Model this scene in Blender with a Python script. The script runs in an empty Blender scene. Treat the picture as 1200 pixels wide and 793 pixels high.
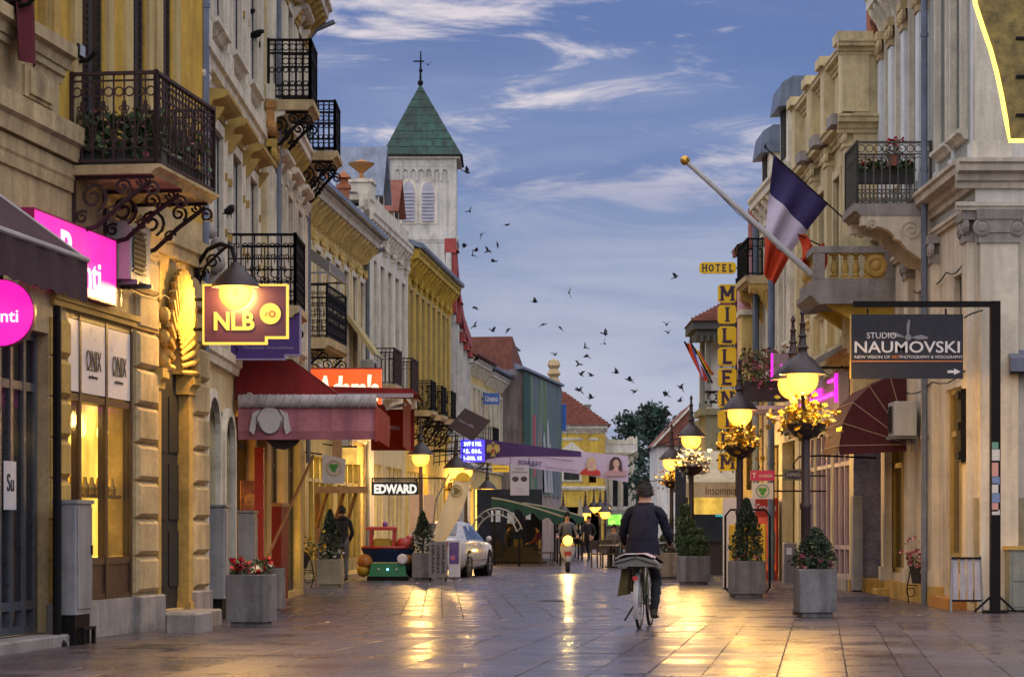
import bpy,bmesh,math,random
from mathutils import Vector,Matrix,Euler,noise as mnoise
R=math.radians
SC=bpy.context.scene
COL=SC.collection
random.seed(7)
FPX,HY,CZ=2833.33,622.0,1.2
cam_d=bpy.data.cameras.new('camera')
cam=bpy.data.objects.new('camera',cam_d)
COL.objects.link(cam)
cam.location=(0,0,CZ)
cam.rotation_euler=(R(90),0,0)
cam_d.sensor_width=36
cam_d.lens=FPX*36/1200
cam_d.shift_y=(HY-396.5)/1200
cam_d.clip_start=.5
cam_d.clip_end=6000
cam_d.dof.use_dof=True
cam_d.dof.focus_distance=42
cam_d.dof.aperture_fstop=6.3
SC.camera=cam
SC.view_settings.view_transform='Standard'
SC.view_settings.look='None'
SC.view_settings.exposure=.88
SC.view_settings.gamma=1
SC.cycles.use_denoising=True
SC.cycles.max_bounces=7
SC.cycles.diffuse_bounces=3
SC.cycles.glossy_bounces=3
SC.cycles.transparent_max_bounces=8
SC.cycles.sample_clamp_indirect=4
SC.cycles.caustics_reflective=False
SC.cycles.caustics_refractive=False
SUN_EL,SUN_AZ=R(70),R(202)
sun_d=bpy.data.lights.new('sun','SUN')
sun_d.energy=2.1
sun_d.angle=R(140)
sun_d.color=(1.0,.93,.83)
sun=bpy.data.objects.new('sun',sun_d)
COL.objects.link(sun)
sv=Vector((math.sin(SUN_AZ)*math.cos(SUN_EL),math.cos(SUN_AZ)*math.cos(SUN_EL),math.sin(SUN_EL)))
sun.rotation_euler=sv.to_track_quat('Z','Y').to_euler()
wd=bpy.data.worlds.new('World')
SC.world=wd
wd.use_nodes=True
def build_world():
 nt=wd.node_tree
 N,L=nt.nodes,nt.links
 N.clear()
 out=N.new('ShaderNodeOutputWorld')
 bg=N.new('ShaderNodeBackground')
 bg.inputs['Strength'].default_value=.041
 sky=N.new('ShaderNodeTexSky')
 sky.sky_type='NISHITA'
 sky.sun_disc=False
 sky.sun_elevation=SUN_EL
 sky.sun_rotation=SUN_AZ
 sky.air_density=1.3
 sky.dust_density=.3
 sky.ozone_density=3.0
 tc=N.new('ShaderNodeTexCoord')
 sep=N.new('ShaderNodeSeparateXYZ')
 L.new(tc.outputs['Generated'],sep.inputs[0])
 def noise(scale,loc,sc,det,rough,dist):
  mp=N.new('ShaderNodeMapping')
  mp.inputs['Scale'].default_value=sc
  mp.inputs['Location'].default_value=loc
  L.new(tc.outputs['Generated'],mp.inputs['Vector'])
  nz=N.new('ShaderNodeTexNoise')
  nz.inputs['Scale'].default_value=scale
  nz.inputs['Detail'].default_value=det
  nz.inputs['Roughness'].default_value=rough
  nz.inputs['Distortion'].default_value=dist
  L.new(mp.outputs[0],nz.inputs['Vector'])
  return nz
 def ramp(src,a,b):
  r=N.new('ShaderNodeMapRange')
  r.interpolation_type='SMOOTHSTEP'
  r.inputs['From Min'].default_value=a
  r.inputs['From Max'].default_value=b
  L.new(src,r.inputs['Value'])
  return r.outputs[0]
 def mth(op,a,b):
  m=N.new('ShaderNodeMath')
  m.operation=op
  for i,q in enumerate((a,b)):
   if isinstance(q,(int,float)):
    m.inputs[i].default_value=q
   else:
    L.new(q,m.inputs[i])
  return m.outputs[0]
 def mix(f,a,b,mode='MIX'):
  m=N.new('ShaderNodeMix')
  m.data_type='RGBA'
  m.blend_type=mode
  if isinstance(f,(int,float)):
   m.inputs[0].default_value=f
  else:
   L.new(f,m.inputs[0])
  for i,q in ((6,a),(7,b)):
   if isinstance(q,tuple):
    m.inputs[i].default_value=q
   else:
    L.new(q,m.inputs[i])
  return m.outputs[2]
 base=mix(1.0,sky.outputs[0],(.66,.67,1.03,1),'MULTIPLY')
 veil_n=noise(1.0,(3.1,0,.6),(5,5,26),5,.55,.3)
 veil=ramp(veil_n.outputs[0],.38,.72)
 low=ramp(sep.outputs[2],.15,.035)
 veil=mth('MINIMUM',mth('ADD',mth('MULTIPLY',veil,.25),mth('MULTIPLY',low,.8)),1.0)
 c=mix(veil,base,(6.9,7.3,9.0,1))
 dk=noise(1.0,(8.2,0,.33),(4,4,21),5,.55,.4)
 c=mix(mth('MULTIPLY',ramp(dk.outputs[0],.46,.66),.55),c,(1.9,2.7,5.6,1))
 n1=noise(1.0,(4.4,2,.3),(11,11,52),9,.64,.5)
 n2=noise(1.0,(7.7,1,.2),(2.6,2.6,14),3,.5,.2)
 cl=mth('ADD',mth('MULTIPLY',n1.outputs[0],.72),mth('MULTIPLY',n2.outputs[0],.38))
 hi=ramp(sep.outputs[2],.118,.17)
 cf=mth('MULTIPLY',ramp(cl,.55,.685),mth('ADD',mth('MULTIPLY',hi,.8),.12))
 c=mix(cf,c,(10.2,9.3,9.8,1))
 L.new(c,bg.inputs['Color'])
 L.new(bg.outputs[0],out.inputs[0])
build_world()
MATS={}
def M(name,col,rough=.75,var=.18,scale=2.0,bump=.15,bscale=30,metal=0,streak=0,rnd=0,spec=.4,grime=0,coat=0):
 """procedural surface: base colour, two scales of wear, optional rain streaks, bump"""
 if name in MATS:
  return MATS[name]
 m=bpy.data.materials.new(name)
 m.use_nodes=True
 nt=m.node_tree
 N,L=nt.nodes,nt.links
 b=N['Principled BSDF']
 b.inputs['Metallic'].default_value=metal
 b.inputs['Specular IOR Level'].default_value=spec
 b.inputs['Coat Weight'].default_value=coat
 tc=N.new('ShaderNodeTexCoord')
 vec=tc.outputs['Object']
 def nz(sc,det=4,stretch=None,rough_=.6):
  n=N.new('ShaderNodeTexNoise')
  n.inputs['Scale'].default_value=sc
  n.inputs['Detail'].default_value=det
  n.inputs['Roughness'].default_value=rough_
  if stretch:
   mp=N.new('ShaderNodeMapping')
   mp.inputs['Scale'].default_value=stretch
   L.new(vec,mp.inputs[0])
   L.new(mp.outputs[0],n.inputs['Vector'])
  else:
   L.new(vec,n.inputs['Vector'])
  return n.outputs[0]
 def mr(src,a,b_,c,d):
  r=N.new('ShaderNodeMapRange')
  r.inputs[1].default_value=a
  r.inputs[2].default_value=b_
  r.inputs[3].default_value=c
  r.inputs[4].default_value=d
  L.new(src,r.inputs[0])
  return r.outputs[0]
 def mul(col_,f):
  x=N.new('ShaderNodeMix')
  x.data_type='RGBA'
  x.blend_type='MULTIPLY'
  x.inputs[0].default_value=1
  if isinstance(col_,tuple):
   x.inputs[6].default_value=col_
  else:
   L.new(col_,x.inputs[6])
  L.new(f,x.inputs[7])
  return x.outputs[2]
 c=(*col,1)
 n1=nz(scale,6)
 c=mul(c,mr(n1,.3,.7,1-var,1+var))
 if var>.05:
  c=mul(c,mr(nz(scale*9,3),.3,.7,1-var*.5,1+var*.5))
 if streak:
  c=mul(c,mr(nz(1.0,5,(5.0,5.0,.45)),.42,.68,1.0,1-streak))
 if grime:
  g=nz(1.3,7,None,.7)
  c=mul(c,mr(g,.52,.66,1.0,1-grime))
 if rnd:
  oi=N.new('ShaderNodeObjectInfo')
  c=mul(c,mr(oi.outputs['Random'],0,1,1-rnd,1+rnd))
 if isinstance(c,tuple):
  b.inputs['Base Color'].default_value=c
 else:
  L.new(c,b.inputs['Base Color'])
 L.new(mr(nz(scale*4,3),.3,.7,max(.03,rough-.1),min(1,rough+.1)),b.inputs['Roughness'])
 if bump:
  bp=N.new('ShaderNodeBump')
  bp.inputs['Strength'].default_value=bump
  bp.inputs['Distance'].default_value=.02
  L.new(nz(bscale,5),bp.inputs['Height'])
  L.new(bp.outputs[0],b.inputs['Normal'])
 MATS[name]=m
 return m
def EM(name,col,strength,var=0,base=(.02,.02,.02),scale=3,stretch=None):
 """something that gives off light (lamp, lit sign, lit window)"""
 if name in MATS:
  return MATS[name]
 m=bpy.data.materials.new(name)
 m.use_nodes=True
 N,L=m.node_tree.nodes,m.node_tree.links
 b=N['Principled BSDF']
 b.inputs['Base Color'].default_value=(*base,1)
 b.inputs['Roughness'].default_value=.35
 b.inputs['Emission Color'].default_value=(*col,1)
 b.inputs['Emission Strength'].default_value=strength
 if var:
  tc=N.new('ShaderNodeTexCoord')
  mp=N.new('ShaderNodeMapping')
  if stretch:
   mp.inputs['Scale'].default_value=stretch
  n=N.new('ShaderNodeTexNoise')
  n.inputs['Scale'].default_value=scale
  n.inputs['Detail'].default_value=3
  r=N.new('ShaderNodeMapRange')
  r.inputs[1].default_value=.35
  r.inputs[2].default_value=.65
  r.inputs[3].default_value=strength*(1-var)
  r.inputs[4].default_value=strength*(1+var)
  L.new(tc.outputs['Object'],mp.inputs[0])
  L.new(mp.outputs[0],n.inputs['Vector'])
  L.new(n.outputs[0],r.inputs[0])
  L.new(r.outputs[0],b.inputs['Emission Strength'])
 MATS[name]=m
 return m
def GLASS(name,tint=(.02,.025,.03),opaque=1.0,rough=.06):
 """window glass; below opaque 1 it lets the room behind show through"""
 if name in MATS:
  return MATS[name]
 m=bpy.data.materials.new(name)
 m.use_nodes=True
 N,L=m.node_tree.nodes,m.node_tree.links
 b=N['Principled BSDF']
 b.inputs['Base Color'].default_value=(*tint,1)
 b.inputs['Roughness'].default_value=rough
 b.inputs['Specular IOR Level'].default_value=.6
 if opaque<1:
  t=N.new('ShaderNodeBsdfTransparent')
  mx=N.new('ShaderNodeMixShader')
  fr=N.new('ShaderNodeLayerWeight')
  fr.inputs['Blend'].default_value=.5
  r=N.new('ShaderNodeMapRange')
  r.inputs[1].default_value=.6
  r.inputs[3].default_value=opaque
  r.inputs[4].default_value=min(1,opaque+.5)
  L.new(fr.outputs['Facing'],r.inputs[0])
  L.new(r.outputs[0],mx.inputs[0])
  L.new(t.outputs[0],mx.inputs[1])
  L.new(b.outputs[0],mx.inputs[2])
  L.new(mx.outputs[0],N['Material Output'].inputs[0])
 MATS[name]=m
 return m
def GLOBE(name,col,strength,clear=.5):
 """opal lamp glass: glows, and lets the bulb's light out"""
 if name in MATS:
  return MATS[name]
 m=bpy.data.materials.new(name)
 m.use_nodes=True
 N,L=m.node_tree.nodes,m.node_tree.links
 N.remove(N['Principled BSDF'])
 e=N.new('ShaderNodeEmission')
 e.inputs[0].default_value=(*col,1)
 lw=N.new('ShaderNodeLayerWeight')
 lw.inputs[0].default_value=.45
 r=N.new('ShaderNodeMapRange')
 r.inputs[3].default_value=strength*2.2
 r.inputs[4].default_value=strength*.55
 L.new(lw.outputs['Facing'],r.inputs[0])
 L.new(r.outputs[0],e.inputs[1])
 t=N.new('ShaderNodeBsdfTransparent')
 mx=N.new('ShaderNodeMixShader')
 mx.inputs[0].default_value=1-clear
 L.new(t.outputs[0],mx.inputs[1])
 L.new(e.outputs[0],mx.inputs[2])
 L.new(mx.outputs[0],N['Material Output'].inputs[0])
 MATS[name]=m
 return m
def PX(px,Y):
 return (px-600)/FPX*Y
def PZ(py,Y):
 return CZ+(HY-py)/FPX*Y
def W(px,py,Y):
 return Vector((PX(px,Y),Y,PZ(py,Y)))
def GY(py):
 """depth of a ground point seen at row py"""
 return CZ*FPX/(py-HY)
class MB:
 def __init__(s,sg=1,T=None):
  s.v,s.f,s.m,s.sg,s.T=[],[],[],sg,T
 def add(s,vs,fs,m=0):
  o=len(s.v)
  if s.T is not None:
   vs=[s.T @ Vector(p) for p in vs]
  if s.sg<0:
   s.v+=[(p[0],-p[1],p[2]) for p in vs]
   s.f+=[tuple(o+i for i in reversed(f)) for f in fs]
  else:
   s.v+=[tuple(p) for p in vs]
   s.f+=[tuple(o+i for i in f) for f in fs]
  s.m+=[m]*len(fs)
  return s
 def box(s,x0,x1,y0,y1,z0,z1,m=0):
  if x0>x1: x0,x1=x1,x0
  if y0>y1: y0,y1=y1,y0
  if z0>z1: z0,z1=z1,z0
  return s.add([(x0,y0,z0),(x1,y0,z0),(x1,y1,z0),(x0,y1,z0),(x0,y0,z1),(x1,y0,z1),(x1,y1,z1),(x0,y1,z1)],
      [(0,3,2,1),(4,5,6,7),(0,1,5,4),(1,2,6,5),(2,3,7,6),(3,0,4,7)],m)
 def cbox(s,x0,x1,y0,y1,z0,z1,b=.02,m=0):
  """box with chamfered vertical and top edges"""
  P=[(x0+b,y0),(x1-b,y0),(x1,y0+b),(x1,y1-b),(x1-b,y1),(x0+b,y1),(x0,y1-b),(x0,y0+b)]
  Q=[(x0+2*b,y0+b),(x1-2*b,y0+b),(x1-b,y0+2*b),(x1-b,y1-2*b),(x1-2*b,y1-b),(x0+2*b,y1-b),(x0+b,y1-2*b),(x0+b,y0+2*b)]
  vs=[(x,y,z0) for x,y in P]+[(x,y,z1-b) for x,y in P]+[(x,y,z1) for x,y in Q]
  fs=[tuple(range(7,-1,-1)),tuple(range(16,24))]
  for k in range(8):
   j=(k+1)%8
   fs+=[(k,j,8+j,8+k),(8+k,8+j,16+j,16+k)]
  return s.add(vs,fs,m)
 def bar(s,p,q,w,h=None,m=0,up=(0,0,1)):
  """rectangular bar from p to q"""
  h=h or w
  p,q=Vector(p),Vector(q)
  d=(q-p)
  if d.length<1e-6:
   return s
  d.normalize()
  u=Vector(up)
  if abs(d.dot(u))>.98:
   u=Vector((1,0,0))
  a=d.cross(u).normalized()*w/2
  b=a.cross(d).normalized()*h/2
  vs=[p-a-b,p+a-b,p+a+b,p-a+b,q-a-b,q+a-b,q+a+b,q-a+b]
  return s.add(vs,[(0,3,2,1),(4,5,6,7),(0,1,5,4),(1,2,6,5),(2,3,7,6),(3,0,4,7)],m)
 def tube(s,pts,r,n=6,m=0,closed=False,caps=True):
  pts=[Vector(p) for p in pts]
  K=len(pts)
  rs=r if isinstance(r,(list,tuple)) else [r]*K
  ref=None
  vs,fs=[],[]
  for i,p in enumerate(pts):
   if closed:
    t=pts[(i+1)%K]-pts[i-1]
   else:
    t=pts[min(i+1,K-1)]-pts[max(i-1,0)]
   if t.length<1e-9:
    t=Vector((0,0,1))
   t.normalize()
   if ref is None:
    ref=Vector((0,0,1)) if abs(t.z)<.9 else Vector((1,0,0))
   a=ref-t*ref.dot(t)
   if a.length<1e-4:
    a=Vector((1,0,0))-t*t.x
   a.normalize()
   ref=a
   b=t.cross(a)
   for k in range(n):
    an=2*math.pi*(k+.5)/n
    vs.append(p+a*math.cos(an)*rs[i]+b*math.sin(an)*rs[i])
  for i in range(K if closed else K-1):
   j=(i+1)%K
   for k in range(n):
    l=(k+1)%n
    fs.append((i*n+k,i*n+l,j*n+l,j*n+k))
  if caps and not closed:
   fs.append(tuple(range(n-1,-1,-1)))
   fs.append(tuple((K-1)*n+k for k in range(n)))
  return s.add(vs,fs,m)
 def lathe(s,c,prof,n=14,m=0,a0=0,a1=2*math.pi,ax='z',cap=True):
  """prof: list of (radius, height)"""
  full=abs(a1-a0-2*math.pi)<1e-6
  K=n if full else n+1
  vs,fs=[],[]
  for r,h in prof:
   for k in range(K):
    an=a0+(a1-a0)*k/n
    x,y=r*math.cos(an),r*math.sin(an)
    p=(x,y,h) if ax=='z' else ((h,x,y) if ax=='x' else (x,h,y))
    vs.append((c[0]+p[0],c[1]+p[1],c[2]+p[2]))
  for i in range(len(prof)-1):
   for k in range(n):
    l=(k+1)%K
    fs.append((i*K+k,i*K+l,(i+1)*K+l,(i+1)*K+k))
  if full and cap:
   if prof[0][0]>1e-4: fs.append(tuple(range(K-1,-1,-1)))
   if prof[-1][0]>1e-4: fs.append(tuple((len(prof)-1)*K+k for k in range(K)))
  return s.add(vs,fs,m)
 def ball(s,c,r,n=10,k=6,m=0,sx=1,sy=1,sz=1):
  prof=[(max(1e-5,math.sin(math.pi*i/k)) ,-math.cos(math.pi*i/k)) for i in range(k+1)]
  vs,fs=[],[]
  for pr,h in prof:
   for j in range(n):
    an=2*math.pi*j/n
    vs.append((c[0]+r*sx*pr*math.cos(an),c[1]+r*sy*pr*math.sin(an),c[2]+r*sz*h))
  for i in range(k):
   for j in range(n):
    l=(j+1)%n
    fs.append((i*n+j,i*n+l,(i+1)*n+l,(i+1)*n+j))
  return s.add(vs,fs,m)
 def prism(s,poly,a,b,plane='xz',m=0):
  """poly extruded from a to b along the third axis"""
  n=len(poly)
  def P(u,v,w):
   return (u,w,v) if plane=='xz' else ((w,u,v) if plane=='yz' else (u,v,w))
  vs=[P(u,v,a) for u,v in poly]+[P(u,v,b) for u,v in poly]
  fs=[tuple(range(n-1,-1,-1)),tuple(range(n,2*n))]
  for i in range(n):
   j=(i+1)%n
   fs.append((i,j,n+j,n+i))
  return s.add(vs,fs,m)
 def profile(s,x0,x1,prof,m=0):
  """moulding: closed (depth, height) outline swept along x"""
  n=len(prof)
  vs=[(x0,d,h) for d,h in prof]+[(x1,d,h) for d,h in prof]
  fs=[tuple(range(n)),tuple(range(2*n-1,n-1,-1))]
  for i in range(n):
   j=(i+1)%n
   fs.append((i,n+i,n+j,j))
  return s.add(vs,fs,m)
 def grid(s,fn,nu,nv,m=0):
  """surface from fn(u, v) on 0..1"""
  vs=[fn(i/nu,j/nv) for j in range(nv+1) for i in range(nu+1)]
  fs=[(j*(nu+1)+i,j*(nu+1)+i+1,(j+1)*(nu+1)+i+1,(j+1)*(nu+1)+i) for j in range(nv) for i in range(nu)]
  return s.add(vs,fs,m)
 def build(s,name,mats,parent=None,smooth=False,loc=None):
  me=bpy.data.meshes.new(name)
  me.from_pydata([tuple(p) for p in s.v],[],s.f)
  if not isinstance(mats,(list,tuple)):
   mats=[mats]
  for m in mats:
   me.materials.append(m)
  if len(mats)>1:
   me.polygons.foreach_set('material_index',s.m)
  bm=bmesh.new()
  bm.from_mesh(me)
  bmesh.ops.recalc_face_normals(bm,faces=bm.faces)
  bm.to_mesh(me)
  bm.free()
  if smooth:
   me.polygons.foreach_set('use_smooth',[True]*len(me.polygons))
   if smooth != 'all':
    try:
     me.set_sharp_from_angle(angle=R(40))
    except Exception:
     pass
  o=bpy.data.objects.new(name,me)
  COL.objects.link(o)
  if parent:
   o.parent=parent
  if loc is not None:
   o.location=loc
  return o
def tag(o,label=None,cat=None,group=None,kind=None):
 if label: o['label']=label
 if cat: o['category']=cat
 if group: o['group']=group
 if kind: o['kind']=kind
 return o
def thing(name,label,cat,loc=(0,0,0),rz=0,group=None):
 o=bpy.data.objects.new(name,None)
 COL.objects.link(o)
 o.empty_display_size=.2
 o.location=loc
 o.rotation_euler=(0,0,rz)
 return tag(o,label,cat,group)
def copy_tree(o,parent=None):
 c=o.copy()
 COL.objects.link(c)
 if parent: c.parent=parent
 for ch in o.children:
  copy_tree(ch,c)
 return c
_txt={}
def text_mesh(s,bold=0.0,ext=.01,spacing=1.0,shear=0.0):
 key=(s,bold,ext,spacing,shear)
 if key in _txt:
  return _txt[key]
 cu=bpy.data.curves.new('lettering','FONT')
 cu.body=s
 cu.size=1
 cu.offset=bold
 cu.extrude=ext
 cu.space_character=spacing
 cu.shear=shear
 cu.resolution_u=3
 o=bpy.data.objects.new('lettering',cu)
 COL.objects.link(o)
 dg=bpy.context.evaluated_depsgraph_get()
 me=bpy.data.meshes.new_from_object(o.evaluated_get(dg))
 bpy.data.objects.remove(o)
 _txt[key]=me
 return me
def text(s,mat,parent,loc,w=None,h=None,face=(0,0),bold=.0,rot=None,spacing=1.0,shear=0.0,name='lettering',ext=.004,roll=0):
 """lettering centred on loc (local to parent), scaled to width w and/or height h;
 stands upright facing local -Y by default, face[0] turns it about z"""
 src=text_mesh(s,bold,.5,spacing,shear)
 me=src.copy()
 xs=[v.co.x for v in me.vertices]
 ys=[v.co.y for v in me.vertices]
 if not xs:
  return None
 bw,bh=max(xs)-min(xs),max(ys)-min(ys)
 sx=(w/bw) if w else None
 sy=(h/bh) if h else None
 sx=sx or sy
 sy=sy or sx
 cx,cy=(max(xs)+min(xs))/2,(max(ys)+min(ys))/2
 for v in me.vertices:
  v.co=((v.co.x-cx)*sx,(v.co.y-cy)*sy,v.co.z*2*ext)
 me.materials.clear()
 me.materials.append(mat)
 o=bpy.data.objects.new(name,me)
 COL.objects.link(o)
 if parent: o.parent=parent
 o.location=loc
 if rot is not None:
  o.rotation_euler=rot
 else:
  o.rotation_euler=(Matrix.Rotation(face[0],3,'Z') @ Matrix.Rotation(R(90),3,'X') @ Matrix.Rotation(roll,3,'Z')).to_euler()
 return o
def leaves(mb,pts,size,m=0,rng=random,tilt=1.0,nm=1):
 """small leaf quads at the given points"""
 vs,fs,mi=[],[],[]
 for p in pts:
  a=Vector((rng.gauss(0,1),rng.gauss(0,1),rng.gauss(0,1)*tilt)).normalized()
  b=a.cross(Vector((rng.gauss(0,1),rng.gauss(0,1),rng.gauss(0,1)))).normalized()
  l=size*rng.uniform(.6,1.3)
  w=l*rng.uniform(.35,.6)
  p=Vector(p)
  k=len(mb.v)
  q=[p-a*l*.5,p+b*w*.5,p+a*l*.5,p-b*w*.5]
  if mb.T is not None:
   q=[mb.T @ t for t in q]
  mb.v+=[tuple(t) for t in q]
  mb.f.append((k,k+1,k+2,k+3))
  mb.m.append(m if nm==1 else m+rng.randrange(nm))
 return mb
IRON=M('wrought_iron',(.009,.008,.009),.6,.2,8,.1,metal=0,spec=.1)
IRON_R=M('rusty_iron',(.035,.014,.016),.6,.3,8,.2)
STEEL=M('grey_steel',(.17,.18,.2),.45,.15,4,.05,metal=.3)
ZINC=M('zinc_sheet',(.16,.19,.26),.45,.25,1.5,.1,metal=.4,streak=.3)
PIPE=M('downpipe_zinc',(.15,.17,.21),.5,.2,3,.05,metal=.3)
STONE_Y=M('ochre_stone',(.47,.31,.085),.85,.25,1.7,.35,22,streak=.3,grime=.25)
STONE_B=M('buff_stone',(.46,.35,.19),.85,.25,1.7,.35,22,streak=.3,grime=.25)
STONE_G=M('grey_stone',(.27,.25,.24),.85,.25,2,.3,25,streak=.3)
PLASTER_Y=M('yellow_plaster',(.53,.33,.05),.85,.2,1.2,.2,40,streak=.3,grime=.25)
PLASTER_C=M('cream_plaster',(.60,.45,.17),.85,.2,1.0,.2,40,streak=.3,grime=.25)
PLASTER_W=M('white_plaster',(.64,.62,.59),.85,.14,1.0,.2,40,streak=.28,grime=.25)
PLASTER_P=M('pale_plaster',(.58,.49,.29),.85,.18,1.0,.2,40,streak=.3,grime=.25)
PLASTER_S=M('straw_plaster',(.56,.38,.06),.85,.2,1.0,.2,40,streak=.3,grime=.25)
TRIM_G=M('ochre_trim',(.34,.23,.06),.75,.2,2,.2,30,grime=.3)
TRIM_W=M('white_trim',(.64,.59,.49),.8,.16,2,.25,30,streak=.3,grime=.3)
DARK=M('dark_interior',(.012,.011,.012),.9,.1,2,0)
WOOD_D=M('dark_wood',(.03,.022,.018),.6,.25,5,.2)
WOOD_F=M('painted_frame',(.33,.31,.28),.6,.15,4,.1)
FRAME_D=M('dark_frame',(.03,.028,.03),.45,.15,5,.05)
TILE=M('clay_tile',(.17,.058,.04),.8,.35,3,.2,rnd=.2)
PANE=GLASS('window_glass',(.018,.02,.026))
PANE_B=GLASS('blue_window_glass',(.03,.04,.06))
SHOPGLASS=GLASS('shop_glass',(.01,.012,.016),.15)
CURTAIN=M('pale_curtain',(.35,.33,.3),.9,.2,6,.1)
CONC=M('planter_concrete',(.19,.185,.195),.85,.25,2.2,.4,45,streak=.5,grime=.5)
class Fac:
 """a street front: x runs along it away from its first corner, d is measured outwards, h upwards"""
 def __init__(s,name,label,cat,P0,P1,side,group=None,kind=None,root=None):
  s.P0,s.P1=Vector(P0),Vector(P1)
  u=s.P1-s.P0
  s.len=u.length
  u.normalize()
  s.u=u
  s.sg=-1 if side=='L' else 1
  s.n=Vector((u.y,-u.x)) if side=='L' else Vector((-u.y,u.x))
  s.rz=math.atan2(u.y,u.x)
  if root is None:
   s.root=thing(name,label,cat,(s.P0.x,s.P0.y,0),s.rz,group)
   s.T=None
  else:
   s.root=root
   A=Matrix.Translation((s.P0.x,s.P0.y,0)) @ Matrix.Rotation(s.rz,4,'Z')
   B=Matrix.Translation(root.location) @ Matrix.Rotation(root.rotation_euler.z,4,'Z')
   s.T=B.inverted() @ A
 def S(s,px,d=0):
  k=(px-600)/FPX
  return (k*(s.P0.y+s.n.y*d)-s.P0.x-s.n.x*d)/(s.u.x-k*s.u.y)
 def Y(s,a,d=0):
  return s.P0.y+s.u.y*a+s.n.y*d
 def Z(s,py,a,d=0):
  return PZ(py,s.Y(a,d))
 def at(s,px,py,d=0):
  a=s.S(px,d)
  return a,s.Z(py,a,d)
 def world(s,a,d,h):
  p=s.P0+s.u*a+s.n*d
  return Vector((p.x,p.y,h))
 def mb(s):
  m=MB(s.sg)
  if s.T is not None:
   m.T2=s.T
  return m
 def done(s,m,name,mats,parent=None,smooth=False):
  if s.T is not None:
   m.v=[tuple(s.T @ Vector(p)) for p in m.v]
  return m.build(name,mats,parent or s.root,smooth)
 def loc(s,a,d,h):
  """point in the root's own coordinates"""
  p=Vector((a,s.sg*d,h))
  return s.T @ p if s.T is not None else p
 def wall(s,s0,s1,h0,h1,holes=(),th=.3,mat=None,body=6.0,name='wall',ends=True,d=0,roof=True):
  m=s.mb()
  xs=sorted({s0,s1,*[min(max(q,s0),s1) for h in holes for q in h[:2]]})
  zs=sorted({h0,h1,*[min(max(q,h0),h1) for h in holes for q in h[2:4]]})
  for i in range(len(xs)-1):
   for j in range(len(zs)-1):
    cx,cz=(xs[i]+xs[i+1])/2,(zs[j]+zs[j+1])/2
    if any(h[0]<cx<h[1] and h[2]<cz<h[3] for h in holes):
     continue
    m.add([(xs[i],d,zs[j]),(xs[i+1],d,zs[j]),(xs[i+1],d,zs[j+1]),(xs[i],d,zs[j+1])],[(0,1,2,3)])
  for (a,b,c,e) in [h[:4] for h in holes]:
   m.add([(a,d,c),(a,d-th,c),(a,d-th,e),(a,d,e)],[(0,1,2,3)])
   m.add([(b,d,c),(b,d-th,c),(b,d-th,e),(b,d,e)],[(0,1,2,3)])
   m.add([(a,d,e),(b,d,e),(b,d-th,e),(a,d-th,e)],[(0,1,2,3)])
   m.add([(a,d,c),(b,d,c),(b,d-th,c),(a,d-th,c)],[(0,1,2,3)])
  if body:
   for a in (s0,s1):
    m.add([(a,d,h0),(a,d-body,h0),(a,d-body,h1),(a,d,h1)],[(0,1,2,3)])
   if roof:
    m.add([(s0,d,h1),(s1,d,h1),(s1,d-body,h1),(s0,d-body,h1)],[(0,1,2,3)])
   m.add([(s0,d-body,h0),(s1,d-body,h0),(s1,d-body,h1),(s0,d-body,h1)],[(0,1,2,3)])
  return s.done(m,name,mat)
 def win(s,s0,s1,h0,h1,rec=.16,nx=2,ny=(.7,),frame=None,pane=None,fw=.06,sur=None,sw=.13,sp=.05,sill=None,hood=None,hp=.22,shutter=None,slats=True,name='window',d=0,back=True,key=None):
  frame,pane=frame or FRAME_D,pane or PANE
  m=s.mb()
  y0,y1=d-rec-.06,d-rec
  m.box(s0,s0+fw,y0,y1,h0,h1);m.box(s1-fw,s1,y0,y1,h0,h1)
  m.box(s0+fw,s1-fw,y0,y1,h1-fw,h1);m.box(s0+fw,s1-fw,y0,y1,h0,h0+fw)
  xs=[s0+fw+(s1-s0-2*fw)*i/nx for i in range(nx+1)]
  for x in xs[1:-1]:
   m.box(x-fw*.45,x+fw*.45,y0+.004,y1+.004,h0+fw,h1-fw)
  for t in ny:
   h=h0+(h1-h0)*t
   for i in range(nx):
    m.box(xs[i]+(fw*.45 if i else 0),xs[i+1]-(fw*.45 if i<nx-1 else 0),y0+.008,y1+.002,h-fw*.4,h+fw*.4)
  w=s.done(m,name,frame)
  for i in range(nx):
   m=s.mb()
   m.box(xs[i],xs[i+1],d-rec-.045,d-rec-.03,h0+fw*.5,h1-fw*.5)
   s.done(m,'pane',pane,w)
  if back:
   m=s.mb()
   m.box(s0,s1,d-rec-.5,d-rec-.45,h0,h1)
   s.done(m,'room_backing',CURTAIN if back=='room_backing' else DARK,w)  # by default a near-black sheet stands in for the unlit room
  if sur:
   m=s.mb()
   m.box(s0-sw,s0,d-.02,d+sp,h0,h1);m.box(s1,s1+sw,d-.02,d+sp,h0,h1)
   m.box(s0-sw,s1+sw,d-.02,d+sp+.003,h1,h1+sw)
   s.done(m,'surround',sur,w)
  if sill:
   m=s.mb()
   a,b=s0-sw-.06,s1+sw+.06
   m.profile(a,b,[(d-.02,h0-.16),(d+.06,h0-.15),(d+.1,h0-.08),(d+.16,h0-.06),(d+.16,h0),(d-.02,h0+.004)])
   s.done(m,'sill',sill,w)
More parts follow.
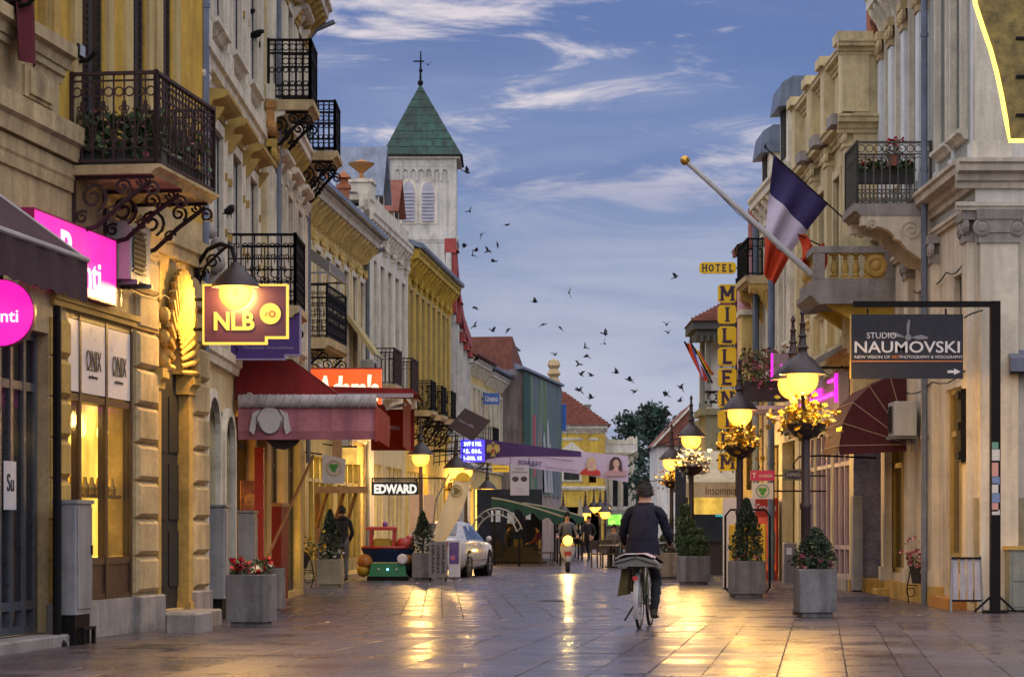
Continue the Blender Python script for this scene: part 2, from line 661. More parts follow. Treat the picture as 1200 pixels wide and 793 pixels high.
  if hood:
   m=s.mb()
   a,b=s0-sw-.1,s1+sw+.1
   z=h1+sw+.06
   m.profile(a,b,[(d-.02,z),(d+.06,z),(d+.08,z+.08),(d+hp*.8,z+.12),(d+hp,z+.16),(d+hp,z+.22),(d-.02,z+.26)])
   for q in (a+.06,b-.14):
    m.prism([(d,z-.3),(d+.07,z-.26),(d+hp*.75,z-.03),(d+hp*.75,z),(d,z)],q,q+.08,'yz')
   s.done(m,'hood',hood,w)
  if shutter:
   for a,b in ((s0+.01,(s0+s1)/2-.006),((s0+s1)/2+.006,s1-.01)):
    m=s.mb()
    yy=d-rec+.02
    m.box(a,a+.05,yy,yy+.04,h0,h1);m.box(b-.05,b,yy,yy+.04,h0,h1)
    n=max(4,int((h1-h0)/.075))
    for k in range(n):
     z=h0+(h1-h0)*(k+.5)/n
     m.add([(a+.05,yy,z-.03),(b-.05,yy,z-.03),(b-.05,yy+.035,z+.028),(a+.05,yy+.035,z+.028),
       (a+.05,yy+.008,z-.035),(b-.05,yy+.008,z-.035),(b-.05,yy+.043,z+.023),(a+.05,yy+.043,z+.023)],
       [(0,1,2,3),(4,7,6,5),(0,4,5,1),(3,2,6,7)])
    s.done(m,'shutter',shutter,w)
  return w
 def cornice(s,s0,s1,h,proj=.4,ht=.45,mat=None,dent=None,name='cornice',d=0,dmat=None,dname='modillion',dw=.12):
  m=s.mb()
  m.profile(s0,s1,[(d-.03,h),(d+proj*.18,h),(d+proj*.22,h+ht*.2),(d+proj*.4,h+ht*.26),(d+proj*.45,h+ht*.48),
       (d+proj*.85,h+ht*.56),(d+proj*.88,h+ht*.78),(d+proj,h+ht*.86),(d+proj,h+ht),(d-.03,h+ht+.03)])
  c=s.done(m,name,mat)
  if dent:
   n=max(2,int((s1-s0)/dent))
   for k in range(n):
    x=s0+(k+.5)*(s1-s0)/n
    m=s.mb()
    z1=h+ht*.5
    m.prism([(d,z1-ht*.75),(d+proj*.25,z1-ht*.7),(d+proj*.45,z1-ht*.4),(d+proj*.8,z1-ht*.12),(d+proj*.82,z1),(d,z1)],x-dw/2,x+dw/2,'yz')
    s.done(m,dname,dmat or mat)
  return c
 def band(s,s0,s1,h0,h1,proj,mat,name='string_course',d=0):
  m=s.mb()
  m.profile(s0,s1,[(d-.03,h0),(d+proj*.6,h0),(d+proj*.7,h0+(h1-h0)*.4),(d+proj,h0+(h1-h0)*.5),(d+proj,h1),(d-.03,h1+.02)])
  return s.done(m,name,mat)
 def pilaster(s,s0,s1,h0,h1,proj,mat,cap=None,base=True,name='pilaster',flute=0,d=0,capmat=None):
  m=s.mb()
  hb,hc=(h0+.25 if base else h0),(h1-cap if cap else h1)
  m.box(s0,s1,d-.02,d+proj,hb,hc)
  if flute:
   w=(s1-s0)/(flute*2+1)
   for k in range(flute):
    m.box(s0+w*(2*k+1),s0+w*(2*k+2),d+proj,d+proj+.025,hb+.1,hc-.1)
  if base:
   m.box(s0-.04,s1+.04,d-.02,d+proj+.04,h0,hb)
  p=s.done(m,name,mat)
  if cap:
   m=s.mb()
   e=.06
   m.box(s0-e*.5,s1+e*.5,d-.02,d+proj+.03,hc,hc+cap*.3)
   m.box(s0-e,s1+e,d-.02,d+proj+.07,h1-cap*.3,h1)
   r=cap*.27
   for x in (s0-e+r*.6,s1+e-r*.6):
    m.lathe((x,d+proj+.045,hc+cap*.46),[(r,-.06),(r*1.05,0),(r*.8,.02),(r*.7,.005),(r*.35,.03),(.001,.03)],12,ax='y')
   m.box(s0+r*.6,s1-r*.6,d-.02,d+proj+.05,hc+cap*.3,h1-cap*.3)
   s.done(m,'capital',capmat or mat,p)
  return p
 def quoins(s,s0,s1,h0,h1,hh,proj,mat,alt=.0,name='stone_block',d=0):
  """rusticated stones one above the other, each an object"""
  n=max(1,round((h1-h0)/hh))
  st=(h1-h0)/n
  for k in range(n):
   a,b=s0,s1
   if alt and k%2:
    a,b=s0+alt,s1-alt
   m=s.mb()
   z0,z1,e=h0+k*st+.018,h0+(k+1)*st-.018,.045
   m.add([(a,d-.03,z0),(b,d-.03,z0),(b,d-.03,z1),(a,d-.03,z1),(a,d+proj-e,z0),(b,d+proj-e,z0),(b,d+proj-e,z1),(a,d+proj-e,z1),
     (a+e,d+proj,z0+e),(b-e,d+proj,z0+e),(b-e,d+proj,z1-e),(a+e,d+proj,z1-e)],
     [(0,1,5,4),(1,2,6,5),(2,3,7,6),(3,0,4,7),(4,5,9,8),(5,6,10,9),(6,7,11,10),(7,4,8,11),(8,9,10,11)])
   s.done(m,name,mat)
 def pipe(s,px_s,d,h0,h1,r=.05,mat=None,top=None):
  m=s.mb()
  pts=[(px_s,d,h0),(px_s,d,h1)]
  if top: pts+=[(px_s,d+top*.3,h1+top*.4),(px_s,d+top,h1+top*.7)]
  m.tube(pts,r,8)
  for k in range(int((h1-h0)/2.2)+1):
   z=h0+.5+k*2.2
   m.tube([(px_s,d,z),(px_s,d,z+.06)],r*1.25,8)
  return s.done(m,'downpipe',mat or PIPE,smooth=True)
 def balcony(s,s0,s1,dep,hf,hr,slab=.12,mat=None,iron=None,style='scroll',bh=.7,brackets=2,d=0,bstyle='iron',bmat=None,slabname='balcony'):
  m=s.mb()
  z0=hf-slab
  m.profile(s0-.05,s1+.05,[(d,z0-.05),(d+dep-.04,z0-.05),(d+dep,z0),(d+dep+.06,z0+.02),(d+dep+.06,hf),(d,hf)])
  b=s.done(m,slabname,mat)
  for (A,B) in (((s0,d+.02),(s0,d+dep)),((s0,d+dep),(s1,d+dep)),((s1,d+dep),(s1,d+.02))):
   m=s.mb()
   railing(m,A,B,hf,hf+hr,style)
   s.done(m,'railing',iron,b)
  for k in range(brackets):
   x=s0+.08+(s1-s0-.16)*(k/(brackets-1) if brackets>1 else .5)
   m=s.mb()
   if bstyle=='iron':
    iron_bracket(m,x,d,dep*.95,z0-.05,bh)
    s.done(m,'bracket',iron,b)
   else:
    stone_bracket(m,x,d,dep*.95,z0-.05,bh,.22)
    s.done(m,'bracket',bmat or mat,b,True)
  return b
def ring(m,P,c,r,t=.012,n=12,a0=0,a1=2*math.pi):
 pts=[P(c[0]+r*math.cos(a0+(a1-a0)*k/n),c[1]+r*math.sin(a0+(a1-a0)*k/n)) for k in range(n+(0 if abs(a1-a0-2*math.pi)<1e-6 else 1))]
 m.tube(pts,t,4,closed=abs(a1-a0-2*math.pi)<1e-6,caps=False)
def spiral(m,P,c,r0,r1,a0,turns,t=.014,n=18):
 m.tube([P(c[0]+(r0+(r1-r0)*k/n)*math.cos(a0+turns*2*math.pi*k/n),c[1]+(r0+(r1-r0)*k/n)*math.sin(a0+turns*2*math.pi*k/n)) for k in range(n+1)],t,4,caps=False)
def railing(m,A,B,h0,h1,style):
 ax,ay=A
 L=math.hypot(B[0]-ax,B[1]-ay)
 ux,uy=(B[0]-ax)/L,(B[1]-ay)/L
 def P(t,z):
  return (ax+ux*t,ay+uy*t,z)
 H=h1-h0
 m.bar(P(0,h1),P(L,h1),.06,.035)
 m.bar(P(0,h0+.05),P(L,h0+.05),.035,.03)
 for t in (0,L):
  m.bar(P(t,h0),P(t,h1+.03),.045)
 if style=='scroll':
  n=max(1,round(L/.26))
  w=L/n
  for k in range(n):
   c=(k+.5)*w
   if k: m.bar(P(k*w,h0+.05),P(k*w,h1),.018)
   for sgn in (-1,1):
    ring(m,P,(c+sgn*w*.25,h0+H*.80),w*.21,.011,10)
    ring(m,P,(c+sgn*w*.25,h0+H*.23),w*.22,.011,10)
    ring(m,P,(c+sgn*w*.13,h0+H*.62),w*.1,.009,8)
    m.tube([P(c+sgn*w*.42,h0+H*.28),P(c+sgn*w*.34,h0+H*.42),P(c+sgn*w*.12,h0+H*.55),P(c+sgn*w*.05,h0+H*.7)],.010,4)
   m.bar(P(c,h0+.05),P(c,h1),.014)
  m.bar(P(0,h0+H*.92),P(L,h0+H*.92),.02)
 elif style=='dense':
  n=max(2,round(L/.105))
  w=L/n
  for k in range(1,n):
   m.bar(P(k*w,h0+.05),P(k*w,h1),.026,.02)
  for z,q in ((.88,.48),(.12,.48),(.5,.36)):
   for k in range(n):
    ring(m,P,((k+.5)*w,h0+H*z),w*q,.012,8)
  m.bar(P(0,h0+H*.78),P(L,h0+H*.78),.03)
  m.bar(P(0,h0+H*.24),P(L,h0+H*.24),.03)
 elif style=='rows':
  n=max(2,round(L/.2))
  w=L/n
  for k in range(n):
   c=(k+.5)*w
   if k: m.bar(P(k*w,h0+.05),P(k*w,h1),.018)
   spiral(m,P,(c-w*.22,h0+H*.84),w*.24,w*.04,0,1.2,.011,12)
   spiral(m,P,(c+w*.22,h0+H*.84),w*.24,w*.04,math.pi,-1.2,.011,12)
   ring(m,P,(c,h0+H*.45),w*.3,.011,8)
   ring(m,P,(c-w*.3,h0+H*.52),w*.14,.010,8)
   ring(m,P,(c+w*.3,h0+H*.52),w*.14,.010,8)
   m.bar(P(c,h0+H*.6),P(c,h0+H*.84),.014)
   ring(m,P,(c-w*.24,h0+H*.18),w*.22,.011,8)
   ring(m,P,(c+w*.24,h0+H*.18),w*.22,.011,8)
   m.bar(P(c,h0+.05),P(c,h0+H*.35),.014)
  m.bar(P(0,h0+H*.66),P(L,h0+H*.66),.02)
  m.bar(P(0,h0+H*.33),P(L,h0+H*.33),.02)
 elif style=='hoops':
  n=max(2,round(L/.13))
  w=L/n
  for k in range(1,n):
   m.bar(P(k*w,h0+.05),P(k*w,h1-H*.18),.022,.018)
  for k in range(n):
   c=(k+.5)*w
   ring(m,P,(c,h1-H*.1),w*.46,.011,10)
   ring(m,P,(c,h1-H*.30),w*.48,.011,8,0,math.pi)
   ring(m,P,(c,h0+H*.13),w*.46,.011,10)
   m.tube([P(c-w*.5,h0+.05),P(c+w*.5,h0+H*.22)],.009,4)
   m.tube([P(c+w*.5,h0+.05),P(c-w*.5,h0+H*.22)],.009,4)
  m.bar(P(0,h1-H*.19),P(L,h1-H*.19),.02)
  m.bar(P(0,h0+H*.23),P(L,h0+H*.23),.02)
 else:
  n=max(2,round(L/.12))
  w=L/n
  for k in range(1,n):
   m.bar(P(k*w,h0+.05),P(k*w,h1),.02,.02)
  m.bar(P(0,h0+H*.8),P(L,h0+H*.8),.02)
def iron_bracket(m,x,d,dep,z,bh):
 def P(t,zz):
  return (x,d+t,zz)
 m.bar(P(0,z-.02),P(dep,z-.02),.04,.035)
 m.bar(P(.02,z),P(.02,z-bh),.04,.035)
 m.tube([P(.02,z-bh+.03),P(dep*.3,z-bh*.86),P(dep*.62,z-bh*.45),P(dep*.97,z-.06)],.028,5)
 spiral(m,P,(dep*.26,z-bh*.36),bh*.26,bh*.05,-1.2,1.6,.024)
 spiral(m,P,(dep*.62,z-bh*.2),bh*.16,bh*.03,-1.0,1.5,.02)
 spiral(m,P,(dep*.86,z-bh*.1),bh*.1,bh*.02,3.1,1.3,.018,12)
 spiral(m,P,(dep*.12,z-bh*.7),bh*.12,bh*.03,.8,1.3,.02,12)
 spiral(m,P,(dep*.98,z-bh*.24),bh*.13,bh*.03,1.6,-1.2,.02,12)
 spiral(m,P,(dep*.5,z-bh*.62),bh*.12,bh*.02,.2,1.2,.018,12)
def stone_bracket(m,x,d,dep,z,bh,w):
 pr=[(0,z),(dep,z),(dep,z-bh*.22)]
 for k in range(7):
  a=math.pi*(.0+.5*k/6)
  pr.append((dep*(.93-.45*math.sin(a)*.9),z-bh*(.22+.30*(1-math.cos(a)))))
 for k in range(5):
  t=k/4
  pr.append((dep*(.45-.33*t),z-bh*(.56+.44*t**.7)))
 pr.append((0,z-bh))
 m.prism([(d+a,b) for a,b in pr],x-w/2,x+w/2,'yz')
 for q in (-1,1):
  def P(t,zz):
   return (x+q*(w/2+.004),d+t,zz)
  spiral(m,P,(dep*.3,z-bh*.34),bh*.24,bh*.03,-.6,2.0,.022,24)
  spiral(m,P,(dep*.84,z-bh*.2),bh*.13,bh*.02,-.6,1.6,.018,16)
def lathe_baluster(m,c,h,r):
 m.box(c[0]-r,c[0]+r,c[1]-r,c[1]+r,c[2],c[2]+h*.08)
 m.lathe(c,[(r*.6,h*.08),(r*.9,h*.13),(r*.5,h*.2),(r*.95,h*.36),(r*.75,h*.52),(r*.4,h*.74),(r*.72,h*.8),(r*.45,h*.85),(r*.7,h*.92)],10)
 m.box(c[0]-r,c[0]+r,c[1]-r,c[1]+r,c[2]+h*.92,c[2]+h)
def acunit(label,loc,rz,w=.82,h=.58,dp=.3,group='air conditioning units on the walls'):
 """outdoor air conditioner, local -Y is its grille side, y=0 its back"""
 t=thing('air_conditioner',label,'air conditioner',loc,rz,group)
 m=MB();m.cbox(-w/2,w/2,-dp,0,0,h,.012);m.build('casing',M('ac_casing',(.42,.42,.40),.5,.1,3,.03,streak=.2),t)
 m=MB();n=9
 for k in range(n):
  z=h*.1+h*.8*(k+.5)/n
  m.box(-w*.42,w*.2,-dp-.02,-dp,z-.012,z+.012)
 m.build('grille',FRAME_D,t)
 m=MB();m.lathe((-w*.11,-dp+.0,h/2),[(h*.4,-.006),(h*.4,-.012),(.001,-.012)],18,ax='y');m.build('fan',DARK,t)
 for x in (-w*.35,w*.35):
  m=MB()
  m.prism([(-dp-.05,0),(.02,0),(.02,-.25),(0,-.25),(0,-.05),(-dp-.05,-.05)],x-.02,x+.02,'yz')
  m.build('wall_bracket',STEEL,t)
 return t
PINK=EM('pink_light',(1.0,.015,.42),0.72,.12,scale=1.5)
WHITE_L=EM('white_light',(1,.86,.95),0.792)
GREY_P=M('grey_painted',(.24,.24,.25),.6,.15,3,.05,streak=.3,grime=.3)
SHUT=M('shutter_wood',(.022,.018,.022),.6,.2,8,.1)
REDFAB=M('red_canvas',(.22,.012,.014),.8,.2,2,.2,60,streak=.25)
PURP_F=M('aubergine_canvas',(.05,.022,.03),.85,.2,2,.2,60)
TAN=M('tan_wood',(.30,.19,.09),.7,.2,5,.1)
LIT_Y=EM('shop_light',(1.0,.60,.08),1.5,.55,(.1,.08,.03),1.6,(1,1,.5))
LIT_O=EM('bar_light',(1.0,.40,.04),0.864,.5,(.1,.05,.02),2)
A=Fac('town_house','yellow house with dark shutters above a rusticated ground floor of shops','building',(-5.74,20),(-4.06,32),'L')
aw0,aw1=A.S(78),A.S(155)
sh0,sh1=0.2,A.S(57)
dr0,dr1=A.S(185),A.S(221)
up=5.23
wb=[(A.S(94),A.S(121)),(A.S(154),A.S(169)),(A.S(189),A.S(201))]
la0,la1=A.S(25),A.S(41)
ground=A.wall(0,A.len,0,up,[(sh0,sh1,.12,3.3),(aw0,aw1,.42,3.62),(dr0,dr1,.22,4.5)],.3,STONE_B,6.0,'ground_floor_wall',roof=False)
upper=A.wall(0,A.len,up,12.5,[(a,b,up+.02,8.3) for a,b in wb]+[(la0,la1,6.45,8.6)],.25,PLASTER_Y,6.0,'upper_wall')
for a,b in wb:
 A.win(a,b,up+.02,8.3,.08,2,(),SHUT,PANE,.05,shutter=SHUT,back=True)
 A.pilaster(a-.34,a-.08,up+.02,8.7,.05,M('pale_yellow_trim',(.50,.38,.17),.8,.15,2,.15,30,streak=.3),base=False,name='window_jamb')
 A.pilaster(b+.06,b+.26,up+.02,8.7,.05,MATS['pale_yellow_trim'],base=False,name='window_jamb')
A.win(la0,la1,6.45,8.6,.08,2,(),SHUT,PANE,.05,shutter=SHUT)
for p,q in ((2,9),(11,22),(44,52),(54,62)):
 A.pilaster(A.S(p),A.S(q),6.45,9,.09,STONE_Y,base=False,name='window_jamb')
b0,b1=A.S(-40),A.S(66)
A.band(b0-1,b1+.12,6.16,6.42,.2,STONE_B,'window_sill')
A.band(b0-1,b1+.02,6.0,6.16,.1,STONE_B,'sill_moulding')
m=A.mb()
m.box(A.S(-30),A.S(63),0,.06,5.62,6.0)
A.done(m,'apron',STONE_B)
m=A.mb()
x0,x1=A.S(24),A.S(50)
m.box(x0-.12,x1+.1,.06,.09,5.66,5.98);m.box(x0,x1,.09,.115,5.70,5.94)
A.done(m,'apron_panel',STONE_B)
A.band(b0-1,A.S(83),5.22,5.60,.16,STONE_B)
A.band(0,A.S(83),4.9,5.2,.05,STONE_B,'frieze')
A.band(A.S(150),A.len,4.62,4.95,.12,STONE_B,'frieze')
A.quoins(A.S(57.5),A.S(77.5),.45,3.5,.46,.07,STONE_Y)
A.quoins(A.S(156),A.S(180),.45,4.5,.46,.08,STONE_B)
A.quoins(A.S(223),A.len-.02,.45,4.5,.46,.08,STONE_B)
for p,q in ((57,78),(155,182),(221.5,238)):
 m=A.mb();m.cbox(A.S(p)-.03,min(A.S(q)+.03,A.len),-.02,.13,0,.43,.02);A.done(m,'plinth',STONE_G)
m=A.mb();m.box(aw0,aw1,-.3,.03,0,.42);A.done(m,'plinth',STONE_G)
A.band(A.S(58),A.S(181),3.62,3.75,.08,STONE_Y,'lintel')
A.band(A.S(150),A.S(181),4.5,4.62,.06,STONE_B,'pier_cap')
m=A.mb()
xs=[aw0+.02,A.S(94.5),A.S(125.5),aw1-.02]
for x in xs: m.box(x-.035,x+.035,-.2,-.1,.42,3.6)
for z in (.45,.86,2.68,3.58): m.box(aw0,aw1,-.19,-.11,z-.04,z+.04)
m.box(aw0,aw1,-.17,-.13,.46,.84)
shopw=A.done(m,'window',M('brown_frame',(.05,.025,.016),.5,.2,4,.05))
PANEL=M('white_panel',(.62,.6,.62),.35,.06,2,.02)
INK=M('dark_ink',(.03,.025,.03),.6,0,1,0)
for i in range(3):
 a,b=xs[i]+.04,xs[i+1]-.04
 m=A.mb();m.box(a,b,-.16,-.12,.92,2.62);A.done(m,'pane',SHOPGLASS,shopw)
 m=A.mb();m.box(a,b,-.16,-.11,2.74,3.53);pn=A.done(m,'name_panel',PANEL,shopw)
 if i:
  text('ONIX',INK,pn,A.loc((a+b)/2,-.10,3.12),(b-a)*.6,.22,(0,0),-.012)
  text('perfumery',INK,pn,A.loc((a+b)/2-.02,-.10,2.93),(b-a)*.34,.05)
  m=A.mb();m.box(a+.2,b-.3,-.112,-.104,3.0,3.012);A.done(m,'underline',INK,pn)
m=A.mb()
m.box(aw0,aw1+.3,-.42,-.40,.5,2.66);m.box(aw1+.01,aw1+.04,-.6,-.3,.5,2.66)
A.done(m,'lit_interior',LIT_Y,shopw)
m=A.mb()
for k in range(9):
 x=aw0+.25+k*.25
 m.lathe((x,-.3,1.62),[(.05,0),(.06,.08),(.03,.14),(.02,.2)],8)
m.box(aw0+.1,aw1-.05,-.38,-.22,1.58,1.62)
A.done(m,'display_shelf',M('gilt_display',(.5,.33,.08),.3,.2,3,.1,metal=.6),shopw)
for k in (.35,1.1,1.9):
 m=A.mb();m.ball((aw0+k,-.3,2.35),.07,10,6,sz=1.3);A.done(m,'display_lamp',EM('warm_bulb',(1,.62,.12),4.32),shopw)
shopw.location.y=-.1
m=A.mb()
sx=[A.S(-25),A.S(-10),A.S(6),A.S(13.5),A.S(27),A.S(42),A.S(55)]
for x in sx: m.box(x-.04,x+.04,-.22,-.12,.12,3.3)
for z in (.16,.42,2.72,3.26): m.box(sh0,sh1,-.21,-.13,z-.045,z+.045)
shop=A.done(m,'shop_front',M('silver_frame',(.13,.14,.17),.35,.1,4,.03,metal=.5))
for i in range(len(sx)-1):
 for z0,z1 in ((.44,2.67),(2.77,3.22)):
  m=A.mb();m.box(sx[i]+.04,sx[i+1]-.04,-.18,-.15,z0,z1);A.done(m,'pane',SHOPGLASS,shop)
m=A.mb();m.box(sh0,sh1,-1.25,-1.2,.1,3.3);m.box(sh0,sh1,-1.2,-.3,.1,.14);A.done(m,'back_wall',M('dim_interior',(.022,.024,.032),.8,.5,2,0),shop)
m=A.mb()
for k in range(4):
 x=sh0+3.2+k*.62
 m.lathe((x,-.8,.14),[(.16,0),(.02,.03),(.02,.7),(.16,.8),(.2,1.2),(.12,1.45),(.09,1.6)],8)
A.done(m,'dress_stand',M('dress_cloth',(.12,.09,.13),.8,.5,1.5,.1),shop)
m=A.mb();m.box(A.S(17),A.S(31),-.118,-.11,1.42,1.92);nt=A.done(m,'paper_notice',PANEL,shop)
text('Su',INK,nt,A.loc(A.S(24),-.105,1.7),.2,.18)
m=A.mb();m.ball((A.S(24),-.5,2.2),.07,8,5);A.done(m,'display_lamp',MATS['warm_bulb'],shop)
m=A.mb();m.cbox(0,A.S(58),-.1,.32,0,.12,.02);A.done(m,'shop_step',STONE_G)
m=A.mb()
m.box(dr0+.01,dr1-.01,-.14,-.1,.22,4.4)
for k in range(2):
 for j in range(3):
  x0=dr0+.14+k*.6;m.box(x0+.06,x0+.5,-.1,-.085,.5+j*.85,1.2+j*.85)
A.done(m,'door',DARK)
for p,q in ((181,184.5),(217,222)):
 m=A.mb()
 c0,c1=A.S(p),A.S(q)
 m.box(c0,c1,-.17,.05,.3,2.95);m.box(c0-.03,c1+.03,-.17,.08,0,.3)
 m.profile(c0-.08,c1+.08,[(-.17,2.95),(.07,2.95),(.08,3.03),(.13,3.08),(.13,3.2),(-.17,3.2)])
 A.done(m,'door_column',STONE_Y)
cx,w,zc=(dr0+dr1)/2,(dr1-dr0)/2,3.22
m=A.mb()
for k in range(23):
 a=math.pi*k/22
 p=(cx-math.cos(a)*w*.42,.02,zc+math.sin(a)*.55)
 q=(cx-math.cos(a)*w*.98,.12,zc+math.sin(a)*1.28)
 m.tube([p,((p[0]+q[0])/2,.13,(p[2]+q[2])/2),q],[.026,.04,.05],6)
A.done(m,'fan_arch',STONE_Y,smooth=True)
m=A.mb()
n=10
pts=[(cx-math.cos(math.pi*k/n)*w*.42,zc+math.sin(math.pi*k/n)*.6) for k in range(n+1)]
for k in range(n):
 a,b=pts[k],pts[k+1]
 m.add([(a[0],.02,a[1]),(b[0],.02,b[1]),(b[0],.02,4.52),(a[0],.02,4.52)],[(0,1,2,3)])
m.box(dr0,cx-w*.42,-.1,.02,3.2,4.52);m.box(cx+w*.42,dr1,-.1,.02,3.2,4.52)
A.done(m,'arch_field',STONE_Y)
for j in range(3):
 for sx_ in (dr0+.06,dr1-.06):
  m=A.mb();m.ball((sx_,.06,3.3+j*.28),.085,8,5,sz=1.3)
  A.done(m,'carved_boss',STONE_Y,smooth=True)
m=A.mb();m.cbox(dr0-.05,dr1+.1,-.1,.42,0,.2,.02);A.done(m,'door_step',STONE_G)
ab0,ab1=A.S(82),A.S(250,.97)
A.balcony(ab0,ab1,.97,5.19,1.0,.055,STONE_B,IRON_R,'scroll',.64,3)
rng=random.Random(3)
def flower_heads(m,pts,r,mi):
 for p in pts:
  for k in range(3):
   a=rng.random()*6.3
   t=rng.uniform(.3,1.2)
   n=Vector((math.cos(a)*t,math.sin(a)*t,.8)).normalized()
   u=n.orthogonal().normalized();v=n.cross(u)
   s=r*rng.uniform(.7,1.2)
   o=len(m.v)
   P=Vector(p)+Vector((rng.gauss(0,r*.4),rng.gauss(0,r*.4),rng.gauss(0,r*.4)))
   m.v+=[tuple(P+u*s),tuple(P+v*s),tuple(P-u*s),tuple(P-v*s)]
   m.f.append((o,o+1,o+2,o+3));m.m.append(mi)
LEAF=M('leaf_green',(.05,.085,.03),.6,.4,6,0)
LEAF_D=M('leaf_dark',(.022,.038,.018),.6,.4,6,0)
LEAF_Y=M('leaf_yellowish',(.08,.085,.02),.6,.4,6,0)
FL_RED=M('petal_red',(.45,.02,.035),.6,.3,9,0)
FL_PNK=M('petal_pink',(.55,.16,.24),.6,.3,9,0)
FL_YEL=M('petal_yellow',(.62,.36,.03),.6,.3,9,0)
FL_WHT=M('petal_white',(.6,.56,.5),.6,.3,9,0)
POT=M('terracotta',(.22,.09,.05),.85,.2,5,.2)
POT_D=M('dark_pot',(.03,.03,.03),.6,.2,5,.1)
SOIL=M('soil',(.02,.015,.01),.95,.3,10,.4,40)
def box_plant(name,label,cat,loc,rz,L,dp,h,petals,n=220,spread=.22,box=POT_D,group=None,hang=.1,leaf=LEAF,fl=30,up=.3):
 """window box with trailing leaves and flowers"""
 t=thing(name,label,cat,loc,rz,group)
 m=MB();m.box(-L/2,L/2,-dp/2,dp/2,0,h);m.box(-L/2-.012,L/2+.012,-dp/2-.012,dp/2+.012,h-.03,h+.005)
 m.build('trough',box,t)
 m=MB()
 pts=[(rng.uniform(-L/2,L/2),rng.gauss(0,spread*.6),h+rng.uniform(-hang,up)*(1-.3*rng.random())) for _ in range(n)]
 leaves(m,pts,.11,0,rng)
 m.build('foliage',leaf,t)
 if fl:
  m=MB()
  flower_heads(m,[pts[rng.randrange(n)] for _ in range(fl)],.035,0)
  m.build('blossom',petals,t)
 return t
for k,(px,dd) in enumerate(((96,.25),(125,.55),(150,.78))):
 p=A.world(ab0+.25,.22+k*.3,5.2)
 box_plant('planted_trough',('bushy green plant at the wall end inside the rusty iron balcony','trailing green plant in the middle of the near rail of the rusty balcony','green plant at the outer corner inside the rusty iron balcony')[k],'plant',p,A.rz+R(90),.34,.2,.2,FL_PNK,260,.16,hang=.12,fl=6,group='plants on the rusty iron balcony',up=.45)
for k in range(2):
 p=A.world(ab0+.75+k*.9,.83,5.2)
 box_plant('planted_trough',('long trough of trailing leaves behind the front rail of the rusty balcony, nearer half','long trough with pink blossom behind the front rail of the rusty balcony, farther half')[k],'plant',p,A.rz,.8,.2,.2,FL_PNK,300,.14,hang=.1,fl=12,group='plants on the rusty iron balcony',up=.4)
BIRD=M('pigeon_feather',(.012,.012,.016),.8,.2,9,0)
def bird_mesh(flap,seed,perched=False):
 r=random.Random(seed)
 m=MB()
 m.tube([(0,-.17,-.01),(0,-.12,.0),(0,-.02,.0),(0,.08,.015),(0,.14,.035),(0,.18,.03),(0,.205,.022)],[.012,.035,.062,.058,.036,.034,.006],8)
 m.add([(-.03,-.14,0),(.03,-.14,0),(.055,-.28,-.01),(0,-.30,-.012),(-.055,-.28,-.01),(0,-.2,.012)],[(0,1,2,5),(5,2,3),(5,3,4),(0,5,4)])
 for sg in (-1,1):
  if perched:
   P=[(sg*.05,.08,.03),(sg*.07,-.04,.02),(sg*.03,-.2,-.01),(sg*.062,.0,-.02)]
   m.add(P,[(0,1,2),(0,2,3)])
  else:
   f=flap+r.uniform(-.15,.15)
   g=f*.45
   c1,s1=math.cos(f),math.sin(f)
   c2,s2=math.cos(g),math.sin(g)
   e=(.16*c1,.02,.16*s1)
   t=(e[0]+.22*c2,-.05,e[2]+.22*s2)
   P=[(.03,.09,.02),(e[0],.12,e[2]+.01),(t[0],t[1],t[2]),(e[0]+.08*c2,-.10,e[2]+.06*s2),(e[0],-.10,e[2]),(.03,-.08,.01)]
   P=[(sg*x,y,z) for x,y,z in P]
   Q=[(x,y,z-.008) for x,y,z in P]
   m.add(P+Q,[(0,1,4,5),(1,2,3,4),(6,11,10,7),(7,10,9,8),(0,6,7,1),(1,7,8,2),(2,8,9,3),(3,9,10,4),(4,10,11,5)])
 if perched:
  for sx_ in (-.025,.025): m.tube([(sx_,-.01,-.05),(sx_,-.01,-.10)],.008,4)
 return m
def floodlight(label,loc,rz):
 t=thing('floodlight',label,'floodlight',loc,rz,'spot lamps on the yellow house')
 m=MB();m.tube([(0,0,0),(0,-.12,.02),(0,-.2,.1)],.025,6);m.build('arm',IRON,t)
 m=MB();m.prism([(-.05,.05),(.09,.0),(.13,.13),(-.02,.2)],-.09,.09,'yz');m.build('lamp_housing',IRON,t)
 m=MB();m.box(-.075,.075,-.062,-.05,.06,.18);m.build('lens',M('lamp_lens',(.3,.32,.36),.2,.1,3,0),t)
 m=MB();m.box(-.06,.06,0,.02,-.08,.08);m.build('wall_plate',IRON,t)
floodlight('black spot lamp on the stone sill of the near shuttered window',A.world(A.S(30,.3),.2,6.44),A.rz+R(8))
floodlight('black spot lamp on the yellow wall above the rusty balcony end',A.world(A.S(88),.03,6.36),A.rz)
tf=thing('cloth_banner','dark red cloth banner hanging edge-on at the top corner','banner',A.world(A.S(-8),.25,5.9),A.rz)
m=MB()
m.grid(lambda u,v: (u*.5+.02*math.sin(v*9),-.02+.05*math.sin(u*7+v*3),v*1.9),8,8);m.build('cloth',M('dark_red_cloth',(.10,.012,.018),.85,.2,3,.1),tf)
m=MB();m.tube([(-.1,0,1.9),(.62,0,1.9)],.015,6);m.tube([(.25,0,1.9),(.25,.25,1.9)],.012,6);m.build('rod',IRON,tf)
t=thing('awning','dark aubergine shop awning above the pink round sign','awning',A.world(A.S(-12),0,3.6),A.rz)
L=3.9
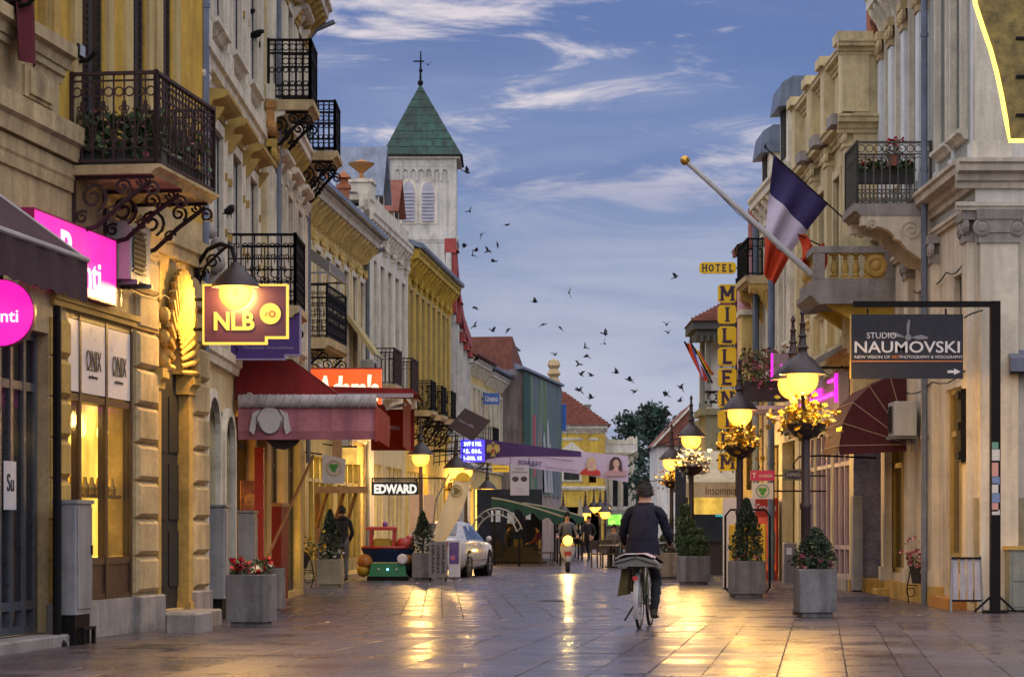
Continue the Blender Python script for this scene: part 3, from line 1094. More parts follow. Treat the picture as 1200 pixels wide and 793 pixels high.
m=MB();m.add([(-L,0,1.0),(0,0,1.0),(0,-1.0,.28),(-L,-1.0,.28),(-L,0,.985),(0,0,.985),(0,-1.0,.265),(-L,-1.0,.265)],[(0,1,2,3),(4,7,6,5),(0,4,5,1),(1,5,6,2),(2,6,7,3)])
m.build('canopy',PURP_F,t)
m=MB()
m.grid(lambda u,v: (-.005,-u*1.0,1.0-u*.72-v*(.42+.015*math.sin(u*14))),14,2)
m.grid(lambda u,v: (-L*u,-1.004+.012*math.sin(u*40),.28-v*(.42+.015*math.sin(u*60))),40,2)
m.build('valance',PURP_F,t)
m=MB();m.tube([(-L,-1.0,.27),(0.01,-1.0,.27)],.03,8);m.tube([(-.02,0,1.0),(-.02,-1.0,.27)],.022,6);m.build('awning_rail',M('pale_rail',(.4,.36,.36),.5),t)
m=MB()
for x in (-L+.3,-.25): m.bar((x,0,.3),(x,-.98,.24),.04)
m.build('arm',STEEL,t)
t=thing('round_sign','round glowing pink sign beneath the aubergine awning','shop sign',W(2,367,23.2),0)
m=MB();m.lathe((0,0,0),[(.001,-.06),(.30,-.06),(.315,-.05),(.315,.05),(.30,.06),(.001,.06)],32,ax='y');d=m.build('drum',PINK,t,True)
m=MB();m.lathe((0,0,0),[(.318,-.062),(.325,-.055),(.325,.055),(.318,.062),(.318,-.062)],32,ax='y',cap=False);m.build('rim',M('pink_rim',(.3,.01,.1),.4),t,True)
text('Punti',WHITE_L,t,(.0,-.064,-.03),.34,.12,bold=.01)
m=MB();m.bar((0,0,.3),(0,0,.6),.03);m.bar((0,0,.6),(-.5,.1,.6),.03);m.build('hanger',IRON,t)
s0,s1=A.S(40,.16),A.S(136,.16)
t=thing('light_box_sign','oblong glowing pink sign with white lettering beside the awning','shop sign',A.world((s0+s1)/2,0,3.78),A.rz)
hw,zt,zb=(s1-s0)/2,.72,.0
m=MB();m.box(-hw,hw,-.16,-.03,zb,zt);m.build('light_box',PINK,t)
m=MB()
for a,b,c,e in ((-hw-.02,hw+.02,zt,zt+.02),(-hw-.02,hw+.02,zb-.02,zb),(-hw-.02,-hw,zb,zt),(hw,hw+.02,zb,zt)): m.box(a,b,-.165,-.02,c,e)
m.build('frame',M('pink_rim',(.3,.01,.1)),t)
text('P',WHITE_L,t,(-.38,-.166,.44),.34,.36,bold=.02)
text('unti',WHITE_L,t,(.36,-.166,.24),.9,.30,bold=.015)
m=MB()
for x in (-hw*.6,hw*.6): m.bar((x,0,zt*.5),(x,-.05,zt*.5),.04)
m.build('wall_stud',IRON,t)
acunit('grey air conditioner behind the oblong pink sign',A.world(A.S(136,.16)+.44,0,4.08),A.rz,.8,.66,.32)
m=A.mb()
tp=thing('signpost','thin black pole standing between the two shop windows','pole',A.world(A.S(67,.25),.25,0),A.rz)
m=MB();m.tube([(0,0,0),(0,0,3.55)],.045,8);m.build('shaft',IRON,tp,True)
m=MB();m.lathe((0,0,0),[(.1,0),(.1,.03),(.05,.1)],10);m.bar((0,0,1.9),(.22,.05,1.9),.03);m.build('clamp',IRON,tp)
t=thing('meter_cabinet','tall grey meter cabinet by the lit shop window on a black base','cabinet',A.world(A.S(88,.3),.28,0),A.rz)
m=MB();m.cbox(-.27,.27,-.12,.12,.32,1.5,.015);m.box(-.29,.29,-.14,.14,1.49,1.53);m.build('body',GREY_P,t)
m=MB();m.box(-.24,.24,-.132,-.122,.38,1.45);m.build('door',GREY_P,t)
m=MB();m.box(-.25,.25,-.1,.1,0,.32);m.build('base',IRON,t)
m=MB();m.bar((.2,-.14,.95),(.2,-.14,1.05),.02);m.build('handle',IRON,t)
t=thing('boot_rail','low black iron bracket on the pavement beside the cabinet','rail',A.world(A.S(112,.5),.42,0),A.rz)
m=MB();m.bar((-.2,0,.17),(.2,0,.17),.05,.03);m.build('bar',IRON,t)
m=MB();m.bar((-.18,0,0),(-.18,0,.155),.04);m.build('leg',IRON,t)
m=MB();m.bar((.18,0,0),(.18,0,.155),.04);m.build('leg',IRON,t)
t=thing('stone_block','loose grey stone block lying before the arched doorway','stone',A.world(A.S(215,.55),.62,0),A.rz+R(3))
m=MB();m.cbox(-.42,.42,-.2,.2,0,.24,.03);m.build('block',STONE_G,t)
GLOBE_M=GLOBE('lamp_globe',(1.0,.42,.05),1.45,.35)
BULB=EM('bulb',(1,.55,.06),2.88)
LAMP_COL=(1.0,.55,.14)
def lamp_light(parent,loc,power,r=.09):
 l=bpy.data.lights.new('lamp_light','POINT')
 l.energy=power
 l.color=LAMP_COL
 l.shadow_soft_size=r*2
 l.specular_factor=.3
 o=bpy.data.objects.new('lamp_light',l)
 COL.objects.link(o)
 o.parent=parent
 o.location=loc
 return o
def lamp_head(t,c,k=1.0,power=60,finial=True):
 """globe hanging under a conical shade; c = globe centre"""
 x,y,z=c
 m=MB()
 m.lathe((x,y,z),[(.06*k,.46*k),(.10*k,.38*k),(.17*k,.33*k),(.37*k,.10*k),(.375*k,.07*k),(.34*k,.08*k),(.16*k,.27*k),(.001,.3*k)],20)
 sh=m.build('lamp_shade',M('lamp_metal',(.05,.04,.045),.45,.2,6,.1,metal=.3),t,True)
 m=MB();m.ball((x,y,z-.01*k),.26*k,18,10)
 g=m.build('globe',GLOBE_M,t,True)
 m=MB();m.ball((x,y,z),.05*k,8,6,sz=1.4);m.build('bulb',BULB,g,True)
 lamp_light(t,(x,y,z),power)
 if finial:
  m=MB()
  m.lathe((x,y,z),[(.07*k,.38*k),(.075*k,.48*k),(.11*k,.50*k),(.07*k,.54*k),(.05*k,.66*k),(.075*k,.69*k),(.045*k,.73*k),(.04*k,.86*k),(.06*k,.89*k),(.03*k,.92*k),(.025*k,1.02*k),(.045*k,1.06*k),(.003,1.15*k)],10)
  m.build('finial',M('lamp_iron',(.03,.016,.018),.5,.2,8,.1),t,True)
 return g
gp=W(276,342,30.6)
wp=A.world(A.S(228),.05,gp.z+.45)
t=thing('wall_lantern','lit wall lantern on a curved iron arm above the bank sign','lamp',wp,0)
lg=gp-wp
lamp_head(t,lg,.82,600,False)
m=MB()
m.tube([(0,0,.0),(lg.x*.25,lg.y*.25,.16),(lg.x*.6,lg.y*.6,.2),(lg.x*.9,lg.y*.9,.12),(lg.x,lg.y,-.08)],.028,6)
m.tube([(0,0,-.3),(lg.x*.2,lg.y*.2,-.05),(lg.x*.55,lg.y*.55,.08),(lg.x*.8,lg.y*.8,.16)],.02,6)
spiral(m,lambda a,b: (a,0,b),(lg.x*.32,.03),.1,.02,0,1.5,.018)
spiral(m,lambda a,b: (a,0,b),(lg.x*.1,-.12),.08,.02,0,1.4,.015)
m.build('arm',IRON,t)
m=MB();m.box(-.03,.02,-.06,.06,-.42,.24);m.build('wall_plate',IRON,t)
Y_L=EM('amber_light',(1.0,.60,.06),0.72)
def notched(w,h,n1,n2):
 return [(-w,-h),(w-n2,-h),(w-n2,-h+n1),(w,-h+n1),(w,h),(-w,h)]
Yb=30.9
c=W(288,368.5,Yb)
t=thing('bank_sign','plum bank sign with glowing yellow rim hung below the wall lantern','sign',c,0)
w,h=50*Yb/FPX,35*Yb/FPX
m=MB();m.prism(notched(w-.02,h-.02,.075,.27),-.06,.06);m.build('board',EM('plum_light',(.10,.004,.05),0.144,.2,(.014,.003,.012)),t)
pl=notched(w,h,.075,.27)
pi=notched(w-.024,h-.024,.075,.27)
m=MB()
for i in range(6):
 j=(i+1)%6
 m.add([(pl[i][0],-.07,pl[i][1]),(pl[j][0],-.07,pl[j][1]),(pi[j][0],-.07,pi[j][1]),(pi[i][0],-.07,pi[i][1]),(pl[i][0],.07,pl[i][1]),(pl[j][0],.07,pl[j][1]),(pi[j][0],.07,pi[j][1]),(pi[i][0],.07,pi[i][1])],
   [(0,1,2,3),(4,7,6,5),(0,4,5,1),(3,2,6,7)])
m.build('rim',Y_L,t)
text('NLB',Y_L,t,(-.14,-.075,-.09),.52,.235,bold=.035)
m=MB();m.lathe((.32,-.062,.005),[(.135,0),(.135,-.012),(.001,-.012)],24,ax='y');m.build('emblem',Y_L,t)
m=MB()
ring(m,lambda a,b: (a,-.078,b),(.345,.0),.035,.013,12)
m.bar((.255,-.078,-.025),(.28,-.078,.03),.02,.01)
m.build('emblem_mark',M('plum_ink',(.06,.01,.03),.5,0),t)
m=MB();m.bar((-w,0,h*.5),(-w-.12,0,h*.5),.04);m.bar((-w,0,-h*.5),(-w-.12,0,-h*.5),.04);m.build('wall_arm',IRON,t)
Yb=35.2
c=W(311,391,Yb)
t=thing('notched_sign','unlit purple sign with pale rim half hidden behind the bank sign','sign',c,0)
w,h=42*Yb/FPX,31*Yb/FPX
m=MB();m.prism(notched(w-.02,h-.02,.06,.22),-.05,.05);m.build('board',M('purple_board',(.06,.025,.16),.45,.1,2,.02),t)
pl,pi=notched(w,h,.06,.22),notched(w-.022,h-.022,.06,.22)
m=MB()
for i in range(6):
 j=(i+1)%6
 m.add([(pl[i][0],-.06,pl[i][1]),(pl[j][0],-.06,pl[j][1]),(pi[j][0],-.06,pi[j][1]),(pi[i][0],-.06,pi[i][1]),(pl[i][0],.06,pl[i][1]),(pl[j][0],.06,pl[j][1]),(pi[j][0],.06,pi[j][1]),(pi[i][0],.06,pi[i][1])],
   [(0,1,2,3),(4,7,6,5),(0,4,5,1),(3,2,6,7)])
m.build('rim',M('mauve_rim',(.3,.25,.4),.5,.1),t)
text('The power of possibilities',M('mauve_ink',(.35,.3,.5),.5,0),t,(.05,-.058,-h*.55),w*1.4,.05)
m=MB();m.bar((-w,0,0),(-w-.3,0,0),.04);m.build('wall_arm',IRON,t)
B=Fac('town_house','white front with gilt window hoods between the yellow house and the ribbed grey house','building',(-4.15,31.9),(-4.15,39.5),'L')
BW=[(1.2,2.3),(3.5,4.6),(5.8,6.9)]
B.wall(0,B.len,0,3.5,[(.6,1.9,.1,3.0),(2.6,3.7,.1,2.9),(4.4,7.2,.1,3.0)],.3,PLASTER_P,6,'ground_floor_wall',roof=False)
B.wall(0,B.len,3.5,13.5,[(a,b,4.35,6.75) for a,b in BW]+[(a,b,8.2,10.6) for a,b in BW],.28,PLASTER_W,6,'upper_wall')
GILT=M('gilt_stucco',(.36,.24,.06),.7,.25,3,.2,30,grime=.3)
for a,b in BW:
 B.win(a,b,4.35,6.75,.18,2,(.7,),WOOD_F,PANE,.06,TRIM_W,.16,.07,None,GILT,.3)
 B.win(a,b,8.2,10.6,.18,2,(.7,),WOOD_F,PANE,.06,TRIM_W,.16,.07,TRIM_W,TRIM_W,.3)
 for z in (4.6,5.4,6.2,9.0,9.9):
  for x in (a-.3,b+.3):
   m=B.mb();m.box(x-.05,x+.05,-.02,.09,z,z+.1);B.done(m,'stucco_stud',GILT)
B.band(0,B.len,7.45,7.75,.16,TRIM_W)
B.band(0,B.len,3.5,3.75,.14,TRIM_W)
B.cornice(0,B.len,12.6,.6,.6,TRIM_W,.9)
for x in (.05,2.55,4.9,7.15):
 B.pilaster(x,x+.38,7.75,12.5,.1,TRIM_W,.45)
 B.pilaster(x,x+.34,3.75,7.4,.06,TRIM_W,.3)
B.pipe(.02,.1,3.2,12.6,.055,ZINC)
for a,b,z in ((.6,1.9,3.0),(2.6,3.7,2.9)):
 m=B.mb()
 n=10
 for k in range(n):
  a0,a1=math.pi*k/n,math.pi*(k+1)/n
  cx,rr=(a+b)/2,(b-a)/2
  q=lambda an,r: (cx-math.cos(an)*r,z-.45+math.sin(an)*r*.75)
  i0,i1,o0,o1=q(a0,rr),q(a1,rr),q(a0,rr+.16),q(a1,rr+.16)
  m.prism([i0,i1,o1,o0],.002,.08)
 m.box(a-.16,a,.002,.08,0,z-.45);m.box(b,b+.16,.002,.08,0,z-.45)
 B.done(m,'door_surround',TRIM_W)
 B.win(a,b,.1,z,.25,2,(.75,),WOOD_D,PANE,.08,name='door')
m=B.mb()
for k in range(6):
 m.ball((.6+.1*math.sin(k*2),.14+.05*math.cos(k*3),4.5+k*.14),.15-.012*k,8,6)
B.done(m,'carved_corbel',STONE_G,smooth=True)
eb0=B.S(265)
B.balcony(eb0,eb0+1.45,1.0,4.47,1.03,.12,STONE_B,IRON,'rows',.6,2)
m=B.mb();m.box(4.4,7.2,-.36,-.34,.1,3.0);B.done(m,'lit_interior',LIT_O)
m=B.mb()
for x in (4.45,5.3,6.2,7.1): m.box(x,x+.07,-.25,-.15,.1,3.0)
m.box(4.4,7.2,-.24,-.16,2.5,2.6)
B.done(m,'shop_front',WOOD_D)
for k,(px,py,hh,ww,lab) in enumerate(((250,715,1.25,.42,'peeling grey electricity box on the wall past the arched doorway'),(279,712,1.2,.4,'grey electricity box behind the flower planter by the red bar front'))):
 Yk=33.2+k*3.6
 t=thing('electricity_box',lab,'cabinet',(-4.15,Yk,0),B.rz,'grey boxes along the left wall')
 m=MB();m.cbox(-.3,.3,-.24,0,.28,.28+hh,.015);m.box(-.32,.32,-.26,0,.28+hh,.31+hh);m.build('body',GREY_P,t)
 m=MB();m.box(-.26,.26,-.252,-.243,.34,.2+hh);m.build('door',GREY_P,t)
 m=MB();m.box(-.25,.25,-.2,0,0,.28);m.build('base',IRON,t)
for k,(s,z) in enumerate(((4.2,3.25),(4.6,3.3))):
 t=thing('security_camera',('white security camera on the wall left of the red awning','pale security camera next to the edge of the red awning')[k],'camera',B.world(s,0,z),B.rz,'security cameras by the red awning')
 m=MB();m.bar((0,0,0),(0,-.2,.02),.03);m.build('arm',PANEL,t)
 m=MB();m.tube([(-.14,-.24,-.05),(.12,-.22,.03)],.055,10);m.build('camera_body',PANEL,t,True)
 m=MB();m.tube([(-.142,-.24,-.05),(-.15,-.241,-.053)],.04,10);m.build('lens',IRON,t)
C=Fac('town_house','tall grey-cream house with two upper iron balconies and an ionic corner capital','building',(-4.0,39.5),(-4.0,46.4),'L')
CWN=[(.9,1.8),(2.9,3.8),(4.9,5.8)]
C.wall(0,C.len,0,3.6,[(.7,3.0,.1,3.0),(3.7,6.2,.1,3.0)],.3,PLASTER_C,6,'ground_floor_wall',roof=False)
C.wall(0,C.len,3.6,11.2,[(a,b,4.5,7.1) for a,b in CWN]+[(a,b,8.3,10.4) for a,b in CWN],.28,PLASTER_P,6,'upper_wall')
for a,b in CWN:
 C.win(a,b,4.5,7.1,.16,2,(.72,),FRAME_D,PANE,.06,TRIM_W,.15,.08,TRIM_W,TRIM_W,.28,shutter=M('grey_shutter',(.16,.15,.14),.7,.2,4,.1))
 C.win(a,b,8.3,10.4,.16,2,(.72,),FRAME_D,PANE,.06,TRIM_W,.15,.08,None,TRIM_W,.28,shutter=MATS['grey_shutter'])
C.cornice(0,C.len,7.72,.34,.5,TRIM_W,.55,dmat=GILT,dname='console')
C.band(0,C.len,3.5,3.75,.16,TRIM_W)
C.cornice(-.1,C.len+.1,10.75,.55,.5,TRIM_W,.5,dmat=GILT,dname='console')
for x in (.02,2.15,4.15,6.2):
 C.pilaster(x,x+.45,8.25,10.7,.09,TRIM_W,.35,flute=2,capmat=GILT)
 C.pilaster(x,x+.45,3.8,7.6,.09,TRIM_W,.42,flute=2,capmat=GILT if x<1 else TRIM_W)
m=C.mb();m.box(-.06,.5,-.02,.16,8.1,8.22);m.box(-.04,.48,-.02,.12,7.7,8.1)
for x in (.05,.4): m.lathe((x,.1,7.78),[(.13,-.08),(.14,.0),(.1,.05),(.05,.06),(.001,.06)],14,ax='y')
C.done(m,'corner_capital',M('gilt_capital',(.34,.17,.05),.7,.25,4,.2))
C.pipe(.6,.12,3.0,11,.055,PIPE)
C.pipe(C.len-.08,.1,2.5,10.6,.05,PIPE,.5)
C.balcony(.02,1.2,.70,8.24,.98,.12,STONE_B,IRON,'dense',.62,2)
C.balcony(5.2,6.4,.72,8.22,.92,.12,STONE_B,IRON,'dense',.7,2)
m=C.mb()
for a,b in ((.7,3.0),(3.7,6.2)):
 n=3
 for k in range(n+1):
  x=a+(b-a)*k/n;m.box(x-.04,x+.04,-.22,-.14,.1,3.0)
 m.box(a,b,-.21,-.15,2.3,2.38);m.box(a,b,-.21,-.15,.1,.3)
sf=C.done(m,'shop_front',WOOD_D)
for a,b in ((.7,3.0),(3.7,6.2)):
 m=C.mb();m.box(a,b,-.18,-.165,.3,2.95);C.done(m,'pane',SHOPGLASS,sf)
 m=C.mb();m.box(a,b,-.36,-.34,.1,3.0);C.done(m,'lit_interior',LIT_O if a<2 else LIT_Y,sf)
ROOF_T=TILE
D=Fac('town_house','cream house with a long zinc eave and small iron balcony past the grey-cream house','building',(-5.46,55),(-4.28,70),'L')
DW=[(x,x+.85) for x in (1.1,2.7,4.3,5.9,7.5,9.1,10.7,12.3,13.8)]
D.wall(0,D.len,0,3.9,[(.8,4.6,.1,3.1),(5.2,9.3,.1,3.1),(9.9,14.3,.1,3.1)],.3,PLASTER_C,7,'ground_floor_wall',roof=False)
D.wall(0,D.len,3.9,9.6,[(a,b,5.4,8.3) for a,b in DW],.25,PLASTER_C,7,'upper_wall')
for a,b in DW:
 D.win(a,b,5.4,8.3,.14,2,(.72,),WOOD_F,PANE,.06,TRIM_W,.14,.07,TRIM_W,None,shutter=M('cream_shutter',(.3,.27,.2),.7,.2,4,.1) if rng.random()<.6 else None)
 D.pilaster(b+.2,b+.5,5.2,8.7,.06,PLASTER_C,.3)
D.cornice(-.1,D.len,9.0,.55,.6,TRIM_W,.62,dmat=PLASTER_C)
D.band(0,D.len,4.5,4.75,.14,TRIM_W)
D.band(0,D.len,3.7,3.9,.18,TRIM_W)
m=D.mb();m.profile(-.15,D.len+.05,[(.62,9.58),(.7,9.6),(.7,9.72),(.62,9.7),(-3.4,11.0),(-3.4,10.9)]);D.done(m,'roof',ZINC)
D.pipe(D.len-.12,.12,0,9.0,.06,PIPE,.5)
D.pipe(.35,.12,3,9.0,.05,PIPE,.5)
D.balcony(1.0,4.0,1.1,5.67,1.22,.2,STONE_B,IRON,'rows',.9,2)
for k in range(3):
 m=D.mb();x=9.2+k*1.6
 m.tube([(x+.1*j,.05,5.0-.18*math.sin(math.pi*j/8)) for j in range(9)],[.02,.03,.04,.05,.055,.05,.04,.03,.02],6);D.done(m,'stucco_swag',TRIM_W)
m=D.mb()
for j in range(12):
 a0,a1=math.pi*j/12,math.pi*(j+1)/12
 f=lambda a,r: (10.9-math.cos(a)*3.2*r,3.95+math.sin(a)*.55*r)
 m.prism([f(a0,.93),f(a1,.93),f(a1,1.03),f(a0,1.03)],.0,.16)
D.done(m,'curved_pediment',TRIM_W)
for a,b in ((.8,4.6),(5.2,9.3),(9.9,14.3)):
 n=4
 m=D.mb()
 for k in range(n+1):
  x=a+(b-a)*k/n
  m.box(x-.06,x+.06,-.2,-.06,.1,3.1)
 m.box(a,b,-.19,-.07,2.45,2.55);m.box(a,b,-.19,-.07,.1,.45)
 sf=D.done(m,'shop_front',M('olive_frame',(.22,.18,.07),.6,.2,4,.1))
 for k in range(n):
  m=D.mb();m.box(a+(b-a)*k/n+.06,a+(b-a)*(k+1)/n-.06,-.15,-.135,.45,2.45);D.done(m,'pane',SHOPGLASS,sf)
 m=D.mb();m.box(a,b,-.32,-.3,.1,3.05);D.done(m,'lit_interior',LIT_Y if a>1 else LIT_O,sf)
t=thing('window_awning','half rolled grey metal awning on the upper cream front','awning',D.world(1.4,.1,7.5),D.rz)
m=MB();m.grid(lambda u,v: (u*2.4,-v*1.0,.55-v*.35-.25*v*v),6,6);m.grid(lambda u,v: (u*2.4,-1.0-.05*v,-.05-v*.22),6,1);m.grid(lambda u,v: (0,-v,(.55-v*.35-.25*v*v)-u*.28),2,6);m.build('canopy',M('grey_canvas',(.12,.11,.10),.7,.2,3,.1),t)
m=MB();m.tube([(0,-1.02,-.3),(2.4,-1.02,-.3)],.035,6);m.bar((0,0,-.3),(0,-1,-.28),.04);m.bar((2.4,0,-.3),(2.4,-1,-.28),.04);m.build('rail',STEEL,t)
t=thing('window_awning','pale sloping sunblind on the far windows of the cream front','awning',D.world(11.2,.05,6.0),D.rz)
m=MB();m.bar((0,0,1.1),(0,-.75,.05),.1,.05,up=(1,0,0));m.grid(lambda u,v: (u*2.2,-.75*v,1.1-1.05*v),4,3);m.build('canopy',M('straw_canvas',(.38,.31,.14),.8,.2,3,.1),t)
m=MB();m.tube([(0,-.76,.04),(2.2,-.76,.04)],.03,6);m.build('rail',STEEL,t)
acunit('air conditioner high on the corner of the cream house',D.world(D.len-.5,0,5.35),D.rz,.9,.75,.4)
acunit('air conditioner low over the yellow lit shop front of the cream house',D.world(9.6,0,3.15),D.rz,.9,.75,.4)
box_plant('window_box','dark window box of pink geraniums above the orange sign','plant',D.world(4.2,.75,4.15),D.rz+R(62),1.05,.28,.3,FL_PNK,420,.2,hang=.1,fl=70,up=.5,leaf=LEAF_Y)
for k,(px,py,h,w) in enumerate(((377,238,.95,.42),(403,240,.9,.3))):
 Yk=68+k*1.4
 p=W(px,py,Yk)
 t=thing('chimney',('stout brick chimney with clay pots on the cream house roof','slim orange chimney with a little hat on the cream house roof')[k],'chimney',p,0)
 m=MB();m.box(-w/2,w/2,-w/2,w/2,-1.2,h*.6);m.box(-w/2-.05,w/2+.05,-w/2-.05,w/2+.05,h*.5,h*.62)
 m.build('stack',M('brick_orange',(.30,.11,.05),.85,.25,5,.3),t)
 if k==0:
  for q in (-.22,.12):
   m=MB();m.lathe((q,0,h*.6),[(.12,0),(.1,.3),(.13,.32),(.13,.4)],10);m.build('pot',POT,t)
  m=MB();m.lathe((0,0,h*.62),[(.16,0),(.14,.7),(.22,.75),(.02,.95)],8);m.build('cowl',IRON,t)
 else:
  m=MB();m.box(-w/2+.03,w/2-.03,-.05,.05,h*.6,h*.85);m.add([(-w/2-.06,-.2,h*.85),(w/2+.06,-.2,h*.85),(w/2+.06,.2,h*.85),(-w/2-.06,.2,h*.85),(0,0,h*1.1)],[(0,3,2,1),(0,1,4),(1,2,4),(2,3,4),(3,0,4)]);m.build('hat',MATS['brick_orange'],t)
E=Fac('town_house','white house with tall windows, gabled dormers and a stone urn on its parapet','building',(-4.28,70),(-3.5,79.3),'L')
EW=[(x,x+.85) for x in (1.2,2.9,4.6,6.3,7.9)]
E.wall(0,E.len,0,4.2,[(.8,3.9,.1,3.2),(4.6,8.6,.1,3.2)],.3,PLASTER_P,7,'ground_floor_wall',roof=False)
E.wall(0,E.len,4.2,10.6,[(a,b,5.7,9.2) for a,b in EW],.25,PLASTER_W,7,'upper_wall')
for a,b in EW:
 E.win(a,b,5.7,9.2,.14,2,(.72,),WOOD_F,PANE,.06,TRIM_W,.16,.08,TRIM_W,None)
 E.pilaster(b+.28,b+.6,5.4,10.0,.09,TRIM_W,.4)
E.cornice(0,E.len,9.9,.3,.6,TRIM_W,.6)
E.band(0,E.len,4.6,4.85,.15,TRIM_W)
m=E.mb();m.box(0,E.len,-.15,.12,10.5,11.0);E.done(m,'parapet',TRIM_W)
E.pilaster(0,.9,0,10.8,.16,TRIM_W)
m=E.mb();m.box(.05,.9,-.5,.2,10.8,11.3);m.box(0,.95,-.55,.25,11.3,11.4);E.done(m,'urn_pedestal',TRIM_W)
m=E.mb();m.lathe((.47,-.15,11.4),[(.2,0),(.2,.05),(.06,.1),(.06,.22),(.12,.27),(.26,.38),(.36,.46),(.39,.51),(.25,.53),(.1,.6),(.001,.62)],16);E.done(m,'urn',M('terracotta_urn',(.36,.18,.06),.8,.2,4,.2),smooth=True)
for k,(s,wd_,hh) in enumerate(((3.4,1.5,1.7),(6.9,1.4,1.2))):
 m=E.mb()
 z=11.0
 m.prism([(s-wd_/2,z),(s+wd_/2,z),(s+wd_/2,z+.35),(s,z+hh),(s-wd_/2,z+.35)],-1.2,.02);d_=E.done(m,'dormer',TRIM_W)
 m=E.mb()
 for sg in (-1,1):
  e=[(s+sg*(wd_/2+.2),z+.2),(s,z+hh+.02),(s,z+hh+.16),(s+sg*(wd_/2+.28),z+.24)]
  m.prism(e,-1.25,.22)
 E.done(m,'dormer_roof',ZINC if k==0 else TILE,d_)
 m=E.mb();m.prism([(s-wd_*.22,z+.15),(s+wd_*.22,z+.15),(s+wd_*.22,z+.45),(s,z+hh*.72),(s-wd_*.22,z+.45)],.02,.05);E.done(m,'dormer_window',DARK,d_)
m=E.mb();m.profile(0,E.len,[(-.2,11.0),(-3.5,11.7),(-3.5,10.8)]);E.done(m,'roof',ZINC)
for s in (.9,5.0):
 E.balcony(s,s+1.6,.75,5.5,1.05,.14,STONE_B,IRON_R,'plain',.9,2,bstyle='stone',bmat=TRIM_W)
for a,b in ((.8,3.9),(4.6,8.6)):
 m=E.mb()
 for k in range(5):
  x=a+(b-a)*k/4;m.box(x-.06,x+.06,-.2,-.06,.1,3.2)
 m.box(a,b,-.19,-.07,2.5,2.6)
 sf=E.done(m,'shop_front',WOOD_F)
 m=E.mb();m.box(a,b,-.32,-.3,.1,3.2);E.done(m,'lit_interior',LIT_Y,sf)
 m=E.mb();m.box(a,b,-.15,-.14,.1,3.2);E.done(m,'pane',SHOPGLASS,sf)
G=Fac('town_house','straw yellow house with close-set tall windows and small bulging iron balconies','building',(-3.5,79.3),(-2.45,92),'L')
GW=[(x,x+.8) for x in (.7,2.3,3.9,5.5,7.1,8.7,10.3,11.6)]
G.wall(0,G.len,0,4.2,[(.6,5.6,.1,3.2),(6.4,12,.1,3.2)],.3,PLASTER_S,7,'ground_floor_wall',roof=False)
G.wall(0,G.len,4.2,10.6,[(a,b,5.6,9.2) for a,b in GW],.25,PLASTER_S,7,'upper_wall')
for a,b in GW:
 G.win(a,b,5.6,9.2,.14,2,(.72,),M('straw_frame',(.36,.27,.09),.7,.2,4,.1),PANE,.06,MATS['straw_frame'],.12,.08,MATS['straw_frame'],None,shutter=MATS['straw_frame'])
 G.pilaster(b+.25,b+.55,5.4,9.7,.09,PLASTER_S,.3)
G.cornice(0,G.len+.3,9.8,.5,.65,PLASTER_S,.8)
G.band(0,G.len,4.5,4.75,.15,PLASTER_S)
m=G.mb();m.profile(-.1,G.len+.3,[(.55,10.45),(.62,10.5),(.62,10.6),(-3.5,12.0),(-3.5,11.9)]);G.done(m,'roof',ZINC)
for k in range(3):
 G.balcony(2.0+k*3.2,3.3+k*3.2,.62,5.25,1.0,.14,STONE_B,IRON,'scroll',.8,2,bstyle='iron')
for a,b in ((.6,5.6),(6.4,12)):
 m=G.mb()
 for k in range(6):
  x=a+(b-a)*k/5;m.box(x-.06,x+.06,-.2,-.06,.1,3.2)
 sf=G.done(m,'shop_front',WOOD_F)
 m=G.mb();m.box(a,b,-.32,-.3,.1,3.2);G.done(m,'lit_interior',LIT_Y,sf)
 m=G.mb();m.box(a,b,-.15,-.14,.1,3.2);G.done(m,'pane',SHOPGLASS,sf)
TY=104.0
tw=(535-452)/FPX*TY
tx=PX(452,TY)
TST=M('tower_stone',(.52,.51,.48),.9,.16,.8,.3,14,streak=.3,grime=.3)
COPPER=M('copper_green',(.009,.055,.042),.5,.5,.8,.2,12,streak=.75,grime=.6)
RED_T=M('red_coping',(.30,.05,.045),.7,.2,3,.1)
T=thing('church_tower','pale stone bell tower with a green copper spire and two lancet windows','church tower',(tx,TY,0))
zt,zl=PZ(186,TY),PZ(278,TY)
m=MB()
LW=[(0.515*tw/2-.30+.0,0),]
l1,l2=(478.5-452)/FPX*TY,(501.5-452)/FPX*TY
lw_=15/FPX*TY/2
z0,z1=PZ(260,TY),PZ(213,TY)
def lancet(cx,w,za,zb,n=6):
 zs=zb-w*2.1
 L_=[(cx-w,za),(cx+w,za),(cx+w,zs)]
 for k in range(1,n):
  t=k/n
  L_.append((cx+w*math.cos(t*math.pi/2)**.8 if t<1 else cx,zs+(zb-zs)*math.sin(t*math.pi/2)))
 L_.append((cx,zb))
 for k in range(n-1,0,-1):
  t=k/n
  L_.append((cx-w*math.cos(t*math.pi/2)**.8,zs+(zb-zs)*math.sin(t*math.pi/2)))
 L_.append((cx-w,zs))
 return L_
m.box(0,tw,.0,tw,0,zl);m.build('lower_stage',TST,T)
m=MB();m.box(.03,tw-.03,.08,tw-.08,zl,zt);m.build('belfry_wall',TST,T)
m=MB();m.box(-.06,tw+.06,-.06,tw+.06,zl-.12,zl+.03);m.box(-.03,tw+.03,-.03,tw+.03,zl-.22,zl-.12);m.build('string_course',TST,T)
m=MB()
for x in (0.0,tw-.34):
 m.box(x,x+.34,0,.1,zl,zt)
m.box(.34,tw-.34,0.0,.1,zt-.34,zt)
n=7
st=(tw-.68)/n
for k in range(n+1):
 x=.34+st*k
 m.box(x-.05,x+.05,0.01,.1,zt-.95,zt-.34)
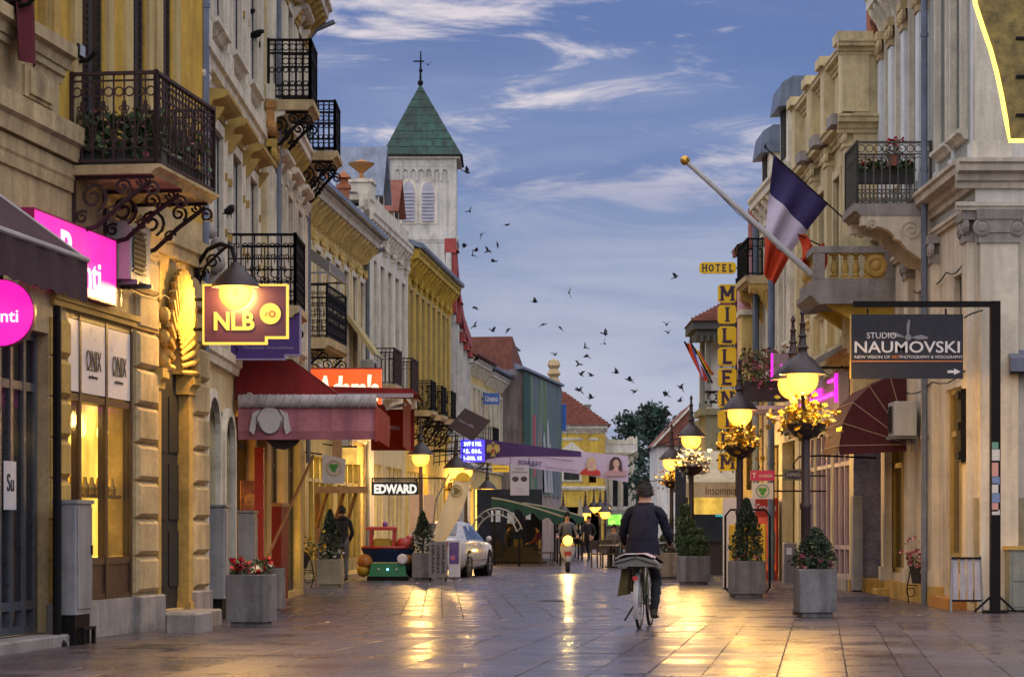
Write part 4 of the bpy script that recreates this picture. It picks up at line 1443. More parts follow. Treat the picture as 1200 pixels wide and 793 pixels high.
for k in range(n):
 cx=.34+st*(k+.5)
 for j in range(8):
  a0,a1=math.pi*j/8,math.pi*(j+1)/8
  f=lambda a: (cx-math.cos(a)*(st/2-.05),zt-.62+math.sin(a)*(st*.5))
  p,q=f(a0),f(a1)
  m.add([(p[0],.01,p[1]),(q[0],.01,q[1]),(q[0],.01,zt-.3),(p[0],.01,zt-.3)],[(0,1,2,3)])
m.build('arcade_frieze',TST,T)
for c in (l1,l2):
 m=MB();m.prism(lancet(c,lw_+.1,z0-.08,z1+.16),.03,.1);wn=m.build('window',TRIM_W,T)
 m=MB();m.prism(lancet(c,lw_,z0,z1),.01,.05);m.build('louvre_board',M('louvre_blue',(.34,.34,.42),.5,.15,4,.05),wn)
 for k in range(9):
  m=MB();z=z0+(z1-z0)*(k+.5)/11.5
  m.prism([(.01,z),(-.05,z-.05),(-.05,z-.035),(.01,z+.02)],c-lw_*.92,c+lw_*.92,'yz')
  m.build('slat',MATS['louvre_blue'],wn)
m=MB();m.box(-.08,tw+.16,-.1,tw+.1,zt,zt+.14);m.build('eave',TRIM_W,T)
m=MB()
ap=(PX(491,TY)-tx,tw/2,PZ(91,TY))
bs=[(-.16,-.18,zt+.14),(tw+.22,-.18,zt+.14),(tw+.22,tw+.18,zt+.14),(-.16,tw+.18,zt+.14)]
NR=9
for f in range(4):
 a,b=Vector(bs[f]),Vector(bs[(f+1)%4])
 apv=Vector(ap)
 for j in range(NR):
  t0,t1=j/NR,min(1,(j+1)/NR)
  nc=max(1,round(7*(1-t0)))
  for k in range(nc):
   e=.012
   u0,u1=k/nc+e,(k+1)/nc-e
   P=[a.lerp(b,u0).lerp(apv,t0),a.lerp(b,u1).lerp(apv,t0),a.lerp(b,u1).lerp(apv,t1-.008),a.lerp(b,u0).lerp(apv,t1-.008)]
   nrm=(b-a).cross(apv-a).normalized()*rng.uniform(.006,.014)
   mm=MB();mm.add([P[0]+nrm*1.6,P[1]+nrm*1.6,P[2]+nrm,P[3]+nrm,P[0],P[1],P[2],P[3]],[(0,1,2,3),(0,4,5,1),(1,5,6,2),(2,6,7,3),(3,7,4,0)])
   mm.build('copper_sheet',COPPER,T)
m.add(bs+[ap],[(0,3,2,1),(0,1,4),(1,2,4),(2,3,4),(3,0,4)])
m.build('spire',COPPER,T)
m=MB();m.box(-.2,tw+.26,-.22,tw+.22,zt+.1,zt+.16);m.build('gutter',IRON,T)
m=MB()
zb_=ap[2]
m.tube([(ap[0],ap[1],zb_-.3),(ap[0]+.02,ap[1],PZ(52,TY))],[.07,.03],6)
m.ball((ap[0],ap[1],zb_+.05),.13,8,6)
m.bar((ap[0]-.3,ap[1],PZ(64,TY)),(ap[0]+.16,ap[1],PZ(64,TY)),.06)
m.ball((ap[0]+.02,ap[1],PZ(75,TY)),.09,8,5)
m.build('spire_cross',IRON,T)
m=MB();m.tube([(.12,-.12,zt),(.12,-.12,3)],.07,6);m.build('downpipe',PIPE,T)
m=MB();m.bar((tw*.62,-.3,zl-.7),(tw*.62,0,zl-.6),.05);m.lathe((tw*.62,-.35,zl-1.1),[(.2,0),(.16,.1),(.14,.3),(.04,.5)],10);m.build('wall_lamp',STEEL,T)
H=Fac('church_facade_building','white church front with red stepped copings beside the bell tower','church',(-2.45,93),(-2.15,112),'L')
H.wall(0,H.len,0,9.6,[(3.5,6.5,.1,3.5)],.3,TST,2.2,'wall')
for k,(s,hh) in enumerate(((.2,12.4),(4.6,10.8),(9.2,9.6),(14.0,9.6),(18.2,9.6))):
 H.pilaster(s,s+.8,0,9.8,.22,TST)
 m=H.mb();m.box(s-.1,s+.9,-.05,.3,9.6,hh-.4);m.add([(s-.2,-.1,hh-.4),(s+1,-.1,hh-.4),(s+1,.4,hh-.4),(s-.2,.4,hh-.4),(s+.4,.15,hh)],[(0,3,2,1),(0,1,4),(1,2,4),(2,3,4),(3,0,4)]);H.done(m,'pinnacle',RED_T)
m=H.mb()
for a,b,za,zb2 in ((0.0,5.0,11.9,10.3),(5.0,9.6,10.3,9.7),(9.6,H.len,9.7,9.6)):
 m.prism([(a,9.58),(b,9.58),(b,zb2),(a,za)],-.1,.12)
H.done(m,'gable',TST)
m=H.mb()
for a,b,za,zb2 in ((0.0,5.0,11.9,10.3),(5.0,9.6,10.3,9.7),(9.6,H.len,9.7,9.6)):
 m.prism([(a,za),(b,zb2),(b,zb2+.5),(a,za+.55)],-.15,.3)
H.done(m,'coping',RED_T)
for s in (2.2,7.2,11.8,16.3):
 m=H.mb();m.prism(lancet(s,.5,4.2,8.0),.01,.05);H.done(m,'window',PANE_B)
H.win(3.5,6.5,.1,3.5,.25,2,(.75,),WOOD_D,PANE,.1,name='door')
I1=Fac('town_house','first small cream house past the church, with bracketed black downpipe','building',(-2.27,115),(-1.42,122.5),'L')
I2=Fac('town_house','second small cream house with a blue projecting sign','building',(-1.42,122.5),(-.5,130.5),'L')
for q,Fk in enumerate((I1,I2)):
 ws=[(x,x+.9) for x in (.9,2.8,4.7,6.4)]
 top=9.6 if q==0 else 9.4
 Fk.wall(0,Fk.len,0,top,[(a,b,5.4,8.2) for a,b in ws]+[(.6,3.4,.1,3.3),(4.2,7,.1,3.3)],.25,PLASTER_C,6,'wall')
 for a,b in ws:
  Fk.win(a,b,5.4,8.2,.14,2,(.7,),WOOD_F,PANE,.07,TRIM_W,.16,.08,TRIM_W,None)
 Fk.cornice(0,Fk.len,top-.7,.5,.6,TRIM_W,.7)
 m=Fk.mb();m.profile(-.2,Fk.len,[(.6,top-.05),(.7,top),(.7,top+.12),(-4,top+2.0),(-4,top+1.8)]);Fk.done(m,'roof',TILE if q==0 else ZINC)
 Fk.pipe(Fk.len-.2 if q else .25,.14,0,top-.5,.08,IRON,.5)
 Fk.band(0,Fk.len,4.2,4.5,.15,TRIM_W)
 for a,b in ((.6,3.4),(4.2,7)):
  m=Fk.mb();m.box(a,b,-.32,-.3,.1,3.3);Fk.done(m,'shop_front',LIT_Y)
I1.balcony(3.9,6.2,.9,5.2,1.1,.15,STONE_B,IRON,'plain',.8,2)
t=thing('shop_sign','small blue projecting sign high on the second cream house','sign',W(576,467,121),0)
m=MB();m.box(-.4,.4,-.07,.07,-.28,.28);m.build('board',M('blue_board',(.04,.12,.42),.4,.1,2,.02),t)
text('Uneno',PANEL,t,(0,-.08,0),.62,.3,bold=.02)
m=MB();m.bar((-.4,0,0),(-.95,0,0),.05);m.build('arm',IRON,t)
K=Fac('scaffolded_building','grey building wrapped in a painted green hoarding with a crumbling wall behind','building',(.62,130),(2.95,145),'L')
K.wall(0,K.len,0,9.9,[],.3,M('grey_render',(.22,.20,.21),.85,.2,.6,.2,12,streak=.4),5,'wall')
KE=Fac('','','',(-.62,130),(.62,130),'L',root=K.root)
m=KE.mb();m.box(0,1.24,-.4,.02,0,9.6);KE.done(m,'end_wall',M('brown_grey_render',(.20,.165,.16),.9,.2,.8,.3,12,streak=.4))
m=K.mb();m.box(-.2,2.2,.02,.06,3.2,9.75);K.done(m,'dark_green_sheet',M('green_sheet',(.012,.06,.05),.7,.2,.6,.1))
MURAL=bpy.data.materials.new('mural_print');MURAL.use_nodes=True
def mural_nodes():
 N,L=MURAL.node_tree.nodes,MURAL.node_tree.links
 b=N['Principled BSDF'];b.inputs['Roughness'].default_value=.7
 tc=N.new('ShaderNodeTexCoord');mp=N.new('ShaderNodeMapping');mp.inputs['Scale'].default_value=(1.0,1,.16)
 nz=N.new('ShaderNodeTexNoise');nz.inputs['Scale'].default_value=.55;nz.inputs['Detail'].default_value=4;nz.inputs['Distortion'].default_value=1.1
 cr=N.new('ShaderNodeValToRGB');e=cr.color_ramp
 cols=[(.30,(.05,.09,.11)),(.42,(.10,.13,.17)),(.50,(.05,.12,.08)),(.57,(.09,.17,.07)),(.63,(.15,.16,.19)),(.75,(.17,.15,.11))]
 e.elements[0].position,e.elements[0].color=cols[0][0],(*cols[0][1],1)
 e.elements[1].position,e.elements[1].color=cols[-1][0],(*cols[-1][1],1)
 for p,c in cols[1:-1]:
  x=e.elements.new(p);x.color=(*c,1)
 L.new(tc.outputs['Object'],mp.inputs[0]);L.new(mp.outputs[0],nz.inputs['Vector']);L.new(nz.outputs[0],cr.inputs[0]);L.new(cr.outputs[0],b.inputs['Base Color'])
mural_nodes()
m=K.mb();m.grid(lambda u,v: (2.25+u*(K.len-2.3),.05+.06*math.sin(u*44)*(1-.5*v),3.2+v*(6.55-1.0*u*0)),60,3);hoard=K.done(m,'painted_hoarding',MURAL)
m=K.mb();m.box(2.9,3.7,.1,.13,4.2,7.6);K.done(m,'red_strip',M('rose_print',(.35,.08,.10),.7,.2,2,0),hoard)
m=K.mb()
for x0,w_,h_ in ((7.2,.35,3.4),(8.6,.5,4.2),(9.6,.3,2.9)):
 m.prism([(x0,3.4),(x0+w_+.9,3.4),(x0+w_,3.4+h_*.8),(x0+.1,3.4+h_),(x0-.5,3.4+h_*.9)],.115,.125)
K.done(m,'pale_brushstrokes',M('pale_print',(.34,.35,.38),.7,.2,2,0),hoard)
m=K.mb();m.profile(-1.4,K.len,[(.2,9.85),(.2,9.98),(-.3,10.15),(-.3,9.8)]);K.done(m,'zinc_coping',ZINC)
m=K.mb();m.box(-4,15,-6,-5.3,9.6,11.9);K.done(m,'crumbling_wall',M('crumbling_plaster',(.20,.16,.13),.95,.4,.6,.5,10,streak=.6,grime=.5))
m=K.mb();m.profile(-4.2,1.5,[(-5.2,11.9),(-8,13.3),(-8,11.8)]);K.done(m,'roof',TILE)
m=K.mb();m.prism([(9,10),(15,10),(15,10.3),(9,12.4)],-5,-2);K.done(m,'roof',TILE)
m=K.mb();m.lathe((K.len-.3,-.4,9.9),[(.3,0),(.4,.2),(.25,.5),(.42,.7),(.25,1.0),(.4,1.2),(.3,1.5),(.1,1.6)],10);K.done(m,'roof_ornament',STONE_B)
m=K.mb();m.box(K.len-.05,K.len+.1,-.1,.3,7.2,8.8);K.done(m,'blue_banner',M('blue_board',(.04,.12,.42)))
Y0=200
N1=Fac('town_house','yellow house with red hipped tile roof closing the end of the street','building',(PX(618,Y0),Y0),(PX(709,Y0),Y0),'L')
N1.wall(0,N1.len,0,9.95,[(3.0,4.3,5.4,7.4),(5.1,5.7,5.2,7.4)],.3,PLASTER_S,8,'wall')
N1.win(3.0,4.3,5.4,7.4,.15,2,(.7,),WOOD_D,PANE,.1,TRIM_W,.2,.08,TRIM_W,None)
m=N1.mb();m.prism([(2.6,7.75),(4.7,7.75),(3.65,8.6)],0,.2);m.box(2.6,4.7,0,.25,7.6,7.75);N1.done(m,'window_pediment',TRIM_W)
N1.cornice(-.2,N1.len+.2,9.3,.5,.65,TRIM_W,.9)
N1.band(0,N1.len,8.7,8.9,.12,TRIM_W)
N1.band(0,N1.len,4.6,4.9,.2,TRIM_W)
for x in (2.0,4.6,5.9):
 N1.pilaster(x,x+.45,0,9.2,.12,M('amber_plaster',(.45,.30,.05),.8,.2,2,.2),.4)
m=N1.mb()
L_=N1.len
ev=[(-.6,.6,9.95),(L_+.5,.6,9.95),(L_+.5,-8.6,9.95),(-.6,-8.6,9.95),(L_*.3,-4,13.0),(L_*.48,-4,13.0)]
m.add(ev,[(0,1,5,4),(1,2,5),(2,3,4,5),(3,0,4),(0,3,2,1)])
rf=N1.done(m,'roof',TILE)
m=N1.mb()
for k in range(15):
 t=k/15
 a=Vector(ev[0]).lerp(Vector(ev[4]),t);b=Vector(ev[1]).lerp(Vector(ev[5]),t)
 m.bar(a+Vector((0,.03,.05)),b+Vector((0,.03,.05)),.1,.09)
tl=N1.done(m,'tile_course',TILE,rf);tl['kind']='stuff'
for px,py in ((672,476),(683,480),(690,478)):
 p=W(px,py,Y0+3);q=N1.S(px);m=N1.mb();m.box(q-.25,q+.25,-3.5,-3,10.6,PZ(py,Y0+3)+.2);m.box(q-.32,q+.32,-3.55,-2.95,PZ(py,Y0+3)+.2,PZ(py,Y0+3)+.32);N1.done(m,'chimney',STONE_G,rf)
m=N1.mb();m.box(1.5,L_,-.32,.0,.1,3.2);N1.done(m,'shop_front',WOOD_D)
Y1=206
N2=Fac('pavilion','low white pavilion with a scalloped parapet left of the dark trees','building',(PX(700,Y1),Y1),(PX(747,Y1),Y1),'L')
N2.wall(0,N2.len,0,8.6,[(1.3,1.75,3.3,6.3),(2.2,2.65,3.3,6.3)],.3,PLASTER_W,6,'wall')
N2.cornice(-.1,N2.len+.1,7.4,.4,.5,TRIM_W)
m=N2.mb()
m.prism([(0,8.6),(N2.len,8.6),(N2.len,9.3),(N2.len*.8,9.25),(N2.len*.7,8.95),(N2.len*.3,9.0),(N2.len*.2,9.4),(0,9.4)],-.3,.05);N2.done(m,'parapet',TRIM_W)
for x in (.6,1.0,1.95,2.9):
 N2.pilaster(x,x+.22,2.6,7.4,.14,TRIM_W,.3)
N2.win(1.3,1.75,3.3,6.3,.1,1,(.7,),WOOD_D,PANE,.06);N2.win(2.2,2.65,3.3,6.3,.1,1,(.7,),WOOD_D,PANE,.06)
m=N2.mb();m.box(0,N2.len,.0,.8,1.6,3.0)
N2.done(m,'canopy_fascia',M('grey_fascia',(.35,.35,.34),.7,.1,2,.05,streak=.2))
m=N2.mb();m.box(.9,2.0,.81,.86,1.75,2.6);N2.done(m,'green_light_sign',EM('green_light',(.35,1.0,.1),.8,.4))
PL_R=M('warm_white_plaster',(.57,.51,.42),.85,.12,1.0,.15,40,streak=.3,grime=.2)
NEON=EM('magenta_neon',(1.0,.01,.55),1.58)
MAROON=M('maroon_canvas',(.065,.008,.013),.8,.2,2,.15,60,streak=.2)
Ra=Fac('corner_house','white corner house with ionic pilasters and a wide moulded cornice behind the black signpost','building',(6.976,36.4),(6.95,45),'R')
Rf=Fac('','','',(6.976,36.4),(12,36.4),'L',root=Ra.root)
TOP=13.5
win_u=[(.75,1.5),(2.0,2.85)]
win_u2=[(4.6,5.4),(6.0,6.8),(7.3,8.0)]
low=[(.7,2.4,.15,3.45),(5.95,8.2,.45,3.1),(.95,1.75,3.75,5.2),(4.2,5.0,3.9,5.3),(6.3,7.1,3.9,5.3)]
Ra.wall(0,Ra.len,0,6.1,low,.3,PL_R,5,'ground_floor_wall',roof=False)
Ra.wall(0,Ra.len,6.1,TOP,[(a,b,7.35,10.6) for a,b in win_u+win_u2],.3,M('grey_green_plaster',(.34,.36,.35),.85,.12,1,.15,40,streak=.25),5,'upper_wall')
Rf.wall(0,Rf.len,0,6.1,[(1.15,3.2,1.3,4.1)],.25,PL_R,0,'ground_floor_wall')
Rf.wall(0,Rf.len,6.1,TOP,[(1.6,2.7,7.4,10.6)],.25,PLASTER_W,0,'upper_wall')
for a,b in win_u+win_u2:
 Ra.win(a,b,7.35,10.6,.05,1,(.72,),FRAME_D if a<3 else TRIM_W,PANE,.07,TRIM_W,.12,.1,TRIM_W,None)
Rf.win(1.6,2.7,7.4,10.6,.14,2,(.7,),TRIM_W,PANE,.07,TRIM_W,.14,.08,TRIM_W,TRIM_W)
Rf.win(1.15,3.2,1.3,4.1,.12,2,(.4,),IRON,M('notice_board_glass',(.12,.12,.13),.25,.3,2,0),.07)
for Fk,a,b in ((Ra,-.0,Ra.len),(Rf,-.3,Rf.len)):
 Fk.cornice(a,b,6.35,.34,.42,PL_R,None)
 Fk.band(a,b,6.02,6.14,.1,PL_R)
Rf.pilaster(.05,.62,.0,6.02,.13,PL_R,.5,capmat=STONE_G)
Rf.pilaster(-.02,.5,6.8,TOP,.06,TRIM_W)
for s in (.04,3.0,5.4,7.95):
 Ra.pilaster(s,s+.42,.3,6.02,.12,PL_R,.46,capmat=STONE_G)
BWT=M('bluish_white_trim',(.62,.66,.70),.8,.1,2,.15,30,streak=.2)
for s in (.02,1.62,3.0):
 Ra.pilaster(s,s+.22,6.8,TOP,.03,BWT)
for s in (4.05,5.55,6.95,8.2):
 Ra.pilaster(s,s+.34,6.8,10.4,.16,BWT,.5,flute=0,capmat=STONE_B)
Ra.cornice(3.4,Ra.len+.1,10.5,.4,.7,TRIM_W,.5)
Ra.pipe(3.28,.2,0,TOP,.055,ZINC)
Ra.balcony(3.7,5.0,1.24,6.62,1.02,.14,STONE_G,M('grey_iron',(.075,.07,.062),.6,.2,8,.1),'hoops',.75,2,bstyle='stone',bmat=PL_R)
for a,b,c,e in low[:2]:
 m=Ra.mb()
 for x in (a,(a+b)/2-.04,b-.09): m.box(x,x+.09,-.16,-.06,c,e)
 for z in (c,e-.75,e-.09): m.box(a,b,-.155,-.065,z,z+.09)
 if a<3: m.box(a,b,-.15,-.07,c+.09,c+.7)
 d_=Ra.done(m,'door' if a<3 else 'window',M('amber_frame',(.34,.24,.08),.6,.2,4,.1))
 for q in (0,1):
  m=Ra.mb();m.box(a+.09+q*(b-a)/2-.04*q,a+(q+1)*(b-a)/2-.05,-.12,-.10,c+.1,e-.1);Ra.done(m,'pane',SHOPGLASS,d_)
 m=Ra.mb();m.box(a,b+.3,-.36,-.34,c,e);Ra.done(m,'lit_interior',EM('dim_shop_light',(1,.55,.1),0.115,.9,(.05,.035,.02),3),d_)
for a,b,c,e in low[2:]:
 Ra.win(a,b,c,e,.1,1,(),FRAME_D,PANE,.06)
m=Ra.mb();m.box(.68,2.42,-.1,.28,0,.16);Ra.done(m,'door_step',M('orange_step',(.38,.17,.04),.7,.2,3,.2))
m=Ra.mb();m.box(2.6,8.4,-.02,.16,0,.3);Ra.done(m,'plinth',STONE_Y)
Rf_pl=Rf.mb();Rf_pl.box(-.02,Rf.len,-.02,.05,0,1.7);Rf.done(Rf_pl,'painted_dado',M('mustard_dado',(.33,.27,.16),.85,.2,1.5,.15,streak=.4))
m=Ra.mb();m.box(.1,.48,.12,.2,2.25,3.35)
for z in (2.3,2.75,3.2): m.box(.14,.44,.2,.23,z,z+.1)
Ra.done(m,'wall_display_case',IRON)
m=Ra.mb()
bz,bt=5.42,6.36
a0,a1,dp=7.45,9.6,1.48
m.profile(a0,a1,[(0,bz-.1),(dp-.1,bz-.1),(dp,bz),(dp+.06,bz+.06),(dp+.06,bz+.16),(0,bz+.16)])
sb=Ra.done(m,'stone_balcony',STONE_G)
m=Ra.mb();m.box(a0-.02,a0+.2,.0,dp+.02,bt-.12,bt);m.box(a0+.2,a1,dp-.2,dp+.02,bt-.12,bt);Ra.done(m,'handrail',STONE_G,sb)
m=Ra.mb();m.box(a0,a0+.18,0,dp,bz+.16,bz+.36);m.box(a0+.18,a1,dp-.18,dp,bz+.16,bz+.36);Ra.done(m,'rail_base',STONE_G,sb)
for q in (dp-.2,0.0):
 m=Ra.mb();m.box(a0-.01,a0+.19,q,q+.2,bz+.36,bt-.12);Ra.done(m,'rail_post',STONE_G,sb)
for k in range(4):
 m=Ra.mb();lathe_baluster(m,(a0+.09,dp-.38-k*.2,bz+.36),bt-.12-bz-.36,.075);Ra.done(m,'baluster',STONE_Y,sb,True)
for k in range(7):
 m=Ra.mb();lathe_baluster(m,(a0+.4+k*.25,dp-.09,bz+.36),bt-.12-bz-.36,.075);Ra.done(m,'baluster',STONE_Y,sb,True)
m=Ra.mb();m.box(a0+.02,a0+.16,.2,.5,bz+.36,bt-.12);m.lathe((a0+.02,.35,(bz+bt)/2+.12),[(.2,-.01),(.2,-.04),(.14,-.05),(.1,-.03),(.06,-.06),(.001,-.07)],16,ax='x');Ra.done(m,'medallion',STONE_Y,sb)
for s in (a0+.2,a1-.5):
 m=Ra.mb();m.prism([(0,bz-.1),(dp*.8,bz-.1),(dp*.4,bz-.5),(0,bz-.85)],s,s+.3,'yz');Ra.done(m,'bracket',PLASTER_S,sb)
Rc=Fac('town_house','cream house with a stepped attic, stone balusters and a brick chimney','building',(6.35,45.0),(6.24,52.4),'R')
Re=Fac('','','',(6.35,45.0),(7.6,45.0),'L',root=Rc.root)
cw=[(1.2,2.0),(3.2,4.0),(5.2,6.0)]
Rc.wall(0,Rc.len,0,4.4,[(.5,2.6,.3,3.2),(2.9,5.0,.3,3.2),(5.3,7.2,.3,3.2)],.3,PLASTER_P,5,'ground_floor_wall',roof=False)
Rc.wall(0,Rc.len,4.4,10.3,[(a,b,5.6,8.0) for a,b in cw],.25,PLASTER_P,5,'upper_wall',ends=True)
Re.wall(0,Re.len,0,10.3,[(.62,1.0,.3,3.2),(.42,1.0,9.05,10.0)],.25,PLASTER_P,0,'end_wall')
for a,b in cw:
 Rc.win(a,b,5.6,8.0,.14,1,(.7,),TRIM_W,PANE,.06,PLASTER_P,.16,.08,PLASTER_P,None)
for s in (.02,2.4,4.4,6.8):
 Rc.pilaster(s,s+.45,4.6,8.7,.14,PLASTER_P,.35)
 m=Rc.mb();m.box(s-.05,s+.5,-.3,.2,9.0,10.35);m.box(s-.12,s+.57,-.36,.3,10.3,10.48);Rc.done(m,'attic_pier',PLASTER_P)
 m=Rc.mb();m.box(s-.1,s+.55,-.02,.42,8.75,8.95);Rc.done(m,'cornice_block',STONE_G)
for Fk in (Rc,Re):
 Fk.cornice(-.3 if Fk is Re else 0,Fk.len,8.6,.3,.32,PLASTER_P,None)
 Fk.cornice(-.3 if Fk is Re else 0,Fk.len,10.05,.22,.26,PLASTER_P,None)
Rc.band(0,Rc.len,4.5,4.75,.16,PLASTER_P)
for q in range(3):
 m=Re.mb();lathe_baluster(m,(.52+q*.2,-.08,9.05),.95,.08);Re.done(m,'baluster',STONE_Y,smooth=True)
m=Re.mb();m.box(.45,.9,-.04,.05,6.4,8.2)
m.box(.4,.95,.0,.06,8.2,8.32);Re.done(m,'blind_window',STONE_Y)
m=Re.mb();m.box(.42,1.0,-1.2,-.6,10.3,11.5);ch=Re.done(m,'chimney',M('brick_orange',(.30,.11,.05)))
for j in range(11):
 for k in range(4):
  m=Re.mb();x=.42+(k+(.5 if j%2 else 0))*.145-.02
  if x+.13>1.02: continue
  m.box(x,x+.13,-.6,-.588,10.32+j*.105,10.32+j*.105+.09);Re.done(m,'brick',TILE,ch)
m=Re.mb();m.box(.38,1.04,-1.26,-.56,11.5,11.62);Re.done(m,'chimney_cap',TILE,ch)
m=Re.mb();m.box(0.0,.6,.0,.05,.35,3.1);Re.done(m,'marble_panel',M('blue_marble',(.12,.12,.19),.3,.4,4,.05))
m=Re.mb();m.box(.62,1.0,-.12,-.08,.3,3.2);Re.done(m,'door',WOOD_D)
m=Re.mb();m.box(-.1,1.1,-.02,.2,0,.3);Re.done(m,'door_step',STONE_Y)
m=Rc.mb();m.box(.3,7.3,-.05,.08,0,.3);Rc.done(m,'plinth',STONE_G)
MAUVE=M('mauve_frame',(.30,.24,.30),.5,.1,4,.05)
for a,b in ((.5,2.6),(2.9,5.0),(5.3,7.2)):
 m=Rc.mb()
 for k in range(4):
  x=a+(b-a)*k/3;m.box(x-.045,x+.045,-.12,-.02,.3,3.2)
 for z in (.3,.85,2.45,3.12): m.box(a,b,-.115,-.025,z,z+.08)
 sf=Rc.done(m,'shop_front',MAUVE)
 for k in range(3):
  m=Rc.mb();m.box(a+(b-a)*k/3+.045,a+(b-a)*(k+1)/3-.045,-.09,-.075,.38,3.15);Rc.done(m,'pane',SHOPGLASS,sf)
 m=Rc.mb();m.box(a,b,-.36,-.34,.3,3.2);Rc.done(m,'lit_interior',EM('rosy_shop_light',(1,.42,.3),0.0864,.9,(.05,.03,.04),4),sf)
t=thing('neon_fascia','grey shop fascia with a magenta neon strip above the mauve shop windows','shop sign',Rc.world(.4,0,3.45),Rc.rz)
m=MB();m.box(0,7.6,.02,.2,-.1,.75);m.build('board',M('grey_mauve_board',(.26,.22,.27),.6,.1,2,.05),t)
m=MB();m.tube([(.2,.23,.62),(1.2,.23,.62)],.03,6);m.tube([(.3,.23,.36),(5.2,.23,.36)],.04,6);m.tube([(.2,.23,.18),(.2,.23,.72)],.03,6);m.build('neon_tube',NEON,t)
text('telecom',NEON,t,(3.6,.24,.5),3.2,.3,(R(180),0),.02)
t=thing('projecting_sign','square grey sign with a magenta lit edge past the double lamp','shop sign',W(918,430,50),0)
m=MB();m.box(-.22,.24,-.06,.06,-.28,.28);m.build('board',MATS['grey_mauve_board'],t)
m=MB();m.box(-.25,-.222,-.065,.065,-.28,.28);m.box(-.06,.0,-.068,-.06,-.05,.05);m.build('neon_edge',NEON,t)
m=MB();m.bar((.24,0,0),(.75,0,0),.04);m.build('arm',IRON,t)
t=thing('tin_canopy','sloping ribbed tin canopy under the stone balcony','canopy',Rc.world(.1,0,4.25),Rc.rz)
m=MB();m.add([(0,0,.5),(2.6,0,.5),(2.6,.8,.0),(0,.8,0),(0,0,.46),(2.6,0,.46),(2.6,.8,-.04),(0,.8,-.04)],[(0,1,2,3),(4,7,6,5),(0,4,5,1),(1,5,6,2),(2,6,7,3),(3,7,4,0)])
for k in range(9): m.bar((.1+k*.3,0,.52),(.1+k*.3,.8,.02),.04)
m.build('sheet',M('tin_canopy',(.28,.26,.24),.7,.2,2,.2,streak=.4),t)
m=MB();m.bar((.1,0,.0),(.1,.7,.0),.04);m.build('bracket',IRON,t)
Rd=Fac('town_house','narrow cream house with two blue tin dormers beyond the cream attic','building',(6.22,52.4),(6.1,58.6),'R')
Rdw=[(.8,1.6),(2.6,3.4),(4.4,5.2)]
Rd.wall(0,Rd.len,0,9.3,[(a,b,5.4,7.8) for a,b in Rdw]+[(.6,2.8,.2,3.2),(3.4,5.6,.2,3.2)],.25,PLASTER_P,5,'wall')
for a,b in Rdw:
 Rd.win(a,b,5.4,7.8,.14,1,(.7,),WOOD_F,PANE,.07,TRIM_W,.14,.12,TRIM_W,TRIM_W)
for s in (.02,1.9,3.7,5.6):
 Rd.pilaster(s,s+.5,4.6,8.4,.2,TRIM_W,.4,flute=1)
Rd.cornice(0,Rd.len,8.6,.4,.6,TRIM_W,.8)
Rd.band(0,Rd.len,4.4,4.7,.2,TRIM_W)
BLUE_T=M('blue_tin',(.12,.155,.22),.4,.25,2,.1,metal=.3,streak=.3)
Rd.pipe(2.4,.3,0,8.6,.08,BLUE_T);Rd.pipe(5.3,.3,0,8.6,.08,BLUE_T)
for s,hh in ((.3,11.1),(3.6,10.6)):
 m=Rd.mb();m.box(s,s+1.3,-1.3,.2,9.1,hh-.5);dm=Rd.done(m,'dormer',TRIM_W)
 m=Rd.mb();m.prism([(-1.4,hh-.55),(.42,hh-.66),(.34,hh-.15),(.1,hh),(-1.4,hh)],s-.1,s+1.4,'yz');Rd.done(m,'dormer_roof',BLUE_T,dm)
 m=Rd.mb();m.box(s+.3,s+1.0,.21,.23,9.4,hh-.65);Rd.done(m,'dormer_window',DARK,dm)
for a,b in ((.6,2.8),(3.4,5.6)):
 m=Rd.mb();m.box(a,b,-.3,-.28,.2,3.2);Rd.done(m,'shop_front',EM('dim_shop_light',(1,.55,.1),0.115))
Rd.balcony(3.5,5.5,.7,7.1,.85,.14,STONE_B,IRON,'plain',.8,2,bstyle='stone',bmat=STONE_Y)
Pk=Fac('town_house','pink plastered house with a blank gable wall and tiled verge','building',(PX(869,60),60),(6.8,60),'L')
Pk.wall(0,1.1,0,8.3,[],.2,M('pink_plaster',(.50,.27,.33),.85,.1,.8,.1,30,streak=.25),1.2,'wall')
m=Pk.mb();m.prism([(-.1,8.1),(1.2,8.6),(1.2,8.8),(-.12,8.3)],-1.3,.1);rf=Pk.done(m,'roof',TILE)
for k in range(2):
 m=Pk.mb();m.lathe((-.08,-.05-k*.6,8.15),[(.12,0),(.12,.5)],8,a0=0,a1=math.pi,ax='y');Pk.done(m,'verge_tile',TILE,rf)
m=Pk.mb();m.box(.25,.7,-.9,-.2,8.2,9.3);Pk.done(m,'roof_turret',M('rose_brick',(.25,.08,.07),.85,.3,5,.3))
Pk.pipe(.02,.1,2.6,8.1,.09,M('pink_pipe',(.42,.22,.27),.6,.1))
Pc=Fac('garden_wall','tall cream garden wall with a terracotta urn in front of the pink gable','wall',(PX(869,58.8),58.8),(PX(893,58.8),58.8),'L')
Pc.wall(0,Pc.len,0,6.45,[(.12,.36,2.2,4.8)],.2,PLASTER_C,.8,'wall')
m=Pc.mb();m.box(-.05,Pc.len+.05,-.8,.08,6.45,6.58);Pc.done(m,'coping',TRIM_W)
m=Pc.mb();m.lathe((.17,-.2,6.58),[(.12,0),(.07,.1),(.17,.22),(.18,.35),(.08,.48),(.05,.55),(.001,.62)],10);Pc.done(m,'urn',POT,smooth=True)
HT=Fac('hotel','hotel with an open corner loggia under a small red tile roof','hotel',(PX(822,74),74),(PX(872,74),74),'L')
HW=HT.len
